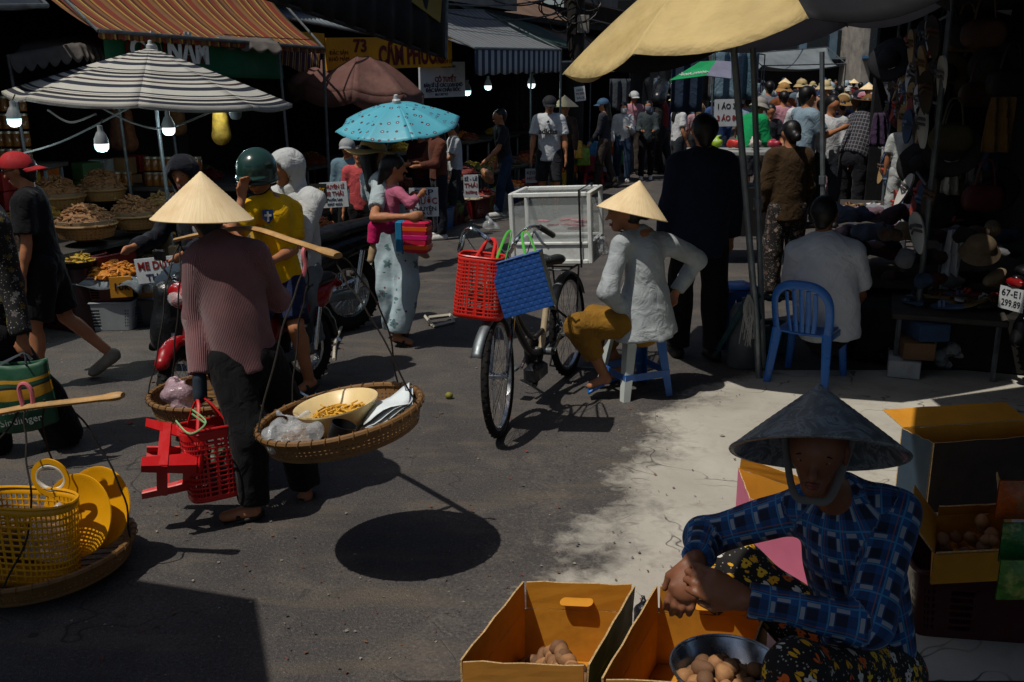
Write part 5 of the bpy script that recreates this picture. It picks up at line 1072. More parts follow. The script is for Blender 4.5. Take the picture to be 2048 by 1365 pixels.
# badge on the chest
bc_ = W(536, 433, 5.8); bM = facing(bc_, (1, .25, 0), (0, -.05, 1)); m = MB(); m.prism([(-.03, .04), (.03, .04), (.032, -.01), (0, -.045), (-.032, -.01)], 0, .004, bM); bd = m.build('badge', pm('badge_blue', '#1d3a66', .6, .3), ym['root'])
m = MB(); m.prism([(-.006, .03), (.006, .03), (.006, .012), (.02, .012), (.02, 0), (.006, 0), (.006, -.03), (-.006, -.03), (-.006, 0), (-.02, 0), (-.02, .012), (-.006, .012)], .005, .007, bM); m.build('cross', WHITE_INK, bd); text('BRASIL', .022, pm('ink_green', '#2f6a2a', .7), bd, bM @ Matrix.Translation((0, -.06, .002)))
WH = cloth('#b4b8b8', .15, .5, 8)
def hood(matc):
    def fn(root, J, s):
        c = J['head']; soft('hood', [cap(c - J['hf'] * .02 * s + J['hu'] * .03 * s, c + J['hf'] * .02 * s + J['hu'] * .03 * s, .118 * s, .11 * s), cap(c - J['hf'] * .03 * s - J['hu'] * .05 * s, J['neck'] - J['hu'] * .02, .1 * s, .1 * s)], matc, root, .014, .03, .006, 3, carve=[cap(c + J['hf'] * .06 * s - J['hu'] * .03 * s, c + J['hf'] * .25 * s - J['hu'] * .03 * s, .075 * s, .1 * s)])
    return fn
person('passenger in white hooded jacket behind the man in the yellow jersey', LA(-.12, 0, 0), ang, 1.55, .014, dict(armL=(35, 6, 50), armR=(35, 6, 50)), dict(pelvis=W(597, 540, 6.34), neck=W(590, 385, 6.34), head=W(573, 340, 6.32), knL=W(610, 590, 6.2), anL=W(630, 680, 6.3), knR=W(560, 590, 6.0), anR=W(560, 690, 6.1)), WH, 'long', cloth('#6c7478'), 'long', LEATHERB, None, hood(WH), SKIN, None, .04, .02, -.05, False, .008, tname='jacket')
NJ = cloth('#12151f')
rd_ = person('rider in navy hooded jacket and jeans on the dark motorbike', LB(.3, 0, 0), ang + 10, 1.6, .014, dict(armL=(40, 8, 40), armR=(40, 8, 40), head=(-20, 5)), dict(pelvis=W(400, 545, 7.1), neck=W(388, 402, 7.05), head=W(366, 350, 7.0), knR=W(340, 565, 6.75), anR=W(338, 672, 6.85), knL=W(440, 580, 6.95), anL=W(430, 680, 7.05)), NJ, 'long', cloth('#2c3a48'), 'long', LEATHERB, 'short', hood(NJ), SKIN, None, .03, .03, -.05, True, .008, tname='jacket')
soft('leg_cover', [cap(W(340, 590, 6.5), W(334, 672, 6.5), .1, .115, ax=(0, 1, 0), sq=.9)], pm('black_oilcloth', '#1a1d20', .35, .3, 12, .5, 20, .02), rd_['root'], .016, .02, .012, 5)
# ------------------------------------------------------------------ mother, child and the turquoise umbrella
BL = cloth('#a4b2b6', .2)
def strawhat(root, J, s): cap_hat(root, J, pm('straw_pale', '#c9a468', .7, .2, 20, .4, 120, .003), 'wide', s * .98, up=.045)
mo = person('woman in leaf print trousers and straw hat carrying a child', G(792, 686), 58, 1.5, .0125, dict(head=(0, 8), legL=(4, 4), legR=(-6, 8)), dict(pelvis=W(790, 470, 7.25), neck=W(755, 345, 7.25), head=W(745, 308, 7.25), shL=W(735, 360, 7.3), elL=W(738, 400, 7.5), haL=W(770, 350, 7.55), shR=W(764, 366, 7.08), elR=W(748, 436, 6.84), haR=W(812, 434, 6.78), hdR=(1, 0, .1),
    knL=W(778, 575, 7.25), anL=W(792, 655, 7.35), toeL=W(812, 668, 7.4), knR=W(815, 570, 7.15), anR=W(795, 668, 7.1), toeR=W(820, 686, 7.1)), BL, 'short', FLORAL2, 'long', 'sandal', 'long', strawhat, SKIN, None, .016, .045, -.03, False, .007, tname='blouse')
PK = cloth('#b0607a', .2); MG = cloth('#b01556', .2)
ch_ = person('small child in pink top carried on the woman\'s hip', W(786, 470, 7.02), 15, .92, .0105, dict(head=(0, 2)), dict(hs=1.42, pelvis=W(780, 445, 7.03), neck=W(784, 372, 7.02), head=W(788, 338, 7.02), shL=W(765, 385, 7.12), elL=W(798, 400, 7.12), haL=W(820, 392, 7.1), shR=W(798, 388, 6.94), elR=W(820, 408, 6.9), haR=W(836, 394, 6.9), knR=W(750, 455, 6.88), anR=W(745, 498, 6.86), toeR=W(741, 520, 6.84), knL=W(828, 462, 7.02), anL=W(840, 500, 7.05), toeL=W(853, 512, 7.05)), PK, 'long', MG, 'long', pm('beige_clog', '#9a8464', .6, .2), 'pony', None, SKIN, None, .02, .02, -.06, True, .004, legcut=.75)
TQ = None
k = NT('turquoise_print'); dd = k.n('ShaderNodeTexVoronoi'); dd.inputs['Scale'].default_value = 19; dd.inputs['Randomness'].default_value = .35; k.L(k.tc.outputs['Object'], dd.inputs['Vector']); d_ = dd.outputs['Distance']
c = k.mix(k.math('MULTIPLY', k.math('LESS_THAN', d_, .26), k.math('GREATER_THAN', d_, .13)), lin('#4a9db0'), lin('#3a2434')); c = k.mix(k.math('LESS_THAN', d_, .1), c, lin('#b9a8b0')); k.base(c); k.set(Roughness=.5); k.bump(k.noise(14, 3), .3, .01); TQ = k.m
hnd = W(770, 350, 7.55); umbrella('small turquoise umbrella with a dotted print held by the woman with the child', W(793, 206, 7.22), W(797, 248, 7.25), .45, 8, [TQ], pole=[W(793, 206, 7.22), hnd + V(0, 0, .1), hnd - V(0, 0, .03)], sag_=.02, bulge=.6, polr=.006, start=.3, name='hand_umbrella')
hb_ = W(824, 470, 6.95); t = thing('shopping_bag', 'pink, orange and turquoise striped shopping bag on the woman\'s arm', 'bag', hb_ - V(0, 0, .13)); Mq = TM(hb_ - V(0, 0, .13), -12)
m = MB(); m.box(Mq @ V(.04, 0, .12), (.17, .13, .22), Mq.to_3x3(), 1.06, .01); m.build('striped_side', pm('striped_bag', '#b8143c', .5, .3, 9, .2, 20), t)
for i, (z, c_) in enumerate(((.05, '#d8581a'), (.12, '#c21a6a'), (.18, '#d8581a'))): m = MB(); m.box(Mq @ V(.041, 0, z), (.176, .137, .035), Mq.to_3x3(), 1.01, .004); m.build('stripe', plastic(c_), t)
m = MB(); m.box(Mq @ V(-.075, 0, .12), (.055, .125, .22), Mq.to_3x3(), 1.06, .01); m.build('end_panel', plastic('#1f6f9a'), t)
m = MB(); m.tube(spline([Mq @ V(-.02, 0, .22), W(800, 432, 7.0), W(822, 430, 6.98), Mq @ V(.09, 0, .22)], 6), .008, 6); m.build('strap', BLACKP, t)
# ------------------------------------------------------------------ people at the left edge
BT = cloth('#0e0f13', .3); RC = pm('red_cap_cloth', '#a01c22', .8, .2, 12, .3, 60)
rc = person('man in black t-shirt, shorts and red backwards cap walking past the stall', G(118, 768), 190, 1.5, .0125, dict(head=(5, 12), lean=6, legL=(12, 12), legR=(-10, 34), armL=(4, 8, 14), armR=(10, 6, 20)), {}, BT, 'short', cloth('#0b0c10'), 'short', pm('grey_trainer', '#7c786c', .7, .3, 20, .3, 60), 'short', lambda r_, J, s: cap_hat(r_, J, RC, 'peak', s, peakdir=-J['hf'] - V(0, 0, .2)), SKIN, None, .03, .035, -.08, True, .006, bname='shorts')
m = MB(); hc = rc['head'] + rc['hf'] * .085 + rc['hu'] * .012
for sg in (-1, 1): m.tube([hc + rc['hr'] * (sg * .03 + .02 * math.cos(a)) + rc['hu'] * .016 * math.sin(a) for a in np.linspace(0, 6.283, 13)[:-1]], .003, 5, closed=True); m.tube([hc + rc['hr'] * sg * .05, hc + rc['hr'] * sg * .075 - rc['hf'] * .08], .0025, 5)
m.build('glasses', BLACKP, rc['root'])
pat = floral('sequin_print', '#0a0a0c', ['#5a4e14', '#5d5d5d', '#0a0a0c', '#0a0a0c'], 24)
lp_ = person('person in black wide trousers and patterned top with green bag, cut by the left edge', G(28, 925), 188, 1.55, .0125, dict(lean=3), dict(pelvis=W(0, 668, 4.95), neck=W(-42, 420, 4.95), head=W(-60, 360, 4.95), shL=W(-10, 452, 4.82), elL=W(18, 560, 4.85), haL=W(44, 672, 4.8), hdL=(0, 0, -1), knR=W(-40, 800, 4.9), anR=W(-10, 905, 5.0), toeR=W(-50, 930, 4.95), knL=W(85, 790, 5.0), anL=W(132, 880, 5.1), toeL=W(108, 900, 5.05)), pat, 'long', DARKCLOTH, 'long', LEATHERB, 'short', None, SKIN, None, .03, .05, -.05, False, .006)
gp = W(48, 792, 4.72); Mgb = TM(gp - V(0, 0, .17), 10, 0, -8); t = thing('shopping_bag', 'green shopping bag with yellow bands held at the left edge', 'bag', Mgb.translation)
GRN = stripes('green_bag_stripes', [(0, '#0f4a30'), (.5, '#b8860f'), (.66, '#12140f'), (.69, '#0f4a30'), (.74, '#b8860f'), (.79, '#0f4a30')], 1, 1., .6, 0, .3)
for sg in (-1, 1): m = MB(); m.grid(lambda u_, v_: Mgb @ V((u_ - .5) * (.3 + .05 * v_), sg * (.012 + .05 * math.sin(u_ * math.pi) ** .6 * math.sin(.25 + v_ * 2.4)) + .006 * math.sin(u_ * 17 + v_ * 9), .34 * v_ - .012 * math.cos((u_ - .5) * 5) * (1 - v_) + .012 * math.sin(u_ * 6) * v_), 20, 16); m.build('bag_side', GRN, t, solid=.003)
text('Verbrauchermarkt', .05, pm('ink_faded', '#7f8580', .7, .2), t, facing(Mgb @ V(0, -.066, .12), Mgb.to_3x3().col[0], (0, 0, 1)), width=.26); text('Sindlingen', .05, pm('ink_faded', '#7f8580', .7, .2), t, facing(Mgb @ V(.0, -.058, .06), Mgb.to_3x3().col[0], (0, 0, 1)), width=.2)
for sg in (-1, 1): m = MB(); m.tube(spline([Mgb @ V(-.09, .05 * sg, .33), W(42, 708, 4.78), W(50, 708, 4.78), Mgb @ V(.09, .05 * sg, .33)], 6), .012, 6, flat=.3); m.build('strap', cloth('#3a4048'), t)
# ------------------------------------------------------------------ the left row of shops
E = V(.36, .93, 0).normalized(); NL = V(-.93, .36, 0).normalized(); P0 = G(200, 662)
def SL(s, d, z=0.): return P0 + E * s + NL * d + V(0, 0, z)       # s along the row, d back from its front
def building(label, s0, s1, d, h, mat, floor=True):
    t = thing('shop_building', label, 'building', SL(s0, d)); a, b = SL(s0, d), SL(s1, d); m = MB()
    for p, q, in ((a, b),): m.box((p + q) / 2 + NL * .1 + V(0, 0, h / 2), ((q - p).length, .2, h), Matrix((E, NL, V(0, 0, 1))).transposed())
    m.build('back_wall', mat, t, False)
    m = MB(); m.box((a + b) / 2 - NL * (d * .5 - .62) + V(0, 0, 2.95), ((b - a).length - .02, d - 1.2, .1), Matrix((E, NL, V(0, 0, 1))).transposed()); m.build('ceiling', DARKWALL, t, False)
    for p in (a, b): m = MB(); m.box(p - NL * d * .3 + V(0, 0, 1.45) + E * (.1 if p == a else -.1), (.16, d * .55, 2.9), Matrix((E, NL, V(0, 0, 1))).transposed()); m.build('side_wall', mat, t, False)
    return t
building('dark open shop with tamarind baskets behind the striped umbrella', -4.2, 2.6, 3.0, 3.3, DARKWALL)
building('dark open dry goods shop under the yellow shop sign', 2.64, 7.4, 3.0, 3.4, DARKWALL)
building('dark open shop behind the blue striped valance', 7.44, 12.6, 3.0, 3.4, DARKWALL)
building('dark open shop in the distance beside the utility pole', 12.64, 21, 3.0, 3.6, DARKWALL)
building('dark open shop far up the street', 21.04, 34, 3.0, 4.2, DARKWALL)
def upper(label, s0, s1, d, z0, z1, mat):
    t = thing('upper_facade', label, 'building', SL(s0, d)); m = MB(); a, b = SL(s0, d), SL(s1, d); m.box((a + b) / 2 + V(0, 0, (z0 + z1) / 2), ((b - a).length, .3, z1 - z0), Matrix((E, NL, V(0, 0, 1))).transposed()); m.build('wall', mat, t, False)
    n = max(2, int((s1 - s0) / 1.6))
    for i in range(n): c = a.lerp(b, (i + .5) / n) - NL * .16 + V(0, 0, (z0 + z1) / 2 + .3); w = MB(); w.box(c, (.9, .06, 1.1), Matrix((E, NL, V(0, 0, 1))).transposed()); q = w.build('window', pm('dark_pane', '#20262a', .2, .2), t, False); w = MB(); w.box(c - V(0, 0, .6) - NL * .03, (1.05, .1, .08), Matrix((E, NL, V(0, 0, 1))).transposed()); w.build('sill', CEMENT, q, False)
upper('pale weathered upper storey above the awnings', 6.0, 12.4, 1.4, 3.05, 6.2, CEMENT); upper('grey upper storey beyond the utility pole', 12.6, 24, 1.5, 3.5, 7.0, pm('grey_render', '#6f6d6a', .9, .35, 1.5, .3, 30, .01, dirt='#2c2a28')); upper('tall pale house front far up the street', 25, 44, 1.0, 4.0, 9, CEMENT)
# far end of the street
def far_block(label, px0, px1, Y, z1, mat, tint):
    a, b = W(px0, 140, Y), W(px1, 140, Y); t = thing('far_building', label, 'building', V((a.x + b.x) / 2, Y, 0)); m = MB(); m.box(V((a.x + b.x) / 2, Y + 2, z1 / 2), (b.x - a.x, 4, z1)); m.build('wall', mat, t, False)
    n = 4
    for i in range(n):
        for z in (3.6, 6.4): c = V(a.x + (b.x - a.x) * (i + .5) / n, Y - .05, z); q = MB(); q.box(c, (1.2, .1, 1.5)); w = q.build('window', pm('dark_pane', '#20262a', .2, .2), t, False)
    m = MB(); m.box(V((a.x + b.x) / 2, Y - .6, 2.75), (b.x - a.x, 1.2, .12)); m.build('canopy', tint, t, False)
    m = MB(); m.box(V((a.x + b.x) / 2, Y - .02, 1.25), (b.x - a.x - 1, .1, 2.5)); m.build('shopfront', DARKWALL, t, False)
far_block('pale blue house closing the far end of the street', 1480, 1720, 62, 9, pm('blue_render', '#5d7486', .9, .3, 1, .2, 20, dirt='#3a4650'), CORR); far_block('grey house at the far end beside the blue one', 1722, 1990, 58, 8, CEMENT, pm('blue_tin', '#2c5f86', .6, .3)); far_block('sooty house at the far left end of the street', 1180, 1478, 66, 10, CEMENT, CORRB)

# awnings along the row
OS = stripes('orange_stripe_awning', [(0, '#7c5030'), (.06, '#c09a44'), (.1, '#7a3a22'), (.2, '#8a5a34'), (.26, '#c7a44c'), (.29, '#2f2620'), (.33, '#8a4028'), (.44, '#94683c'), (.5, '#c9a850'), (.53, '#5a3020'), (.6, '#8f5f36'), (.68, '#2f2a24'), (.71, '#b8873c'), (.76, '#8a3c28'), (.9, '#92683e')], 0, 5, .8, .3)
def awning(label, a, b, c, d, mat, sg=.08, corr=0, nu=40, nv=12, val=None, posts=(), group=None, flut=.03, th=.006, uvs=(1, 1)):
    t = thing('awning', label, 'awning', V(*(a + b).to_2d() / 2, 0), group); sheet('awning_sheet', mat, t, a, b, c, d, nu, nv, sg, 0, 9, th, corr, uvs, flut)
    m = MB(); m.tube([a, b], .018, 8); m.tube([d, c], .018, 8); m.tube([a, d], .014, 8); m.tube([b, c], .014, 8); m.build('frame', OLDMETAL, t)
    if val: valance('valance', val[0], t, a, b, val[1], val[2], val[3], wave=.02)
    for p in posts: m = MB(); m.tube([p, V(p.x, p.y, 0)], .016, 8); m.build('post', OLDMETAL, t)
    return t
a, b = W(196, 62, 8.3), W(648, 97, 11.2); awning('orange and brown striped awning over the tamarind stall', a, b, b + V(-1.0, 1.0, .95), a + V(-1.3, 1.0, .95), OS, .1, 0, 50, 14, (OS, .05, 40, .012), [b + V(-.02, .05, -.02)])
a, b = W(480, 20, 11.8), W(760, 72, 13.2); awning('grey corrugated sheet roof above the yellow shop sign', a, b, b + V(-1.3, 1.6, .8), a + V(-1.3, 1.6, .8), CORR, 0, 26, 180, 6, None, [], None, 0)
t = thing('cloth_banner', 'green cloth banner with white and red lettering under the striped awning', 'banner', W(300, 90, 8.6)); a, b = W(205, 66, 8.5), W(560, 94, 10.6); m = MB(); GB = pm('green_banner', '#0c5a3c', .7, .25, 2, .3, 8, .03)
m.grid(lambda u, v: a.lerp(b, u) + V(.02 * math.sin(u * 20) * v, .03 * math.sin(u * 15) * v, -.32 * v), 30, 6); m.build('cloth', GB, t, solid=.002)
d_ = (b - a).normalized(); text('CÔ NĂM', .26, WHITE_INK, t, facing(a.lerp(b, .32) - d_.cross(V(0, 0, 1)) * -.05 + V(0, -.06, -.12), d_, (0, 0, 1)), bold=.012, width=.95); text('CÔ NĂM', .26, RED_INK, t, facing(a.lerp(b, .32) + V(0, -.072, -.12), d_, (0, 0, 1)), width=.93)
GREYC = pm('grey_canvas', '#6c6763', .85, .25, 3, .3, 14, .02, dirt='#3a3735', transl=.22)
def peak(label, l, p, r_, drop, n, back):
    t = thing('small_canopy', label, 'canopy', V(p.x, p.y, 0)); bk = p + back
    for x, y in ((l, p), (p, r_)): sheet('canvas_panel', GREYC, t, x, y, y + back, x + back, 10, 6, .03); valance('scalloped_edge', GREYC, t, x, y, drop, n, .05, V(.1, -.1, 0))
    for q in (l, r_): m = MB(); m.tube([q, V(q.x + .05, q.y + .1, 0)], .014, 8); m.build('post', OLDMETAL, t)
peak('grey scalloped canopy left of the striped umbrella', W(16, 110, 8.2), W(158, 86, 8.6), W(222, 102, 8.9), .1, 6, V(-.3, .9, .12)); peak('grey scalloped canopy right above the striped umbrella', W(326, 96, 9.6), W(404, 68, 9.8), W(556, 84, 10.2), .08, 5, V(-.3, .9, .14))
t = thing('shop_sign', 'yellow shop sign with maroon lettering and the number 73', 'sign', W(775, 100, 12.3)); a, b = W(650, 76, 11.9), W(902, 74, 13.2); c = W(906, 122, 13.2); d_ = (b - a).normalized(); hgt = .36; m = MB(); m.box((a + b) / 2 - V(0, 0, hgt / 2), ((b - a).length, .03, hgt), Matrix((d_, V(0, 0, 1).cross(d_), V(0, 0, 1))).transposed()); m.build('board', SIGNY, t, False)
no = d_.cross(V(0, 0, 1)); L_ = (b - a).length; q = lambda x, z: facing(a + d_ * x + no * .019 - V(0, 0, z), d_, (0, 0, 1))
text('73', .2, MAROON_INK, t, q(L_ * .25, .1), bold=.006); text('CẨM PHƯỚC', .3, MAROON_INK, t, q(L_ * .66, .22), bold=.012, width=L_ * .54); text('ĐẶC SẢN', .06, MAROON_INK, t, q(L_ * .09, .17)); text('KHÔ MẮM', .06, MAROON_INK, t, q(L_ * .09, .24)); text('ĐT: 0918', .07, MAROON_INK, t, q(L_ * .93, .3))
t = thing('striped_cloth', 'maroon and cream striped cloth hung beside the yellow sign', 'cloth', W(600, 110, 11.4)); SC = stripes('maroon_stripe', [(0, '#4a1424'), (.3, '#b8a890'), (.4, '#4a1424'), (.6, '#b08a20'), (.72, '#3a1630')], 0, 7); a, b = W(558, 98, 11.3), W(642, 104, 11.8); m = MB(); m.grid(lambda u, v: a.lerp(b, u) + V(0, -.1 * v, -.2 * v + .03 * math.sin(u * 9) * v), 24, 5); m.build('cloth', SC, t, solid=.003)
a, b = W(560, 76, 11.4), W(648, 82, 11.9); m = MB(); m.box((a + b) / 2, ((b - a).length, .02, .16), Matrix(((b - a).normalized(), V(0, 0, 1).cross((b - a).normalized()), V(0, 0, 1))).transposed()); m.build('yellow_board', SIGNY, None, False, label='plain yellow board left of the shop sign', cat='board')
# dark hoarding with the small yellow board
t = thing('dark_hoarding', 'large dark sheet roof edge hanging in front of the yellow sign', 'roof', W(800, 60, 10.5)); a, b = W(500, -14, 9.0), W(890, 117, 11.4); c, d = W(893, -150, 11.4), W(500, -150, 9.0); m = MB()
m.grid(lambda u, v: a.lerp(b, u).lerp(d.lerp(c, u), v) + V(.02, -.02, 0) * math.sin(u * 60), 90, 4); m.build('sheet', TARP, t, solid=.02); m = MB(); m.tube([a, b], .02, 8); m.build('edge_beam', pm('rusty_beam', '#2a2320', .7, .4, 20, .4, 60), t); m = MB(); m.tube([b, c], .03, 8); m.build('end_post', OLDMETAL, t)
p, q_ = W(838, -30, 11.0), W(886, 46, 11.3); m = MB(); m.add([W(836, -40, 11.0), W(820, 2, 10.85), W(880, 46, 11.22), W(886, -40, 11.3)], [(0, 1, 2, 3)]); bd = m.build('yellow_board', pm('faded_sign', '#7c6a2a', .7, .3, 4), t, False, solid=.01)
t = thing('shop_sign', 'white shop sign with navy and red lettering right of the brown umbrella', 'sign', W(885, 158, 13.0)); a, b = W(838, 124, 12.9), W(928, 124, 13.6); d_ = (b - a).normalized(); hgt = .44; L_ = (b - a).length; m = MB(); m.box((a + b) / 2 - V(0, 0, hgt / 2), (L_, .03, hgt), Matrix((d_, V(0, 0, 1).cross(d_), V(0, 0, 1))).transposed()); m.build('board', SIGNW, t, False); no = d_.cross(V(0, 0, 1)); q = lambda x, z: facing(a + d_ * x + no * .019 - V(0, 0, z), d_, (0, 0, 1))
text('CÔ TUYẾT', .085, RED_INK, t, q(L_ * .55, .22), bold=.003); text('BÁN SỈ LẺ CÁC LOẠI KHÔ', .06, NAVY_INK, t, q(L_ * .5, .29), width=L_ * .86, bold=.002); text('ĐẶC SẢN CHÂU ĐỐC', .06, NAVY_INK, t, q(L_ * .5, .35), width=L_ * .78, bold=.002); text('0917 787 913', .045, NAVY_INK, t, q(L_ * .45, .405)); text('THUỐC NHUỘM', .04, NAVY_INK, t, q(L_ * .6, .06))
BS = stripes('blue_stripe_canvas', [(0, '#1d3552'), (.5, '#a9adb0')], 0, 16, .85, .1); GS = stripes('grey_rib_canvas', [(0, '#70757a'), (.5, '#8a8f92'), (.7, '#5e6468')], 0, 18, .75, .25)
a, b = W(950, 97, 12.8), W(1122, 100, 15.8); awning('grey ribbed awning with a blue and white striped valance', a, b, b + V(-1.2, 1.0, .62), a + V(-1.1, .9, .5), GS, .05, 0, 60, 10, (BS, .3, 8, .03), [b])
a, b = W(1045, 78, 16), W(1182, 108, 19.5); awning('dark green sheet awning beside the utility pole', a, b, b + V(-1.3, 1.2, .7), a + V(-1.3, 1.2, .7), pm('green_tin', '#2a4038', .6, .35, 1.5), 0, 20, 120, 4, None, [b], None, 0)
a, b = W(1062, 128, 15.5), W(1185, 122, 18.5); awning('low dark canvas awning beyond the striped valance', a, b, b + V(-1.0, 1.0, .35), a + V(-1.0, 1.0, .35), TARP, .06, 0, 30, 8, (TARP, .12, 9, .04), [a])
a, b = W(1120, 96, 19.5), W(1260, 118, 25); awning('brown corrugated roof behind the utility pole', a, b, b + V(-2.2, 2.2, 1.5), a + V(-2.2, 2.2, 1.5), CORRB, 0, 44, 260, 4, None, [b], None, 0)
a, b = W(1150, 150, 19), W(1306, 132, 22); awning('faded pink canvas awning behind the yellow umbrella', a, b, b + V(-.8, 1.0, .35), a + V(-.8, 1.0, .35), cloth('#8a5a6c'), .06, 0, 24, 8, None, [a, b])
a, b = W(1390, 92, 24), W(1530, 110, 27); awning('orange tiled awning far behind the green sign', a, b, b + V(-1, 1, .4), a + V(-1, 1, .4), pm('orange_tin', '#7c5220', .7, .4, 8), 0, 16, 60, 4, None, [a, b])
a, b = W(-60, 14, 7.4), W(96, 12, 7.9); awning('dark blue tarpaulin at the top left corner', a, b, b + V(-.7, .9, .4), a + V(-.7, .9, .4), pm('blue_tarp', '#16202c', .6, .3, 3, .3, 14, .02), .04)
a, b = W(1524, 132, 27), W(1692, 128, 29); t = awning('grey tarpaulin stretched over the far market street', a, b, b + V(.2, 2.5, .5), a + V(.2, 2.5, .35), pm('grey_tarp', '#70787c', .7, .3, 2, .3, 10, .02), .25, 0, 30, 10, None, [a, b], None, .12)
a, b = W(1250, 118, 34), W(1420, 126, 38); awning('brown awning far up the left row', a, b, b + V(-1.2, 1.2, .5), a + V(-1.2, 1.2, .5), CORRB, 0, 20, 60, 4, None, [a, b], None, 0)
# shop sign umbrella with green panel
t = thing('shop_sign', 'green and grey canvas sign with white lettering behind the yellow umbrella', 'sign', W(1400, 115, 15)); a, b = W(1338, 162, 14.5), W(1412, 152, 14.8); c, d = W(1432, 122, 15.6), W(1400, 124, 15.4); m = MB(); m.add([a, b, c, d], [(0, 1, 2, 3)]); m.build('green_panel', pm('green_canvas', '#128a50', .7, .15, 4), t, False, solid=.01); e = W(1462, 158, 15.0); g2 = W(1462, 124, 15.8); m = MB(); m.add([b, e, g2, c], [(0, 1, 2, 3)]); m.build('grey_panel', pm('lilac_canvas', '#77788c', .7, .2, 4), t, False, solid=.01)
text('HỒNG HẠNH', .12, WHITE_INK, t, facing((a + b) / 2 * .72 + (c + d) / 2 * .28 + V(0, -.05, .0), b - a, (d - a)), width=.48); m = MB(); m.tube([W(1430, 95, 15.6), G(1440, 372) * .0 + V(W(1430, 95, 15.6).x, 15.6, 0)], .018, 8); m.build('post', OLDMETAL, t)
# utility pole and cables
pp = W(1150, 140, 18.2); t = thing('utility_pole', 'dark utility pole hung with tangled cables', 'utility pole', V(pp.x, pp.y, 0)); m = MB(); m.tube([V(pp.x, pp.y, 0), V(pp.x, pp.y, 7)], [.17, .13], 12); m.build('pole_shaft', pm('dark_pole', '#1f1c1a', .9, .3), t)
m = MB(); m.box(V(pp.x + .12, pp.y - .16, 2.75), (.2, .14, .3), None, 1, .01); m.build('junction_box', CEMENT, t); rn = random.Random(11)
for i in range(9):
    m = MB(); c = V(pp.x + rn.uniform(-.5, .6), pp.y - .25, 2.5 + rn.uniform(.0, 1.0)); R1 = rn.uniform(.15, .4); m.tube([c + V(R1 * math.cos(a_), .06 * math.sin(a_ * 2 + i), R1 * .8 * math.sin(a_)) for a_ in np.linspace(0, 6.283, 22)[:-1]], .012, 5, closed=True); m.build('cable_coil', BLACKP, t)
for i in range(9):
    m = MB(); a = V(pp.x, pp.y - .15, 2.9 + .13 * i); b = SL(2 + 3 * (i % 3), .8, 3.1 + .1 * i) if i % 2 else V(pp.x + 6 + i, pp.y + 14, 3.6 + .2 * i); m.tube(sag(a, b, .35 + .05 * i, 18), .012, 5); m.build('overhead_cable', BLACKP, None, label=('black overhead cable sagging from the utility pole to the shops' if i % 2 else 'black overhead cable running up the street from the utility pole'), cat='cable', group='overhead cables')
# ------------------------------------------------------------------ the umbrellas
STRI = stripes('navy_stripe_canvas', [(0, '#c4c3ba'), (.1, '#c4c3ba'), (.13, '#1b1f2e'), (.18, '#c4c3ba'), (.22, '#4a2a2a'), (.235, '#c4c3ba'), (.28, '#14151a'), (.36, '#c4c3ba'), (.42, '#262a3a'), (.52, '#c4c3ba'), (.62, '#5a3a34'), (.65, '#191a20'), (.69, '#c4c3ba'), (.8, '#222838'), (.93, '#c4c3ba')], 1, 2.6, .75, .25, .12)
ub = W(322, 440, 9.0); top = W(300, 96, 8.25); umbrella('large cream and navy striped market umbrella over the left stall', top, W(304, 196, 8.25), 1.1, 8, [STRI], pole=[top, W(316, 250, 8.25), W(346, 480, 8.3), V(W(346, 480, 8.3).x + .05, 8.3, 0)], sag_=.02, bulge=.06, val=.03, start=.25, polemat=GALV)
top = W(716, 105, 12.4); BR = pm('brown_canvas', '#6a4a44', .85, .22, 3, .3, 10, .03, dirt='#8a6a60', transl=.2); umbrella('brown market umbrella in front of the yellow shop sign', top, W(712, 176, 12.4), .82, 8, [BR], pole=[top, V(top.x + .12, 12.4, 0)], sag_=.05, bulge=.75, val=.15, start=.1, polemat=GALV)
OL = pm('ochre_canvas', '#c4ad76', .8, .2, 2.5, .6, 6, .05, dirt='#a08850', transl=.08); BKC = pm('black_canvas', '#0e0e12', .8, .2, 3, .2, 10, .02); LIL = pm('grey_lilac_canvas', '#7d8096', .8, .15, 3, .2, 10, .02)
rimc = V(1.46, 6.3, 2.15); axu = V(-.18, .05, 1).normalized(); baseP = G(1518, 757)
umbrella('large ochre and black market umbrella over the blue chair', rimc + axu * .6, rimc, 1.17, 8, [LIL, LIL, BKC, OL, OL, OL, BKC, BKC], pole=[rimc + axu * .6, W(1466, 80, 6.35), W(1512, 640, 6.3), baseP], sag_=.07, bulge=.45, start=0., polemat=GALV, polr=.022)
for i, (px0, py0, px1, py1, Y) in enumerate(((1506, 96, 1524, 640, 6.55), (1644, 104, 1646, 470, 8.0))):
    a = W(px0, py0, Y); b = W(px1, py1, Y); b = b + (b - a).normalized() * (b.z / max(.05, (a - b).normalized().z)); m = MB(); m.tube([a, b], .02, 8); m.tube([a.lerp(b, .45), a.lerp(b, .48)], .03, 8); m.build('steel_post', GALV, None, label=('grey steel post beside the umbrella pole left of the seated man', 'grey steel post behind the seated man')[i], cat='post', group='steel posts of the right stall')
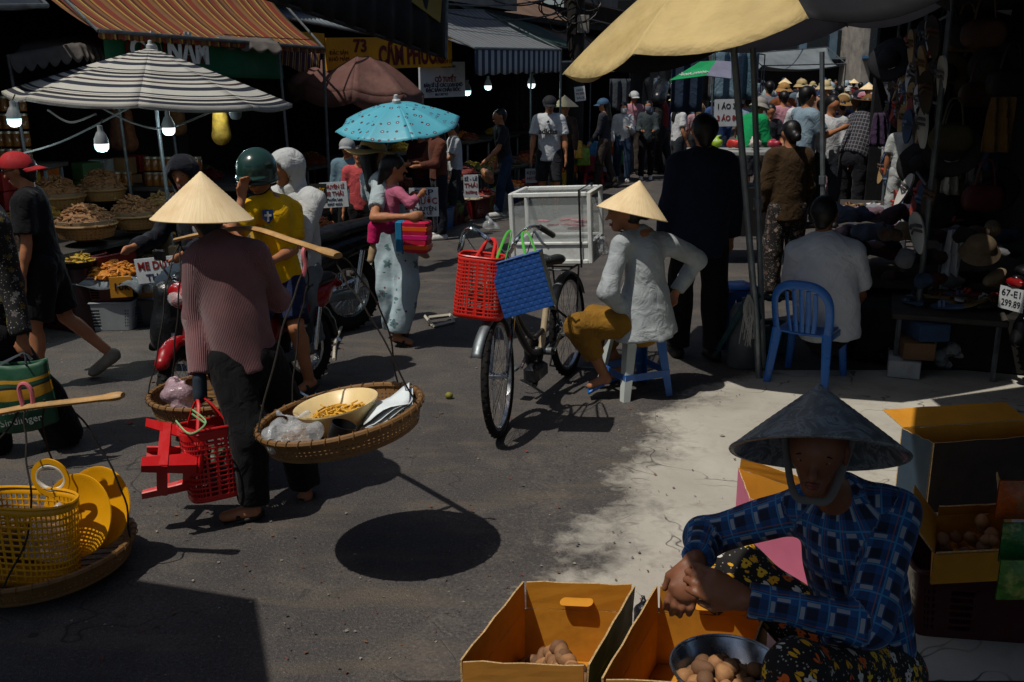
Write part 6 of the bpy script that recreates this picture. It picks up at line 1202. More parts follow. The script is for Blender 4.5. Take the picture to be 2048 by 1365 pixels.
# ------------------------------------------------------------------ bulbs
def bulb(label, px, py, Y, lit, s=1.0, hang=.17):
    p = W(px, py, Y); t = thing('light_bulb', label, 'light bulb', p, 'bulbs hanging in the stalls'); M = Matrix.Translation(p) @ Matrix.Scale(s, 4)
    m = MB(); m.lathe([(.0005, -.058), (.03, -.054), (.046, -.035), (.05, 0)], 20, M); m.build('diffuser', BULB if lit else BULBOFF, t); m = MB(); m.lathe([(.05, .001), (.049, .03), (.03, .075), (.018, .09), (.018, .125), (.001, .128)], 20, M); m.build('housing', pm('bulb_housing', '#7c8284', .5, .15), t)
    m = MB(); m.tube([p + V(0, 0, .12 * s), p + V(.02, .02, hang)], .005, 5); m.build('flex', BLACKP, t)
    if lit: ld = bpy.data.lights.new('bulb_glow', 'POINT'); ld.energy = 6.0; ld.shadow_soft_size = .05; ld.color = (.8, .97, 1); lo_ = bpy.data.objects.new('bulb_glow', ld); COL.objects.link(lo_); lo_.parent = t; lo_.location = (0, 0, -.1 * s)
for a in (('lit bulb at the far left edge of the tamarind stall', 28, 238, 7.4, 1, 1), ('lit bulb hanging lowest, below the striped umbrella', 203, 288, 7.2, 1, 1.0), ('lit bulb beside the striped umbrella pole', 337, 256, 7.9, 1, 1), ('lit bulb half hidden by the striped umbrella rim', 427, 198, 8.4, 1, .95), ('unlit bulb right of the striped umbrella pole', 471, 226, 8.2, 0, .95), ('lit bulb right of the white shop sign', 934, 182, 14.5, 1, 1.15), ('yellowish lit bulb below the blue striped valance', 976, 172, 15.5, 1, 1.1), ('lit bulb left of the corner of the yellow umbrella', 1063, 168, 16, 1, 1.2)): bulb(*a)
for i, pts in enumerate((((95, 220, 7.3), (140, 245, 7.3), (192, 228, 7.25)), ((200, 215, 7.9), (270, 248, 7.9), (337, 256, 7.9), (420, 225, 8.3)), ((0, 318, 7.6), (120, 285, 7.6), (265, 212, 7.8)))): m = MB(); m.tube(spline([W(*p) for p in pts], 8), .008, 5); m.build('cable', pm('grey_flex', '#5c6060', .6, .2), None, label=('grey flex looping to the lowest bulb', 'grey flex looping behind the striped umbrella pole', 'thin cord slung across the tamarind stall')[i], cat='cable')
# ------------------------------------------------------------------ goods of the left row
def mound(label, c, R, h, mat, n=150, size=.05, thick=.011, seed=0, cat='heap', bend=.3):
    rn = random.Random(seed); m = MB(); c = Vector(c)
    for i in range(n):
        r = R * math.sqrt(rn.random()); a = rn.uniform(0, 6.28); z = h * (1 - (r / R) ** 2) + rn.uniform(-.01, .012); p = c + V(r * math.cos(a), r * math.sin(a), z); d = V(rn.uniform(-1, 1), rn.uniform(-1, 1), rn.uniform(-.4, .4)).normalized() * size; o = V(rn.uniform(-1, 1), rn.uniform(-1, 1), rn.uniform(0, 1)) * size * bend
        m.tube([p - d, p - d * .3 + o, p + d * .4 + o, p + d], [thick * .5, thick, thick, thick * .4], 5)
    m.ball(c, (R * .97, R * .97, h * .9), 14); return m.build('produce_heap', mat, None, label=label, cat=cat, kind='stuff')
def round_basket(label, c, R, dep, collar=True, group='round baskets of the tamarind stall'):
    c = Vector(c); t = thing('round_basket', label, 'basket', c, group); M = Matrix.Translation(c)
    m = MB(); m.lattice(lambda u, v: M @ V((R * (.85 + .15 * v)) * math.cos(u * 6.2832), (R * (.85 + .15 * v)) * math.sin(u * 6.2832), dep * v), 40, 4, .3, .3); m.build('woven_wall', WICKER, t, False, solid=.006)
    m = MB(); m.lathe([(R + .012 * math.cos(a), dep + .012 * math.sin(a)) for a in np.linspace(0, 6.283, 7)[:-1]], 36, M, close=True); m.build('rim', WICKER, t); m = MB(); m.lathe([(.001, .004), (R * .85, .004)], 30, M); m.build('base', WICKER, t)
    if collar: m = MB(); m.lathe([(R * .93, dep * .6), (R * .96, dep + .035)], 14, M); m.build('card_collar', pm('dull_card', '#6e5a44', .9, .3, 6), t, False, solid=.006)
def table(label, M, w, d, h, mat, legmat=None, group=None):
    t = thing('stall_table', label, 'table', M.translation, group); m = MB(); m.box(M @ V(0, 0, h - .02), (w, d, .04), M.to_3x3(), 1, .005); m.build('table_top', mat, t)
    for x in (-1, 1):
        for y in (-1, 1): m = MB(); m.tube([M @ V(x * (w / 2 - .05), y * (d / 2 - .05), h - .04), M @ V(x * (w / 2 - .05), y * (d / 2 - .05), 0)], .018, 6); m.build('leg', legmat or OLDMETAL, t)
    return t
def board(label, c, xd, w, h, lines, mat=None, th=.012, up_=(0, 0, 1), cat='sign', name='hand_lettered_sign'):
    t = thing(name, label, cat, c); M = facing(c, xd, up_); m = MB(); m.box(c, (w, h, th), M.to_3x3()); m.build('board', mat or SIGNW, t, False)
    for s_, z, sz, ink, wd in lines: text(s_, sz, ink, t, M @ Matrix.Translation((0, z, th / 2 + .002)), bold=sz * .02, width=wd)
def jar(c, s_, i, label, group):
    t = thing('jar', label, 'jar', c, group); M = Matrix.Translation(Vector(c)) @ Matrix.Scale(s_, 4); m = MB(); m.lathe([(.001, 0), (.045, .002), (.048, .01), (.048, .1), (.04, .112), (.001, .112)], 12, M); m.build('glass_body', pm('brown_jar', '#6a4218', .25, .4, 18, .1), t); m = MB(); m.lathe([(.043, .113), (.043, .132), (.001, .134)], 12, M); m.build('lid', pm('tin_lid', '#8f8a7c', .4, .2, metal=.5), t)
xs = E
table('teal-legged table carrying the round tamarind baskets', TM(SL(.55, .55), 68.8), 2.9, .8, .62, pm('grey_plank', '#3a3632', .8, .3), pm('teal_paint', '#3c6a66', .6, .3)); table('back table of the tamarind stall', TM(SL(.7, 1.6), 68.8), 3.2, .8, .8, pm('grey_plank', '#3a3632', .8, .3))
for i, (px, py, Y, R, dp, lb) in enumerate(((172, 458, 7.9, .235, .1, 'front left'), (270, 440, 8.3, .2, .1, 'front right'), (112, 400, 8.6, .24, .09, 'rear left'), (205, 385, 8.9, .2, .09, 'rear middle'))):
    c = W(px, py, Y); round_basket('round woven basket of tamarinds with a card collar, ' + lb, c - V(0, 0, .06), R, dp); mound('brown tamarind pods heaped in the %s basket' % lb, c + V(0, 0, .03), R * .9, .15, TAMARIND, 170, .045, .011, i, 'tamarind')
c = WZ(280, 530, .34); round_basket('low round basket of green tamarinds beside the lettered sign', c - V(0, 0, .06), .3, .08, False); mound('dark curved tamarind pods heaped in the low basket', c, .27, .13, pm('green_pod', '#4a4022', .8, .5, 40), 170, .06, .012, 8, 'tamarind'); crate('dark crate under the low tamarind basket', TM(V(c.x, c.y, .004), 60), .5, .4, .265, plastic('#241416'))
for i, (px, py, Y, lb) in enumerate(((143, 505, 7.75, 'left'), (205, 512, 7.9, 'right'))): p = W(px, py, Y); crate('dark red plastic crate below the tamarind baskets, %s one' % lb, TM(V(p.x, p.y, .3), 65), .42, .34, .26, plastic('#5a0f12')); crate('dark red plastic crate on the ground under the tamarind baskets, %s one' % lb, TM(V(p.x, p.y, .004), 65), .42, .34, .28, plastic('#3f0c10'))
g_ = G(202, 664); crate('grey plastic crate with slotted sides at the front of the left stall', TM(g_ + V(.03, .17, .004), 4), .42, .32, .22, plastic('#8d9396', .5)); crate('dark red plastic crate stacked on the grey crate', TM(g_ + V(.03, .18, .235), 6), .42, .32, .18, plastic('#4a0d10'))
c = g_ + V(.04, .18, .43); m = MB(); m.grid(lambda u, v: c + V((u - .5) * .62, (v - .5) * .44, .02 * math.sin(u * 9) * math.cos(v * 7) - (.5 * (abs(u - .5) - .36) if abs(u - .5) > .36 else 0) - (.5 * (abs(v - .5) - .36) if abs(v - .5) > .36 else 0)), 18, 14); m.build('newspaper', pm('newsprint', '#70777c', .9, .4, 40, .3, 20), None, solid=.002, label='grey newspaper spread over the crates at the left stall', cat='newspaper')
mound('orange and yellow chillies heaped on the newspaper', c + V(.03, 0, .0), .2, .07, pm('orange_chilli', '#b06a14', .6, .5, 50), 150, .035, .011, 12, 'chillies'); board('orange cardboard price card leaning on the newspaper crate', g_ + V(.2, -.02, .36), (.9, .3, 0), .16, .16, [('10k', 0, .08, BLACK_INK, None)], CARD, cat='price card', name='price_card')
g_ = G(290, 655); mesh_basket('small blue plastic basket on the ground beside the grey crate', TM(g_ + V(.05, .14, .004), 10), .3, .24, .22, plastic('#2a64a8', .4), .8, 30, 9, .5, False); m = MB(); m.box(g_ + V(.05, .14, .24), (.24, .18, .1), Matrix.Rotation(.2, 3, 'Z'), 1, .01); m.build('carton', CARD_OUT, None, label='brown carton sitting in the small blue basket', cat='box')
for i in range(6): bag_soft('produce_bag', 'knotted clear bag of produce piled beside the lettered sign', 'bag', W(262 + 17 * i, 572 - (i % 2) * 14, 7.65 + .05 * i), (.13, .13, .17), CLEAR, 40 + i, .016, .014, 'clear bags at the tamarind stall')
crate('dark crate carrying the clear produce bags', TM(W(300, 590, 7.85) * 1.0 + V(0, 0, -W(300, 590, 7.85).z + .004), 10), .5, .34, W(300, 590, 7.85).z - .01, plastic('#20262c'))
board('white hand-lettered sign with red lettering propped among the tamarinds', W(312, 540, 7.5), (1, .02, .1), .3, .19, [('ME DỐT', .035, .085, RED_INK, .26), ('THÁI', -.055, .07, NAVY_INK, .16)])
c = W(155, 535, 7.6); m = MB(); m.lathe([(.001, 0), (.09, 0), (.16, .06), (.155, .06), (.088, .006), (.001, .006)], 28, Matrix.Translation(c)); m.build('bowl', BLACKP, None, label='black bowl of yellow pods at the left stall', cat='bowl'); mound('yellow pods in the black bowl', c + V(0, 0, .03), .12, .05, pm('yellow_pod', '#a8862a', .6, .3, 40), 40, .05, .01, 15, 'pods')
m = MB(); m.tube([V(c.x, c.y, 0), V(c.x, c.y, c.z - .001)], [.12, .1], 10); m.build('upturned_bucket', plastic('#2a1215'), None, label='dark upturned bucket under the black bowl', cat='bucket')
for i in range(36):
    col_, row = i % 4, i // 4 % 4; blk = i // 16
    if blk == 0: jar(W(8 + 16 * col_, 328, 8.6) + V(0, 0, .145 * row), .95, i, 'brown filled jar in the stack at the far left', 'jars stacked at the far left')
    elif blk == 1: jar(W(300 + 14 * (i % 8), 372, 9.3) + V(0, 0, .14 * ((i // 8) % 2)), .95, i, 'brown filled jar in the row behind the striped umbrella pole', 'jars behind the umbrella pole')
    else: jar(W(196 + 20 * (i % 4), 372, 9.0) + V(0, .0, 0), .95, i, 'brown filled jar standing among the tamarind baskets', 'jars among the tamarind baskets')
table('shelf table under the far left jars', TM(V(W(30, 330, 8.65).x, 8.7, 0), 0), .7, .4, W(30, 328, 8.6).z - .003, pm('grey_plank', '#3a3632', .8, .3)); table('shelf table under the jar rows', TM(V(W(330, 372, 9.35).x, 9.4, 0), 0), 1.6, .4, W(330, 372, 9.3).z - .003, pm('grey_plank', '#3a3632', .8, .3))
for i, (px, py, Y, c_, lb) in enumerate(((440, 235, 8.6, '#8a6a1a', 'yellow cloth bundle hanging below the striped umbrella'), (235, 250, 9.2, '#4a2a18', 'brown dried bundle hanging in the tamarind stall, left'), (255, 255, 9.3, '#5a3218', 'brown dried bundle hanging in the tamarind stall, right'), (355, 225, 9.6, '#5a3a18', 'thin tan bundle hanging behind the umbrella pole'))):
    p = W(px, py, Y); soft('hanging_bundle', [cap(p + V(0, 0, .12), p - V(0, 0, .15), .05, .08), cap(p + V(0, 0, .1), p + V(0, 0, .22), .015)], pm('bundle_%d' % i, c_, .8, .5, 30), None, .02, .02, .012, i, label=lb, cat='bundle')
# ---- stalls further along: tables, heaps, boxes, signs
PAL = ['#7a3a1c', '#8a6a2a', '#5a2a18', '#9a5a20', '#6a1e1a', '#4a4a1e', '#a8862a', '#7a5238', '#3a2a20', '#8a4a3a']
WHERE = [('behind the mother and child', 2.9), ('left of the brown shirt woman', 3.9), ('beneath the white shop sign', 5.0), ('left of the white polo shirt man', 6.1), ('behind the bag carrying man', 7.3), ('left of the lettered t-shirt man', 8.5), ('right of the lettered t-shirt man', 9.8), ('behind the orange shirt woman', 11.2), ('left of the white jacket woman', 12.8)]
for i, (wh, s) in enumerate(WHERE):
    table('goods table ' + wh, TM(SL(s, .35), 68.8), 1.0, .7, .5, pm('grey_plank', '#3a3632', .8, .3), None, 'goods tables along the left row')
    table('high rear goods table ' + wh, TM(SL(s, 1.25), 68.8), 1.0, .7, .85, pm('grey_plank', '#3a3632', .8, .3), None, 'rear goods tables along the left row')
    for j in range(6):
        d, z = (.2 + .3 * (j % 2), .52) if j < 4 else (1.1 + .25 * (j % 2), .87); p = SL(s - .3 + .28 * (j % 3), d, z); rn = random.Random(i * 10 + j); k_ = ('front', 'rear')[j > 3] + ' ' + ('left', 'middle', 'right')[j % 3]
        mound('%s heap of dried goods (%s) on the table %s' % (('red brown', 'ochre', 'dark brown', 'orange', 'maroon', 'olive', 'yellow', 'tan', 'black brown', 'pinkish')[(i * 3 + j) % 10], k_ + (' row' if j % 2 else ' corner'), wh), p, .15, .09, pm('dried_%d' % ((i * 3 + j) % 10), PAL[(i * 3 + j) % 10], .75, .5, 40), 55, .035, .012, i * 7 + j, 'dried goods')
    c_ = ('#5a1014', '#8d9396', '#1f4a7a', '#4a0d10', '#6a5a1a')[i % 5]; crate('plastic crate on the ground under the table ' + wh, TM(SL(s + .1, -.16, .004), 70), .46, .34, .26, plastic(c_)); crate('second plastic crate on the ground before the table ' + wh, TM(SL(s - .42, -.2, .004), 66), .46, .34, .26, plastic(('#8d9396', '#6a1216', '#b8902a', '#2a5a8a', '#5a1014')[i % 5]))
    for j, dx in enumerate((.1, -.42)): hn, hc_ = (('orange', '#b8641a'), ('green', '#5a7a2a'), ('yellow', '#c09a2c'), ('red', '#9a2a1c'), ('pale', '#a8a088'))[(i * 2 + j) % 5]; mound('%s produce heaped in the %s ground crate before the table %s' % (hn, ('first', 'second')[j], wh), SL(s + dx, -.17, .2), .19, .13, pm('fresh_' + hn, hc_, .6, .4, 40), 70, .03, .014, i * 5 + j + 300, 'produce')
def lines(*L): return [(t_, z, sz, ink, w) for t_, z, sz, ink, w in L]
board('white sign with red and navy lettering left of the denim jacket woman', W(668, 390, 9.6), (1, .05, .06), .26, .24, lines(('CHUYÊN SỈ', .075, .05, RED_INK, .21), ('ME THÁI', .01, .055, RED_INK, .18), ('Phước Lan', -.045, .035, NAVY_INK, .15), ('0907 6633', -.09, .03, NAVY_INK, .14)))
board('dark sign with yellow lettering behind the motorbikes', W(632, 388, 9.2), (1, .05, .02), .2, .18, lines(('HỦ NÓT', .03, .05, SIGNY, .16), ('0177', -.04, .045, WHITE_INK, .13)), pm('black_board', '#15130f', .8, .2))
board('white sign with navy and red lettering right of the child', W(848, 405, 10.4), (1, .08, .02), .3, .3, lines(('SẠP', .1, .08, NAVY_INK, .2), ('PHƯỚC', .01, .09, RED_INK, .27), ('CHUYÊN', -.07, .06, BLACK_INK, .25), ('SỈ & LẺ', -.115, .035, BLACK_INK, .16)))
board('white sign with red lettering beside the white polo shirt man', W(942, 373, 12.4), (1, .08, .02), .18, .28, lines(('SỈ - LẺ', .09, .055, NAVY_INK, .16), ('THÁI', .01, .07, RED_INK, .16), ('hường', -.07, .05, RED_INK, .14)))
board('small white sign with red lettering hanging left of the white jacket woman', W(1160, 188, 17.5), (1, .05, .12), .18, .24, lines(('GIÀY', .06, .05, BLACK_INK, .12), ('99.000', 0, .05, RED_INK, .15), ('SALE', -.07, .05, RED_INK, .13)))
board('small white price sign on the crate behind the lettered t-shirt man', W(1062, 352, 14.5), (1, .05, .02), .16, .2, lines(('KẸO', .04, .06, BLACK_INK, .12), ('HẠT', -.04, .06, RED_INK, .12)))

# cartons and packets on the rear tables of the tamarind stall and behind the riders
rn = random.Random(31); CN = [('yellow', '#b8901c'), ('red', '#8a1c1c'), ('tan', '#8a6a42'), ('white', '#9aa09c'), ('green', '#3a5a34'), ('orange', '#a8581c')]
for i in range(26):
    s = -.9 + 3.9 * (i % 13) / 13; zz = .8 + (.17 if i >= 13 else 0); n_, c_ = CN[(i * 5 + i // 13) % 6]; m = MB(); m.box(SL(s + rn.uniform(-.03, .03), 1.5 + rn.uniform(-.1, .1), zz + .085), (.2, .16, .165), Matrix.Rotation(rn.uniform(.8, 1.5), 3, 'Z'), 1, .004); m.build('carton', pm('carton_' + n_, c_, .6, .3, 9), None, label='%s carton in the %s layer on the back table of the tamarind stall' % (n_, ('lower', 'upper')[i // 13]), cat='carton', group='cartons on the back table of the tamarind stall')
for i, (px, py, Y, R_, hn, hc_) in enumerate(((395, 470, 8.4, .2, 'dark red', '#6a1c18'), (330, 420, 8.8, .2, 'tan', '#8a6a40'), (70, 440, 8.3, .22, 'ochre', '#9a7428'), (40, 500, 7.9, .22, 'brown', '#6a4426'), (640, 470, 9.2, .2, 'rust', '#8a4a24'), (600, 450, 9.4, .2, 'olive', '#5a5a2a'))):
    c = W(px, py, Y); round_basket('round woven basket of %s dried goods at the left stalls' % hn, c - V(0, 0, .06), R_, .09, False); mound('%s dried goods heaped in their round basket' % hn, c + V(0, 0, .02), R_ * .9, .12, pm('goods_' + hn.replace(' ', '_'), hc_, .75, .5, 40), 120, .035, .012, 400 + i, 'dried goods')
    m = MB(); m.box(V(c.x, c.y, (c.z - .065) / 2), (.4, .36, c.z - .07), None, 1, .01); m.build('plinth_box', pm('dull_card', '#6e5a44', .9, .3, 6), None, label='dull box carrying the basket of %s dried goods' % hn, cat='box')
# ------------------------------------------------------------------ the right stall: chair, posts, shoes, clothes
BCH = plastic('#2a66b4', .35)
def chair(label, M):
    t = thing('plastic_chair', label, 'chair', M.translation); m = MB()
    m.grid(lambda u, v: M @ V((u - .5) * (.43 - .03 * v), (v - .5) * .42, .43 + .012 * (2 * u - 1) ** 2 + (.015 * (v - .5))), 10, 10); m.build('seat', BCH, t, solid=.012)
    m = MB(); m.grid(lambda u, v: M @ V((u - .5) * .44, .215, .43 - .05 * v), 8, 2); m.grid(lambda u, v: M @ V(.217 * (1 if 0 else 1), (u - .5) * .42, .43 - .05 * v), 8, 2); m.grid(lambda u, v: M @ V(-.217, (u - .5) * .42, .43 - .05 * v), 8, 2); m.build('seat_skirt', BCH, t, solid=.006)
    for x in (-1, 1):
        m = MB(); m.tube([M @ V(x * .2, .2, .42), M @ V(x * .235, .24, 0)], [.03, .022], 8, flat=.55); m.build('leg', BCH, t); m = MB(); m.tube([M @ V(x * .2, -.2, .45), M @ V(x * .235, -.27, 0)], [.034, .024], 8, flat=.55); m.build('leg', BCH, t)
    p = [(-.205, -.2, .43), (-.22, -.235, .6), (-.205, -.28, .74), (-.13, -.305, .82), (0, -.312, .84), (.13, -.305, .82), (.205, -.28, .74), (.22, -.235, .6), (.205, -.2, .43)]
    m = MB(); m.tube(spline([M @ V(*q) for q in p], 5), .028, 8, flat=.5, up=(0, 0, 1)); m.build('back_frame', BCH, t)
    for x in (-.11, -.055, 0, .055, .11): m = MB(); m.tube(spline([M @ V(x * .85, -.205, .44), M @ V(x, -.245, .6), M @ V(x * 1.05, -.3, .81 - abs(x) * .3)], 5), .015, 6, flat=.4); m.build('back_slat', BCH, t)
    return t
chC = V(W(1640, 660, 6.35).x, 6.35, 0); chair('blue plastic chair with slatted back under the man in the grey t-shirt', TM(V(W(1622, 690, 6.25).x, 6.3, 0), -34) @ Matrix.Scale(.8, 4))
GT = cloth('#c9ced6', .15, .5, 7)
person('man in pale grey t-shirt sitting on the blue chair, seen from behind', chC, 78, 1.66, .0125, dict(armL=(35, 10, 60, 20), armR=(35, 10, 60, 20), head=(20, 14)), dict(pelvis=W(1656, 650, 6.42), neck=W(1650, 486, 6.42), head=W(1650, 432, 6.46), shL=W(1592, 505, 6.45), shR=W(1708, 505, 6.38), elR=W(1722, 590, 6.5), haR=W(1700, 620, 6.72), elL=W(1588, 590, 6.6), haL=W(1625, 610, 6.8), knL=W(1640, 640, 6.85), anL=W(1640, 705, 6.95), knR=W(1700, 640, 6.8), anR=W(1715, 710, 6.9)), GT, 'short', cloth('#15151a'), 'long', LEATHERB, 'short', None, SKIN2, None, .035, .02, -.08, False, .008, fat=1.22)
plastic_stool('blue plastic stool beside the umbrella base', TM(V(W(1475, 640, 7.1).x, 7.2, 0), 15), BCH, None, .3, .45)
# umbrella base, bottle, trestle
b0 = G(1520, 757); TEAL = pm('teal_frame', '#2a4c52', .55, .35, 14, .2, 60, dirt='#1c2426'); t = thing('trestle', 'teal steel trestle holding the umbrella pole', 'trestle', b0)
for a, b in ((W(1500, 590, 6.4), b0), (W(1500, 590, 6.4), V(b0.x + .22, b0.y + .5, 0)), (W(1500, 590, 6.4), V(b0.x - .25, b0.y + .4, 0)), (W(1500, 590, 6.4), V(b0.x + .1, b0.y + .7, 0))): m = MB(); m.tube([a, b], .022, 4); m.build('leg', TEAL, t)
m = MB(); m.tube([W(1500, 590, 6.4), W(1560, 600, 6.9)], .02, 4); m.build('cross_bar', TEAL, t)
g_ = V(W(1490, 700, 6.55).x, 6.6, 0); m = MB(); m.lathe([(.001, .003), (.1, .003), (.105, .02), (.105, .38), (.08, .43), (.03, .45), (.03, .48), (.001, .48)], 24, Matrix.Translation(g_)); m.build('metal_canister', pm('grey_canister', '#4c5254', .5, .3, 8, .2, 30), None, label='grey metal canister under the trestle', cat='canister')
mesh_basket('dark teal plastic basket behind the trestle', TM(V(W(1545, 700, 6.9).x, 6.95, .004), 8), .3, .22, .2, plastic('#23474a', .5), .85, 30, 9, .55, False)
rn = random.Random(3); t = thing('string_bundle', 'white plastic string bundle tied to the trestle', 'string', W(1498, 640, 6.3))
for i in range(22): a = W(1497 + rn.uniform(-3, 3), 590, 6.27); m = MB(); m.tube(spline([a, a + V(rn.uniform(-.03, .03), -.02, -.1), a + V(rn.uniform(-.05, .05), -.02, -.22 - rn.uniform(0, .12))], 4), .003, 4); m.build('strand', pm('white_string', '#8a8a88', .6, .2), t)
# stall frame and dark back
t = thing('shoe_stall', 'dark covered stall hung with shoes and hats on the right', 'stall', V(3.2, 8.0, 0))
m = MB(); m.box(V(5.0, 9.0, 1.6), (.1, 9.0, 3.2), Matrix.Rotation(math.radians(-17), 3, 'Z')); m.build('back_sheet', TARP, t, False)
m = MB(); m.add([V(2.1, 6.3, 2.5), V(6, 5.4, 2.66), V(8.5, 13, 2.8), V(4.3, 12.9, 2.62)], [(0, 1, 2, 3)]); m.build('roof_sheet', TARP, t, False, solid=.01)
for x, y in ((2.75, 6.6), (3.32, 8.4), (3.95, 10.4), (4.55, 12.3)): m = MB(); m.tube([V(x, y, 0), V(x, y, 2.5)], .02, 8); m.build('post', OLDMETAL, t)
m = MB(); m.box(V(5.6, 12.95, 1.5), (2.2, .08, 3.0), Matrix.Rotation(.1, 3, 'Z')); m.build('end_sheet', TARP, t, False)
for z in (1.2, 1.75, 2.3): m = MB(); m.tube([V(2.75, 6.6, z), V(3.32, 8.4, z), V(3.95, 10.4, z), V(4.55, 12.3, z)], .01, 6); m.build('hanging_rail', OLDMETAL, t)
PLK = pm('grey_plank', '#3a3632', .8, .3)
table('low goods table piled with clothes in front of the seated man', TM(V(2.72, 7.75, 0), 74), 1.5, .8, .5, PLK); table('long goods table of the shoe stall', TM(V(3.62, 9.6, 0), 72), 2.4, .9, .62, PLK); table('near goods table of the shoe stall with shoes', TM(V(3.0, 6.75, 0), 70), 1.0, .7, .42, PLK)
def crumple(label, c, r, mat, seed, group='clothes piled on the right stall'):
    c = Vector(c); rn = random.Random(seed); P = [cap(c + V(rn.uniform(-1, 1), rn.uniform(-1, 1), rn.uniform(-.2, .4)) * r * .6, c + V(rn.uniform(-1, 1), rn.uniform(-1, 1), rn.uniform(-.2, .4)) * r * .6, r * .4) for _ in range(3)]
    soft('folded_garment', P, mat, None, .022, .03, .02, seed, label=label, cat='garment', group=group)
GC = ['#5a6478', '#3c4660', '#6a5560', '#8a8f98', '#4a3640', '#2c3448', '#7c6a70', '#33405a']
for i in range(16):
    px, py = 1690 + (i % 6) * 24, 430 + (i // 6) * 34; p = W(px, py, 7.3 + .16 * (i % 4)); p.z = max(p.z, .56); cn = ('slate blue', 'navy', 'mauve', 'pale grey', 'plum', 'dark blue', 'pink grey', 'blue')[i % 8]
    crumple('crumpled %s garment in the %s row of the pile right of the seated man' % (cn, ('back', 'middle', 'front')[i // 6]), p, .13, cloth(GC[i % 8], .4), i)
def sandal_mesh(c1, strap):
    m = MB(); N = 14
    def out(q): a = q * 6.2832; return (.042 * math.sin(a) * (1 + .25 * math.cos(a)), .125 * math.cos(a))
    poly = [out(q / 18) for q in range(18)]; m.prism(poly, 0, .016); m.cm = 1; m.tube([(-.038, .03, .012), (-.015, .045, .045), (.015, .045, .045), (.038, .03, .012)], .011, 5, flat=.4); m.tube([(-.036, 0, .012), (0, .02, .048), (.036, 0, .012)], .009, 5, flat=.4)
    me = bpy.data.meshes.new('sandal'); me.from_pydata(m.v, [], m.f); me.polygons.foreach_set('material_index', m.m); me.materials.append(c1); me.materials.append(strap); return me
SM = [sandal_mesh(pm('sole_%d' % i, c, .7, .3), pm('strap_%d' % i, d, .5, .3)) for i, (c, d) in enumerate((('#3e362f', '#573e2e'), ('#957a51', '#694626'), ('#222226', '#393941'), ('#c0c0ba', '#545457'), ('#7f3631', '#aa4136'), ('#41546f', '#647a95')))]
NM = ['brown', 'tan', 'black', 'grey', 'red brown', 'slate blue']
rn = random.Random(21)
for i in range(96):
    col_, row = i % 16, i // 16; s = col_ / 15; y = 6.65 + s * 5.2; x = 2.75 + (y - 6.6) * .315 - .04; z = 2.15 - row * .19
    if row >= 4: z = 1.1 - (row - 4) * .2
    o = bpy.data.objects.new('sandal', SM[(i * 5 + row) % 6]); COL.objects.link(o); o.location = (x + rn.uniform(-.04, .04), y + rn.uniform(-.06, .06), z + rn.uniform(-.05, .05)); o.rotation_euler = (math.pi / 2 + rn.uniform(-.3, .3), rn.uniform(-.4, .4), math.radians(-80) + rn.uniform(-.7, .7)); o.scale = (1.15,) * 3
    meta(o, '%s sandal hanging in the dark shoe display on the right' % NM[(i * 5 + row) % 6], 'sandal', 'sandals hanging in the shoe stall')
for i in range(40):
    o = bpy.data.objects.new('sandal', SM[i % 6]); COL.objects.link(o); c = (V(3.0, 6.75, .425) if i < 20 else V(3.6, 9.5, .625)); o.location = c + V(rn.uniform(-.28, .28), rn.uniform(-.4, .4) * (1 if i < 20 else 2), .01 + .03 * rn.random()); o.rotation_euler = (rn.uniform(-.2, .2), rn.uniform(-.2, .2), rn.uniform(0, 6.28))
    meta(o, '%s sandal lying on the %s goods table of the shoe stall' % (NM[i % 6], 'near' if i < 20 else 'long'), 'sandal', 'sandals lying on the shoe stall tables')
def hung_hat(label, px, py, Y, mat, ax, s_=1.0, kind='wide'):
    p = W(px, py, Y); t = thing('hat', label, 'hat', p, 'hats hanging in the shoe stall'); J = dict(hu=Vector(ax).normalized(), hf=Vector(ax).cross(V(.2, .3, 1)).normalized(), head=p); cap_hat(t, J, mat, kind, s_)
for i, (px, py, Y, c_, ax, k_, lb) in enumerate(((1890, 150, 8.4, '#4a3c26', (-.6, -.7, .3), 'wide', 'tan wide hat hanging highest in the shoe stall'), (1845, 330, 7.9, '#121214', (-.5, -.8, .2), 'wide', 'black wide hat hanging in front of the white cloth'), (1905, 300, 7.0, '#2a2422', (-.5, -.8, .2), 'wide', 'dark brown wide hat in the hat display'), (1985, 380, 7.6, '#1c1a18', (-.7, -.6, .2), 'wide', 'brown hat at the right edge of the stall'), (1870, 420, 6.9, '#17171a', (-.5, -.8, .3), 'bucket', 'black bucket hat below the wide hats'), (1960, 500, 6.4, '#5a4c3a', (-.2, -.5, .8), 'bucket', 'patterned beige hat lying on the near table'), (1780, 120, 9.0, '#1c1c20', (-.6, -.7, .2), 'wide', 'black hat hanging at the stall corner'), (1990, 130, 7.8, '#3a3026', (-.6, -.7, .2), 'wide', 'dull brown hat hanging at the top right'), (1930, 60, 7.2, '#1f1c1c', (-.6, -.7, .2), 'bucket', 'dark bucket hat hanging under the stall roof'))): hung_hat(lb, px, py, Y, pm('felt_%d' % i, c_, .85, .3, 20), ax, .85, k_)
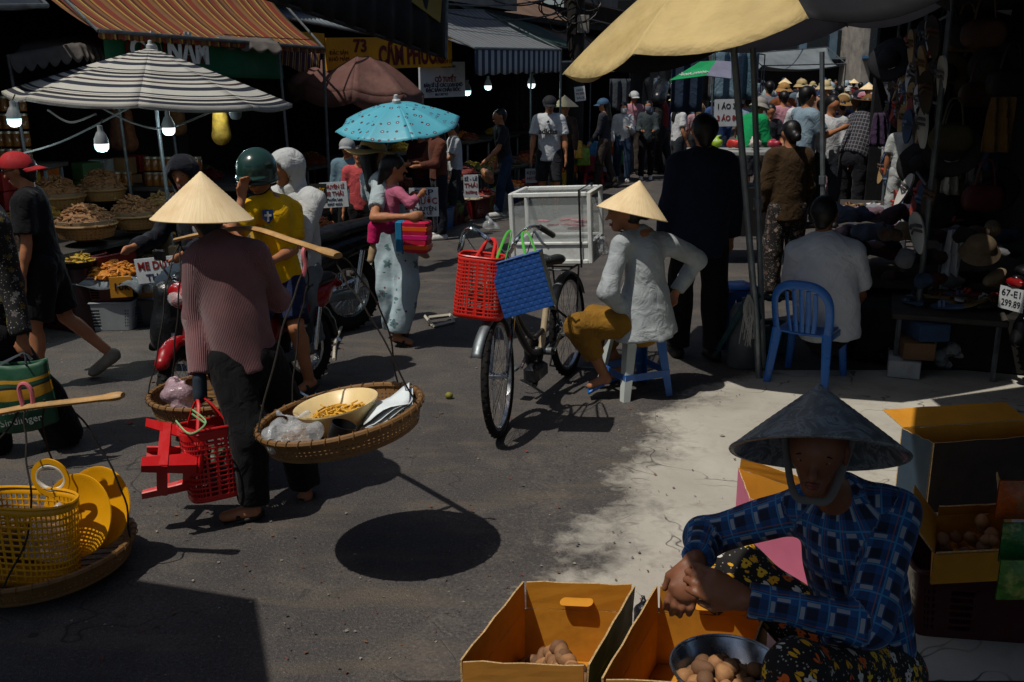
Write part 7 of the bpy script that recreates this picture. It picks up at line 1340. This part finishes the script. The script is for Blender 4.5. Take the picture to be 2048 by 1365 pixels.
for i, (px, py, w, h, Y, c_, lb) in enumerate(((1905, 520, .13, .42, 6.9, '#c4c8cc', 'pale grey cloth hanging beside the hats'), (1906, 345, .16, .35, 7.8, '#c9c4b8', 'cream cloth hanging behind the black hat'), (1955, 330, .14, .3, 7.6, '#6a6864', 'grey cloth hanging at the right of the hats'), (1850, 250, .2, .34, 8.6, '#3a2c28', 'brown garment hanging deep in the stall'), (1800, 190, .2, .4, 10.5, '#2a2a3c', 'dark blue garment hanging at the stall corner'), (1760, 260, .2, .35, 10.8, '#40304a', 'purple garment hanging behind the check shirt woman'), (2000, 250, .2, .35, 6.6, '#5a4420', 'mustard garment hanging at the right edge'), (1890, 205, .14, .3, 8.2, '#4c3a30', 'brown bag hanging in the shoe display'), (1985, 300, .16, .3, 7.4, '#33445a', 'blue garment hanging low at the right edge'))):
    p = W(px, py, Y); m = MB(); m.grid(lambda u, v: p + V((u - .5) * w * (1 - .25 * v), .025 * math.sin(u * 14 + v * 3), (v - .5) * h), 16, 8); m.build('hanging_garment', cloth(c_, .3), None, solid=.008, label=lb, cat='garment', group='garments hanging in the shoe stall')
# mannequin child torso
p = V(W(1795, 430, 8.6).x, 8.6, 0); zz = W(1795, 430, 8.6).z
person('white dressed headless shop mannequin standing on the goods table', (p.x, p.y, .62), 250, .98, .015, dict(armL=(2, 10, 6), armR=(2, 10, 6)), dict(nohandL=1, nohandR=1), cloth('#a9adac', .15), 'short', cloth('#a2a6a6', .15), 'long', None, None, None, pm('mannequin_tan', '#8a5a3c', .5, .1), None, .02, .03, -.1, False, .006, cat='mannequin')
for o in bpy.data.objects:
    if o.get('category') == 'mannequin': o.name = 'shop_mannequin'
# parked motorbike with its number plate at the right edge
motorbike('dark parked motorbike at the right edge with a white number plate', V(4.55, 6.62, 0), V(3.48, 6.2, 0), plastic('#121317', .25), 0, None, None, ('67-E1', '299.89'))
bag_soft('plastic_bag', 'clear crumpled plastic bag on the ground under the shoe stall', 'bag', G(1905, 745) + V(0, .1, .12), (.34, .2, .28), CLEAR, 77, .014, .02); bag_soft('plastic_bag', 'small black rubbish bag on the ground beside the clear one', 'bag', G(1800, 750) + V(0, .2, .08), (.2, .16, .16), pm('black_bag', '#15161c', .3, .3, 30, .8, 60, .006, spec=.6), 78, .016, .02)
for i, (px, py, w) in enumerate(((1850, 660, .16), (1900, 640, .1), (1700, 665, .2))): p = G(px, py + 60); m = MB(); m.box(p + V(0, .2, .06), (w, .12, .11), Matrix.Rotation(.4 * i, 3, 'Z'), 1, .004); m.build('shoe_box', pm('box_%d' % i, ('#5c6468', '#7a6a52', '#3c3a3a')[i], .8, .3), None, label=('grey shoe box under the shoe stall', 'tan shoe box under the shoe stall', 'dark shoe box under the clothes table')[i], cat='box')

# handbags hanging deep in the shoe stall and more goods heaped on its tables
def handbag(label, p, w, mat):
    p = Vector(p); t = thing('handbag', label, 'handbag', p, 'handbags hanging in the shoe stall'); soft('bag_body', [cap(p + V(-w * .3, 0, 0), p + V(w * .3, 0, 0), w * .34, w * .34, ax=(0, 1, 0), sq=.4), cap(p + V(-w * .35, 0, -w * .15), p + V(w * .35, 0, -w * .15), w * .3, ax=(0, 1, 0), sq=.45)], mat, t, .02, .03, .006, int(w * 1000))
    m = MB(); m.tube(spline([p + V(-w * .3, 0, w * .25), p + V(-w * .15, 0, w * .95), p + V(w * .15, 0, w * .95), p + V(w * .3, 0, w * .25)], 5), .008, 5); m.build('strap', mat, t)
HB = [('brown', '#573e31'), ('black', '#212123'), ('olive', '#4a462b'), ('maroon', '#572126'), ('navy', '#263144'), ('tan', '#826446')]
for i in range(30):
    n_, c_ = HB[(i * 5 + i // 6) % 6]; s = (i % 6) / 5; y = 6.9 + s * 4.6; x = 2.95 + (y - 6.6) * .315 + .25 * ((i // 6) % 2); z = 2.2 - .36 * (i // 6)
    if z > .8: handbag('%s handbag hanging in the %s row of the shoe stall' % (n_, ('top', 'second', 'third', 'fourth', 'lowest')[i // 6]), (x + rn.uniform(-.08, .08), y, z + rn.uniform(-.06, .06)), .24, pm('bag_' + n_, c_, .5, .3, 14))
for i in range(26):
    px, py = 1785 + (i % 9) * 29, 470 + (i // 9) * 42 + rn.uniform(-8, 8); p = W(px, py, 6.5 + .22 * (i % 5)); p.z = max(p.z, .46); n_, c_ = (('brown', '#4a3a30'), ('black', '#17171a'), ('grey', '#6a6c70'), ('dark red', '#4a1a1c'), ('denim', '#2c3a4e'), ('beige', '#7a6a54'))[(i * 5) % 6]
    crumple('crumpled %s cloth in the %s row of the heap at the right edge' % (n_, ('back', 'middle', 'front')[i // 9]), p, .1, cloth(c_, .4), 200 + i, 'goods heaped at the right edge')
m = MB(); m.box(V(3.05, 6.95, .2), (1.1, .9, .4), Matrix.Rotation(math.radians(-20), 3, 'Z'), 1, .02); m.build('goods_chest', pm('dark_chest', '#16130f', .8, .3), None, label='dark chest under the heap of goods at the right edge', cat='chest')

for i in range(9):
    n_, c_ = (('white', '#a4a8a8'), ('brown', '#6a4e34'), ('blue', '#2c4260'), ('grey', '#5c6064'), ('red', '#6a1e1e'))[(i * 2) % 5]; m = MB(); q = V(2.62 + .1 * (i % 3) + .06 * (i // 3), 6.42 + .24 * (i % 3), .065 + .125 * (i // 3)); m.box(q, (.3, .2, .115), Matrix.Rotation(math.radians(70) + .06 * i, 3, 'Z'), 1, .004); m.build('shoe_box', pm('shoebox_' + n_, c_, .7, .3, 8), None, label='%s shoe box, %s layer, stack under the near goods table' % (n_, ('lowest', 'middle', 'top')[i // 3]), cat='box', group='shoe boxes under the near table')
# ------------------------------------------------------------------ people further up the street
def PH(px, top, foot):
    b = G(px, foot); return b, W(px, top, b.y).z
def pp_(label, px, y_top, y_foot, ang, hatz=0., **k):
    b, z = PH(px, y_top, y_foot); return person(label, b, ang, max(1.25, z - hatz), k.pop('res', .018), **k)
JEAN = cloth('#22344c', .3); BLK = cloth('#101014'); DG = cloth('#2c2f34'); WHT = cloth('#b6bcc0', .12)
def caph(c, kind='peak'): return lambda r_, J, s: cap_hat(r_, J, c if not isinstance(c, str) else pm('cap_' + c.strip('#'), c, .8, .25, 20), kind, s)
def coneh(r_, J, s): cone_hat(r_, J['head'] + J['hu'] * .04, J['hu'], .21, .17)
pp_('woman in denim jacket, white top and grey cap walking under the turquoise umbrella', 706, 276, 535, 262, top=cloth('#5d7684'), sleeve='long', bottom=BLK, shoes=LEATHERB, hat=caph('#8d9294'), hair='long', face=True, tname='jacket', res=.016)
pp_('person in coral shirt and dark trousers behind the mother', 728, 290, 548, 265, top=cloth('#b0484a'), bottom=BLK, shoes=LEATHERB, hair='long', res=.016, pose=dict(armL=(10, 6, 20)))
pp_('woman in brown shirt with face mask browsing below the turquoise umbrella', 880, 240, 478, 205, top=cloth('#5a3226'), sleeve='long', bottom=cloth('#171a26'), shoes=WHITESHOE, hair='long', pose=dict(armL=(25, 6, 60), armR=(25, 6, 60), head=(0, 12)), mask=pm('blue_mask', '#7aa3b4', .8, .1), res=.016, loose=.03)
pp_('person in dark maroon shirt standing left of the brown shirt woman', 848, 250, 470, 240, top=cloth('#3a1016'), bottom=cloth('#15131a'), shoes=LEATHERB, pose=dict(armL=(30, 6, 70), armR=(20, 6, 60)), res=.018)
pp_('man in white polo shirt and dark trousers seen from the side', 912, 240, 448, 195, top=WHT, bottom=DG, shoes=pm('tan_shoe', '#7a5a3c', .6, .2), pose=dict(armL=(25, 6, 60), head=(0, 14), legL=(10, 6), legR=(-10, 8)), res=.016, collar=WHT, loose=.03)
bm = pp_('man in dark grey shirt carrying a bag of nuts past the stalls', 1010, 214, 432, 200, top=cloth('#23262c'), bottom=JEAN, shoes=WHITESHOE, pose=dict(armL=(28, 4, 25), armR=(0, 6, 20), lean=8, legL=(14, 6), legR=(-12, 14)), res=.016, face=True)
bag_soft('plastic_bag', 'tan bag of peanuts in the hand of the dark grey shirt man', 'bag', bm['haL'] + V(0, 0, -.2), (.24, .2, .34), pm('nut_bag', '#9a6a4a', .45, .4, 40, .6, 50, .008), 55, .016, .016)
ad = pp_('man in white t-shirt with black lettering, cap and sunglasses', 1097, 190, 430, 262, top=WHT, bottom=cloth('#24262b'), legs='short', shoes=LEATHERB, hat=caph('#15181f'), pose=dict(armL=(2, 12, 12), armR=(2, 12, 12), head=(-14, 12), legL=(8, 4), legR=(-8, 12)), face=True, res=.014, loose=.03, hem=-.1, collar=BLK, legcut=1.12, bname='shorts')
fr_ = ad['f']; c = ad['pelvis'] + ad['t'] * .3 + fr_ * .142; xd = V(-fr_.y, fr_.x, 0); M = facing(c + fr_ * .012, xd, (0, 0, 1)); text('adidas', .105, BLACK_INK, ad['root'], M, name='shirt_lettering', depth=.014, bold=.004)
for sg, hh in ((-.6, .035), (0, .045), (.6, .035)): m = MB(); cc_ = c + V(0, 0, .115) + fr_ * .004; M2 = facing(cc_, xd, (0, 0, 1)) @ Matrix.Rotation(-sg, 4, 'Z'); m.prism([(0, 0), (-.012, hh * .5), (0, hh), (.012, hh * .5)], -.006, .01, M2); m.build('trefoil_leaf', BLACK_INK, ad['root'])
for sg in (-1, 1):
    for k in range(3): m = MB(); a_, b_ = ad['sh' + ('L' if sg < 0 else 'R')], ad['el' + ('L' if sg < 0 else 'R')]; o_ = V(0, 0, .07) + fr_ * (.012 * (k - 1)); m.tube([ad['neck'].lerp(a_, .55) + o_ * .8, a_ + o_, a_.lerp(b_, .35) + o_ * .5 + ad['r'] * sg * .055], .003, 4); m.build('sleeve_stripe', BLACK_INK, ad['root'])
m = MB(); hc = ad['head'] + ad['hf'] * .09 * ad['s'] + ad['hu'] * .012
for sg in (-1, 1): m.ball(hc + ad['hr'] * sg * .03, (.024, .012, .018), 8)
m.build('sunglasses', BLACKP, ad['root'])
pp_('woman in orange top and teal trousers crouching by the red stools', 1148, 300, 372, 200, top=cloth('#a04e14'), bottom=cloth('#123a44'), hair=None, hat=coneh, pose=dict(lean=30, legL=(95, 120), legR=(95, 120), armL=(40, 6, 40), armR=(40, 6, 40), head=(0, 10)), J=None, res=.02) if 0 else None
b = G(1148, 372); person('woman in orange top and teal trousers crouching by the red stools', b, 190, 1.5, .02, dict(head=(0, 20)), dict(pelvis=b + V(.05, 0, .3), neck=b + V(-.12, 0, .72), head=b + V(-.2, 0, .84), knL=b + V(-.3, -.1, .42), anL=b + V(-.12, -.1, .08), knR=b + V(-.3, .12, .42), anR=b + V(-.12, .12, .08)), cloth('#a04e14'), 'long', cloth('#123a44'), 'long', LEATHERB, 'bun', coneh, SKIN)
pp_('stall keeper in conical hat in the shade behind the lettered t-shirt man', 1128, 190, 396, 250, .1, top=cloth('#3a2c24'), sleeve='long', bottom=BLK, hat=coneh, res=.022)
for i, (px, py) in enumerate(((1186, 370), (1200, 362))): plastic_stool('red plastic stool on the road by the packaged goods, %s' % ('nearer', 'farther')[i], TM(G(px, py), 15 * i), plastic('#a0141a'), None, .34, .4, 'red stools by the packaged goods')
pp_('woman in white jacket, blue jeans and face mask walking towards the camera', 1243, 203, 364, 268, top=cloth('#b4b9bc', .12), sleeve='long', bottom=JEAN, shoes=WHITESHOE, hair='long', mask=pm('white_mask', '#c4c8c8', .8, .1), pose=dict(armL=(20, 6, 90, 30), armR=(4, 8, 20), legL=(10, 4), legR=(-8, 10)), res=.018, tname='jacket')
pp_('woman in grey denim jacket and black trousers walking beside the white jacket woman', 1291, 200, 360, 266, top=cloth('#3c464a'), sleeve='long', bottom=BLK, shoes=WHITESHOE, hair='long', mask=pm('grey_mask', '#6c7484', .8, .1), pose=dict(armL=(15, 6, 70, 20), armR=(15, 6, 70, 20), legL=(-8, 8), legR=(8, 4)), res=.018, tname='jacket')
gm = G(1330, 330); motorbike('dark motorbike ridden by the man in the pale blue helmet', G(1318, 345), G(1352, 318), plastic('#1c2024', .3)); person('man in grey shirt and pale blue helmet riding towards the camera', (G(1336, 333).x, G(1336, 333).y, 0), 262, 1.62, .018, dict(armL=(45, 10, 30), armR=(45, 10, 30), legL=(70, 90), legR=(70, 90)), dict(pelvis=G(1342, 327) + V(0, 0, .82)), cloth('#6c6c68'), 'short', cloth('#2c3038'), 'long', LEATHERB, None, lambda r_, J, s: cap_hat(r_, J, pm('pale_helmet', '#8fa9b2', .3, .15), 'helmet', s), SKIN, mask=pm('teal_mask', '#5c98a0', .8, .1))
pp_('person in bright blue shirt seen from behind in the street', 1318, 192, 345, 95, top=cloth('#143c86'), bottom=DG, shoes=LEATHERB, res=.022); pp_('person in pink blouse right of the helmeted rider', 1388, 208, 345, 92, top=cloth('#a08088'), sleeve='long', bottom=DG, hair='long', res=.022); pp_('person in beige cap and green shirt behind the helmeted rider', 1352, 178, 318, 90, top=cloth('#1c4a3c'), bottom=DG, hat=caph('#9a8470', 'bucket'), res=.025)
pp_('man in bright green shirt and grey bucket hat bending over a cart', 1478, 186, 425, 30, top=cloth('#0a8a50', .2), sleeve='long', bottom=cloth('#2a2c34'), legs='short', shoes='sandal', hat=caph('#8a8680', 'bucket'), pose=dict(lean=26, armL=(30, 6, 20), armR=(30, 6, 30), head=(0, 16)), res=.016, loose=.04)
# the dark figure and the olive one, in the umbrella's shade
pp_('tall person in navy jacket and black trousers standing with back turned', 1388, 226, 716, 95, top=cloth('#141c2e', .2), sleeve='long', bottom=BLK, shoes=LEATHERB, pose=dict(armL=(2, 10, 10), armR=(4, 12, 14), legL=(4, 2, 4), legR=(-4, 4, 4)), res=.014, loose=.04, lloose=.03, hem=-.16, fat=1.15, tname='jacket')
pp_('woman in olive jacket and printed trousers standing with back turned', 1560, 240, 600, 100, top=cloth('#3a2a16'), sleeve='long', bottom=FLORAL3, shoes=LEATHERB, hair='bun', pose=dict(armL=(4, 9, 12), armR=(4, 9, 30)), res=.016, loose=.04, lloose=.03, hem=-.12, tname='jacket')
pp_('man in pale blue polo shirt looking right, right of the olive jacket woman', 1592, 172, 455, 20, top=cloth('#7d92a0'), bottom=cloth('#5a6878'), shoes=LEATHERB, pose=dict(armL=(30, 6, 70), armR=(30, 6, 80), head=(0, 6)), res=.016, face=True, loose=.03, collar=cloth('#7d92a0'))
pp_('woman in pale pink outfit behind the steel post', 1636, 222, 440, 60, top=cloth('#a07c8c'), bottom=cloth('#a88c98'), hair='long', shoes='sandal', res=.018, lloose=.04)
pp_('woman in straw hat behind the man in the polo shirt', 1668, 190, 420, 80, top=cloth('#4a3038'), bottom=BLK, hat=caph('#7a5c30', 'wide'), hair='bun', res=.02)
pp_('person in dark checked shirt and brown hat leaning into the shoe stall', 1694, 180, 455, 40, top=PLAID_BW, tuv=True, sleeve='short', bottom=cloth('#14151c'), shoes=LEATHERB, hat=caph('#6a4a24', 'wide'), pose=dict(lean=24, armL=(50, 6, 30), armR=(50, 6, 30), head=(0, 20)), res=.016, loose=.04, fat=1.15)
pp_('woman in cream hat and peach blouse beyond the polo shirt man', 1634, 160, 372, 255, top=cloth('#a8806a'), sleeve='long', bottom=DG, hat=caph('#b8a880', 'bucket'), hair='bun', res=.02); pp_('person in brown cap and rust shirt left of the polo shirt man', 1556, 165, 372, 100, top=cloth('#7a4426'), sleeve='long', bottom=DG, hat=caph('#9a7440', 'bucket'), res=.022); pp_('person in grey shirt with back turned beyond the green shirt man', 1528, 162, 352, 95, top=cloth('#70747c'), bottom=DG, res=.022); pp_('person in tan hat deeper in the crowd', 1592, 158, 340, 90, top=cloth('#5c6a7a'), bottom=DG, hat=caph('#a89468', 'bucket'), res=.025)
# far crowd: individuals, small in the picture
rn = random.Random(17); CT_ = [('white', '#c4c8cc'), ('pale blue', '#7c92a8'), ('pink', '#b88490'), ('charcoal', '#2a2c34'), ('tan', '#8c7458'), ('blue', '#2f4a7c'), ('grey', '#5c6064'), ('red', '#7a2424')]; HT = [('white cap', '#b0b4b4', 'peak'), ('no hat', None, None), ('blue cap', '#33506e', 'peak'), ('bare black hair', None, None), ('helmet', '#8fa0a8', 'helmet'), ('cream hat', '#b0a078', 'bucket'), ('dark hair', None, None), ('conical hat', 'cone', None)]
k = 0
for row, (Y, x0, x1, n) in enumerate(((22, 1540, 1760, 5), (27, 1500, 1800, 8), (33, 1480, 1810, 9), (41, 1490, 1815, 9), (50, 1500, 1815, 8))):
    for i in range(n):
        px = x0 + (x1 - x0) * (i + .5) / n + rn.uniform(-8, 8); cn, cc_ = CT_[(k * 3 + row) % 8]; hn, hcx, hk_ = HT[(k * 3 + row) % 8]; k += 1; p = W(px, 150, Y)
        hf_ = None if hcx is None else (coneh if hcx == 'cone' else caph(hcx, hk_))
        person('person in %s top and %s in the far crowd, %s row' % (cn, hn, ('first', 'second', 'third', 'fourth', 'last')[row]), (p.x, p.y + rn.uniform(-1, 1), 0), rn.choice((85, 95, 265, 275, 250, 110)), rn.uniform(1.5, 1.72), .034, dict(legL=(8, 4), legR=(-8, 10), armL=(8, 9, 15), armR=(-6, 9, 15)), None, cloth(cc_), 'short', cloth(('#20242c', '#2c3a50', '#3c3430')[k % 3]), 'long', None, 'short', hf_, SKIN, 'people in the far crowd')
rn = random.Random(23); k = 0
for row, (Y, xs_) in enumerate(((13.2, (1668, 1735)), (15.5, (1545, 1610, 1690)), (17.5, (1212, 1360, 1440, 1572, 1648, 1715)), (20, (1268, 1330, 1408, 1500, 1540, 1620, 1700, 1748)))):
    for px in xs_:
        cn, cc_ = CT_[(k * 5 + row) % 8]; hn, hcx, hk_ = HT[(k * 5 + 1) % 8]; bn, bc2 = (('dark', '#20242c'), ('blue', '#2c3a50'), ('brown', '#3c3430'))[k % 3]; k += 1; p = W(px, 150, Y); hf_ = None if hcx is None else (coneh if hcx == 'cone' else caph(hcx, hk_))
        person('person in %s top, %s trousers and %s in the street crowd, %s rank' % (cn, bn, hn, ('nearest', 'second', 'third', 'rearmost')[row]), (p.x, p.y, 0), rn.choice((80, 100, 262, 278, 20, 160)), rn.uniform(1.5, 1.7), .024, dict(legL=(10, 4), legR=(-8, 12), armL=(12, 9, 25), armR=(-4, 9, 30), head=(rn.uniform(-30, 30), 6)), None, cloth(cc_), rn.choice(('short', 'long')), cloth(bc2), 'long', LEATHERB, rn.choice(('short', 'long')), hf_, SKIN, 'people in the street crowd')
# cart with colourful bags before the green shirt man
p = V(W(1478, 306, 10.6).x, 10.6, 0); table('dark cart with a pale top in front of the green shirt man', TM(p, 0), 1.0, .6, W(1478, 304, 10.3).z, pm('pale_top', '#8d928f', .5, .2)); m = MB(); m.box(V(p.x, p.y, .55), (.94, .54, .5)); m.build('cart_box', pm('dark_cart', '#121212', .7, .3), None, label='dark cart body below the pale top', cat='cart')
for i, (c_, lb) in enumerate((('#7a9a1c', 'lime green'), ('#b8302c', 'red'), ('#b8b0a8', 'white'), ('#a03040', 'pink'))): bag_soft('goods_bag', '%s bag of goods on the pale cart top' % lb, 'bag', V(p.x - .25 + .2 * i, p.y - .05, W(1478, 304, 10.3).z + .08), (.2, .18, .13), pm('bagc_%d' % i, c_, .4, .3, 20), 90 + i, .02, .015, 'bags on the cart')
board('white price sign for shirts beside the cart', W(1455, 226, 11.6), (1, .05, .02), .3, .3, lines(('1 ÁO 30', .07, .08, BLACK_INK, .24), ('3 ÁO 80', -.06, .08, RED_INK, .24)))
for i, (px, py, w, h, Y, c_, lb) in enumerate(((1375, 165, .5, .9, 16, '#1c2c40', 'dark blue shirt hanging below the green sign'), (1412, 150, .35, .8, 16.4, '#4a4a4c', 'patterned grey shirt hanging below the green sign'), (1455, 150, .5, .8, 16.2, '#5c7484', 'pale blue shirt hanging right of the green sign'), (1490, 150, .45, .8, 17, '#44606e', 'teal shirt hanging right of the umbrella pole'), (1240, 190, .4, .6, 20, '#3a4048', 'grey garment hanging behind the white jacket woman'))):
    p = W(px, py, Y); m = MB(); m.grid(lambda u, v: p + V((u - .5) * w, .05 * math.sin(u * 14), (v - .5) * h), 14, 6); m.build('hanging_garment', cloth(c_, .3), None, solid=.01, label=lb, cat='garment', group='shirts hanging up the street')
for i in range(8):
    p = W(1150 + 13 * i, 300 + (i % 3) * 14, 17 + .3 * i); m = MB(); m.box(V(p.x, p.y, max(.2, p.z)), (.26, .2, .3), Matrix.Rotation(.3 * i, 3, 'Z'), .9, .02); m.build('packaged_goods', pm('pack_%d' % i, ('#b08a20', '#7a9a2c', '#8a2a3a', '#2c6a9a', '#c0a040', '#a8b0b4', '#a04a20', '#3a7a4a')[i], .4, .5, 20), None, label='%s package stacked by the white jacket woman' % ('yellow', 'lime', 'crimson', 'blue', 'gold', 'silver', 'orange', 'green')[i], cat='package', group='packaged goods by the white jacket woman')
# ------------------------------------------------------------------ small things on the road
t = thing('broken_frame', 'broken white plastic frame lying on the road', 'debris', G(880, 645)); 
for a, b in (((850, 636), (866, 657)), ((866, 657), (908, 648)), ((908, 648), (900, 634)), ((900, 634), (858, 640))): m = MB(); m.tube([G(*a) + V(0, 0, .015), G(*b) + V(0, 0, .02)], .014, 4); m.build('bar', pm('white_plastic_bar', '#b4aea0', .5, .2), t)
for i, (px, py) in enumerate(((898, 798), (970, 806))): m = MB(); m.ball(G(px, py) + V(0, 0, .022), (.026, .022, .022), 10); m.build('lime', pm('lime_peel', '#7c7a2c', .6, .3, 30), None, label='small squashed lime on the road, %s one' % ('left', 'right')[i], cat='lime', group='limes on the road')
bag_soft('plastic_bag', 'clear plastic bag blown on the road behind the bicycle', 'bag', G(985, 460) + V(0, 0, .08), (.26, .2, .2), CLEAR, 60, .02, .02)
m = MB(); m.tube(spline([G(690, 655) + V(0, 0, .06), G(672, 690) + V(0, 0, .03), G(668, 722) + V(0, 0, .01)], 5), .012, 6); m.build('white_pipe', pm('white_plastic_bar', '#b4aea0', .5, .2), None, label='thin bent white pipe beside the motorbike wheel', cat='pipe')
rn = random.Random(9); m = MB()
for i in range(900):
    p = G(rn.uniform(0, 1500), 560 + 800 * rn.random() ** 1.4); s_ = rn.uniform(.003, .01) * (2.2 if i % 23 == 0 else 1); a = rn.uniform(0, 6.28); z = .006 + (.004 if p.x > .0 and p.y < 6 else 0); e1 = V(math.cos(a), math.sin(a), 0) * s_; e2 = V(-math.sin(a), math.cos(a), 0) * s_ * rn.uniform(.3, 1); m.cm = i % 4
    m.add([p + V(0, 0, z) + e1, p + V(0, 0, z + rn.uniform(0, .006)) + e2, p + V(0, 0, z) - e1, p + V(0, 0, z + rn.uniform(0, .006)) - e2], [(0, 1, 2, 3)])
m.build('litter', [pm('litter_0', '#8a8478', .8, .3), pm('litter_1', '#6a4a30', .8, .3), pm('litter_2', '#4c4a46', .8, .3), pm('litter_3', '#7a3a28', .8, .3)], None, False, label='scraps of paper and leaf scattered over the road', cat='litter', kind='stuff')
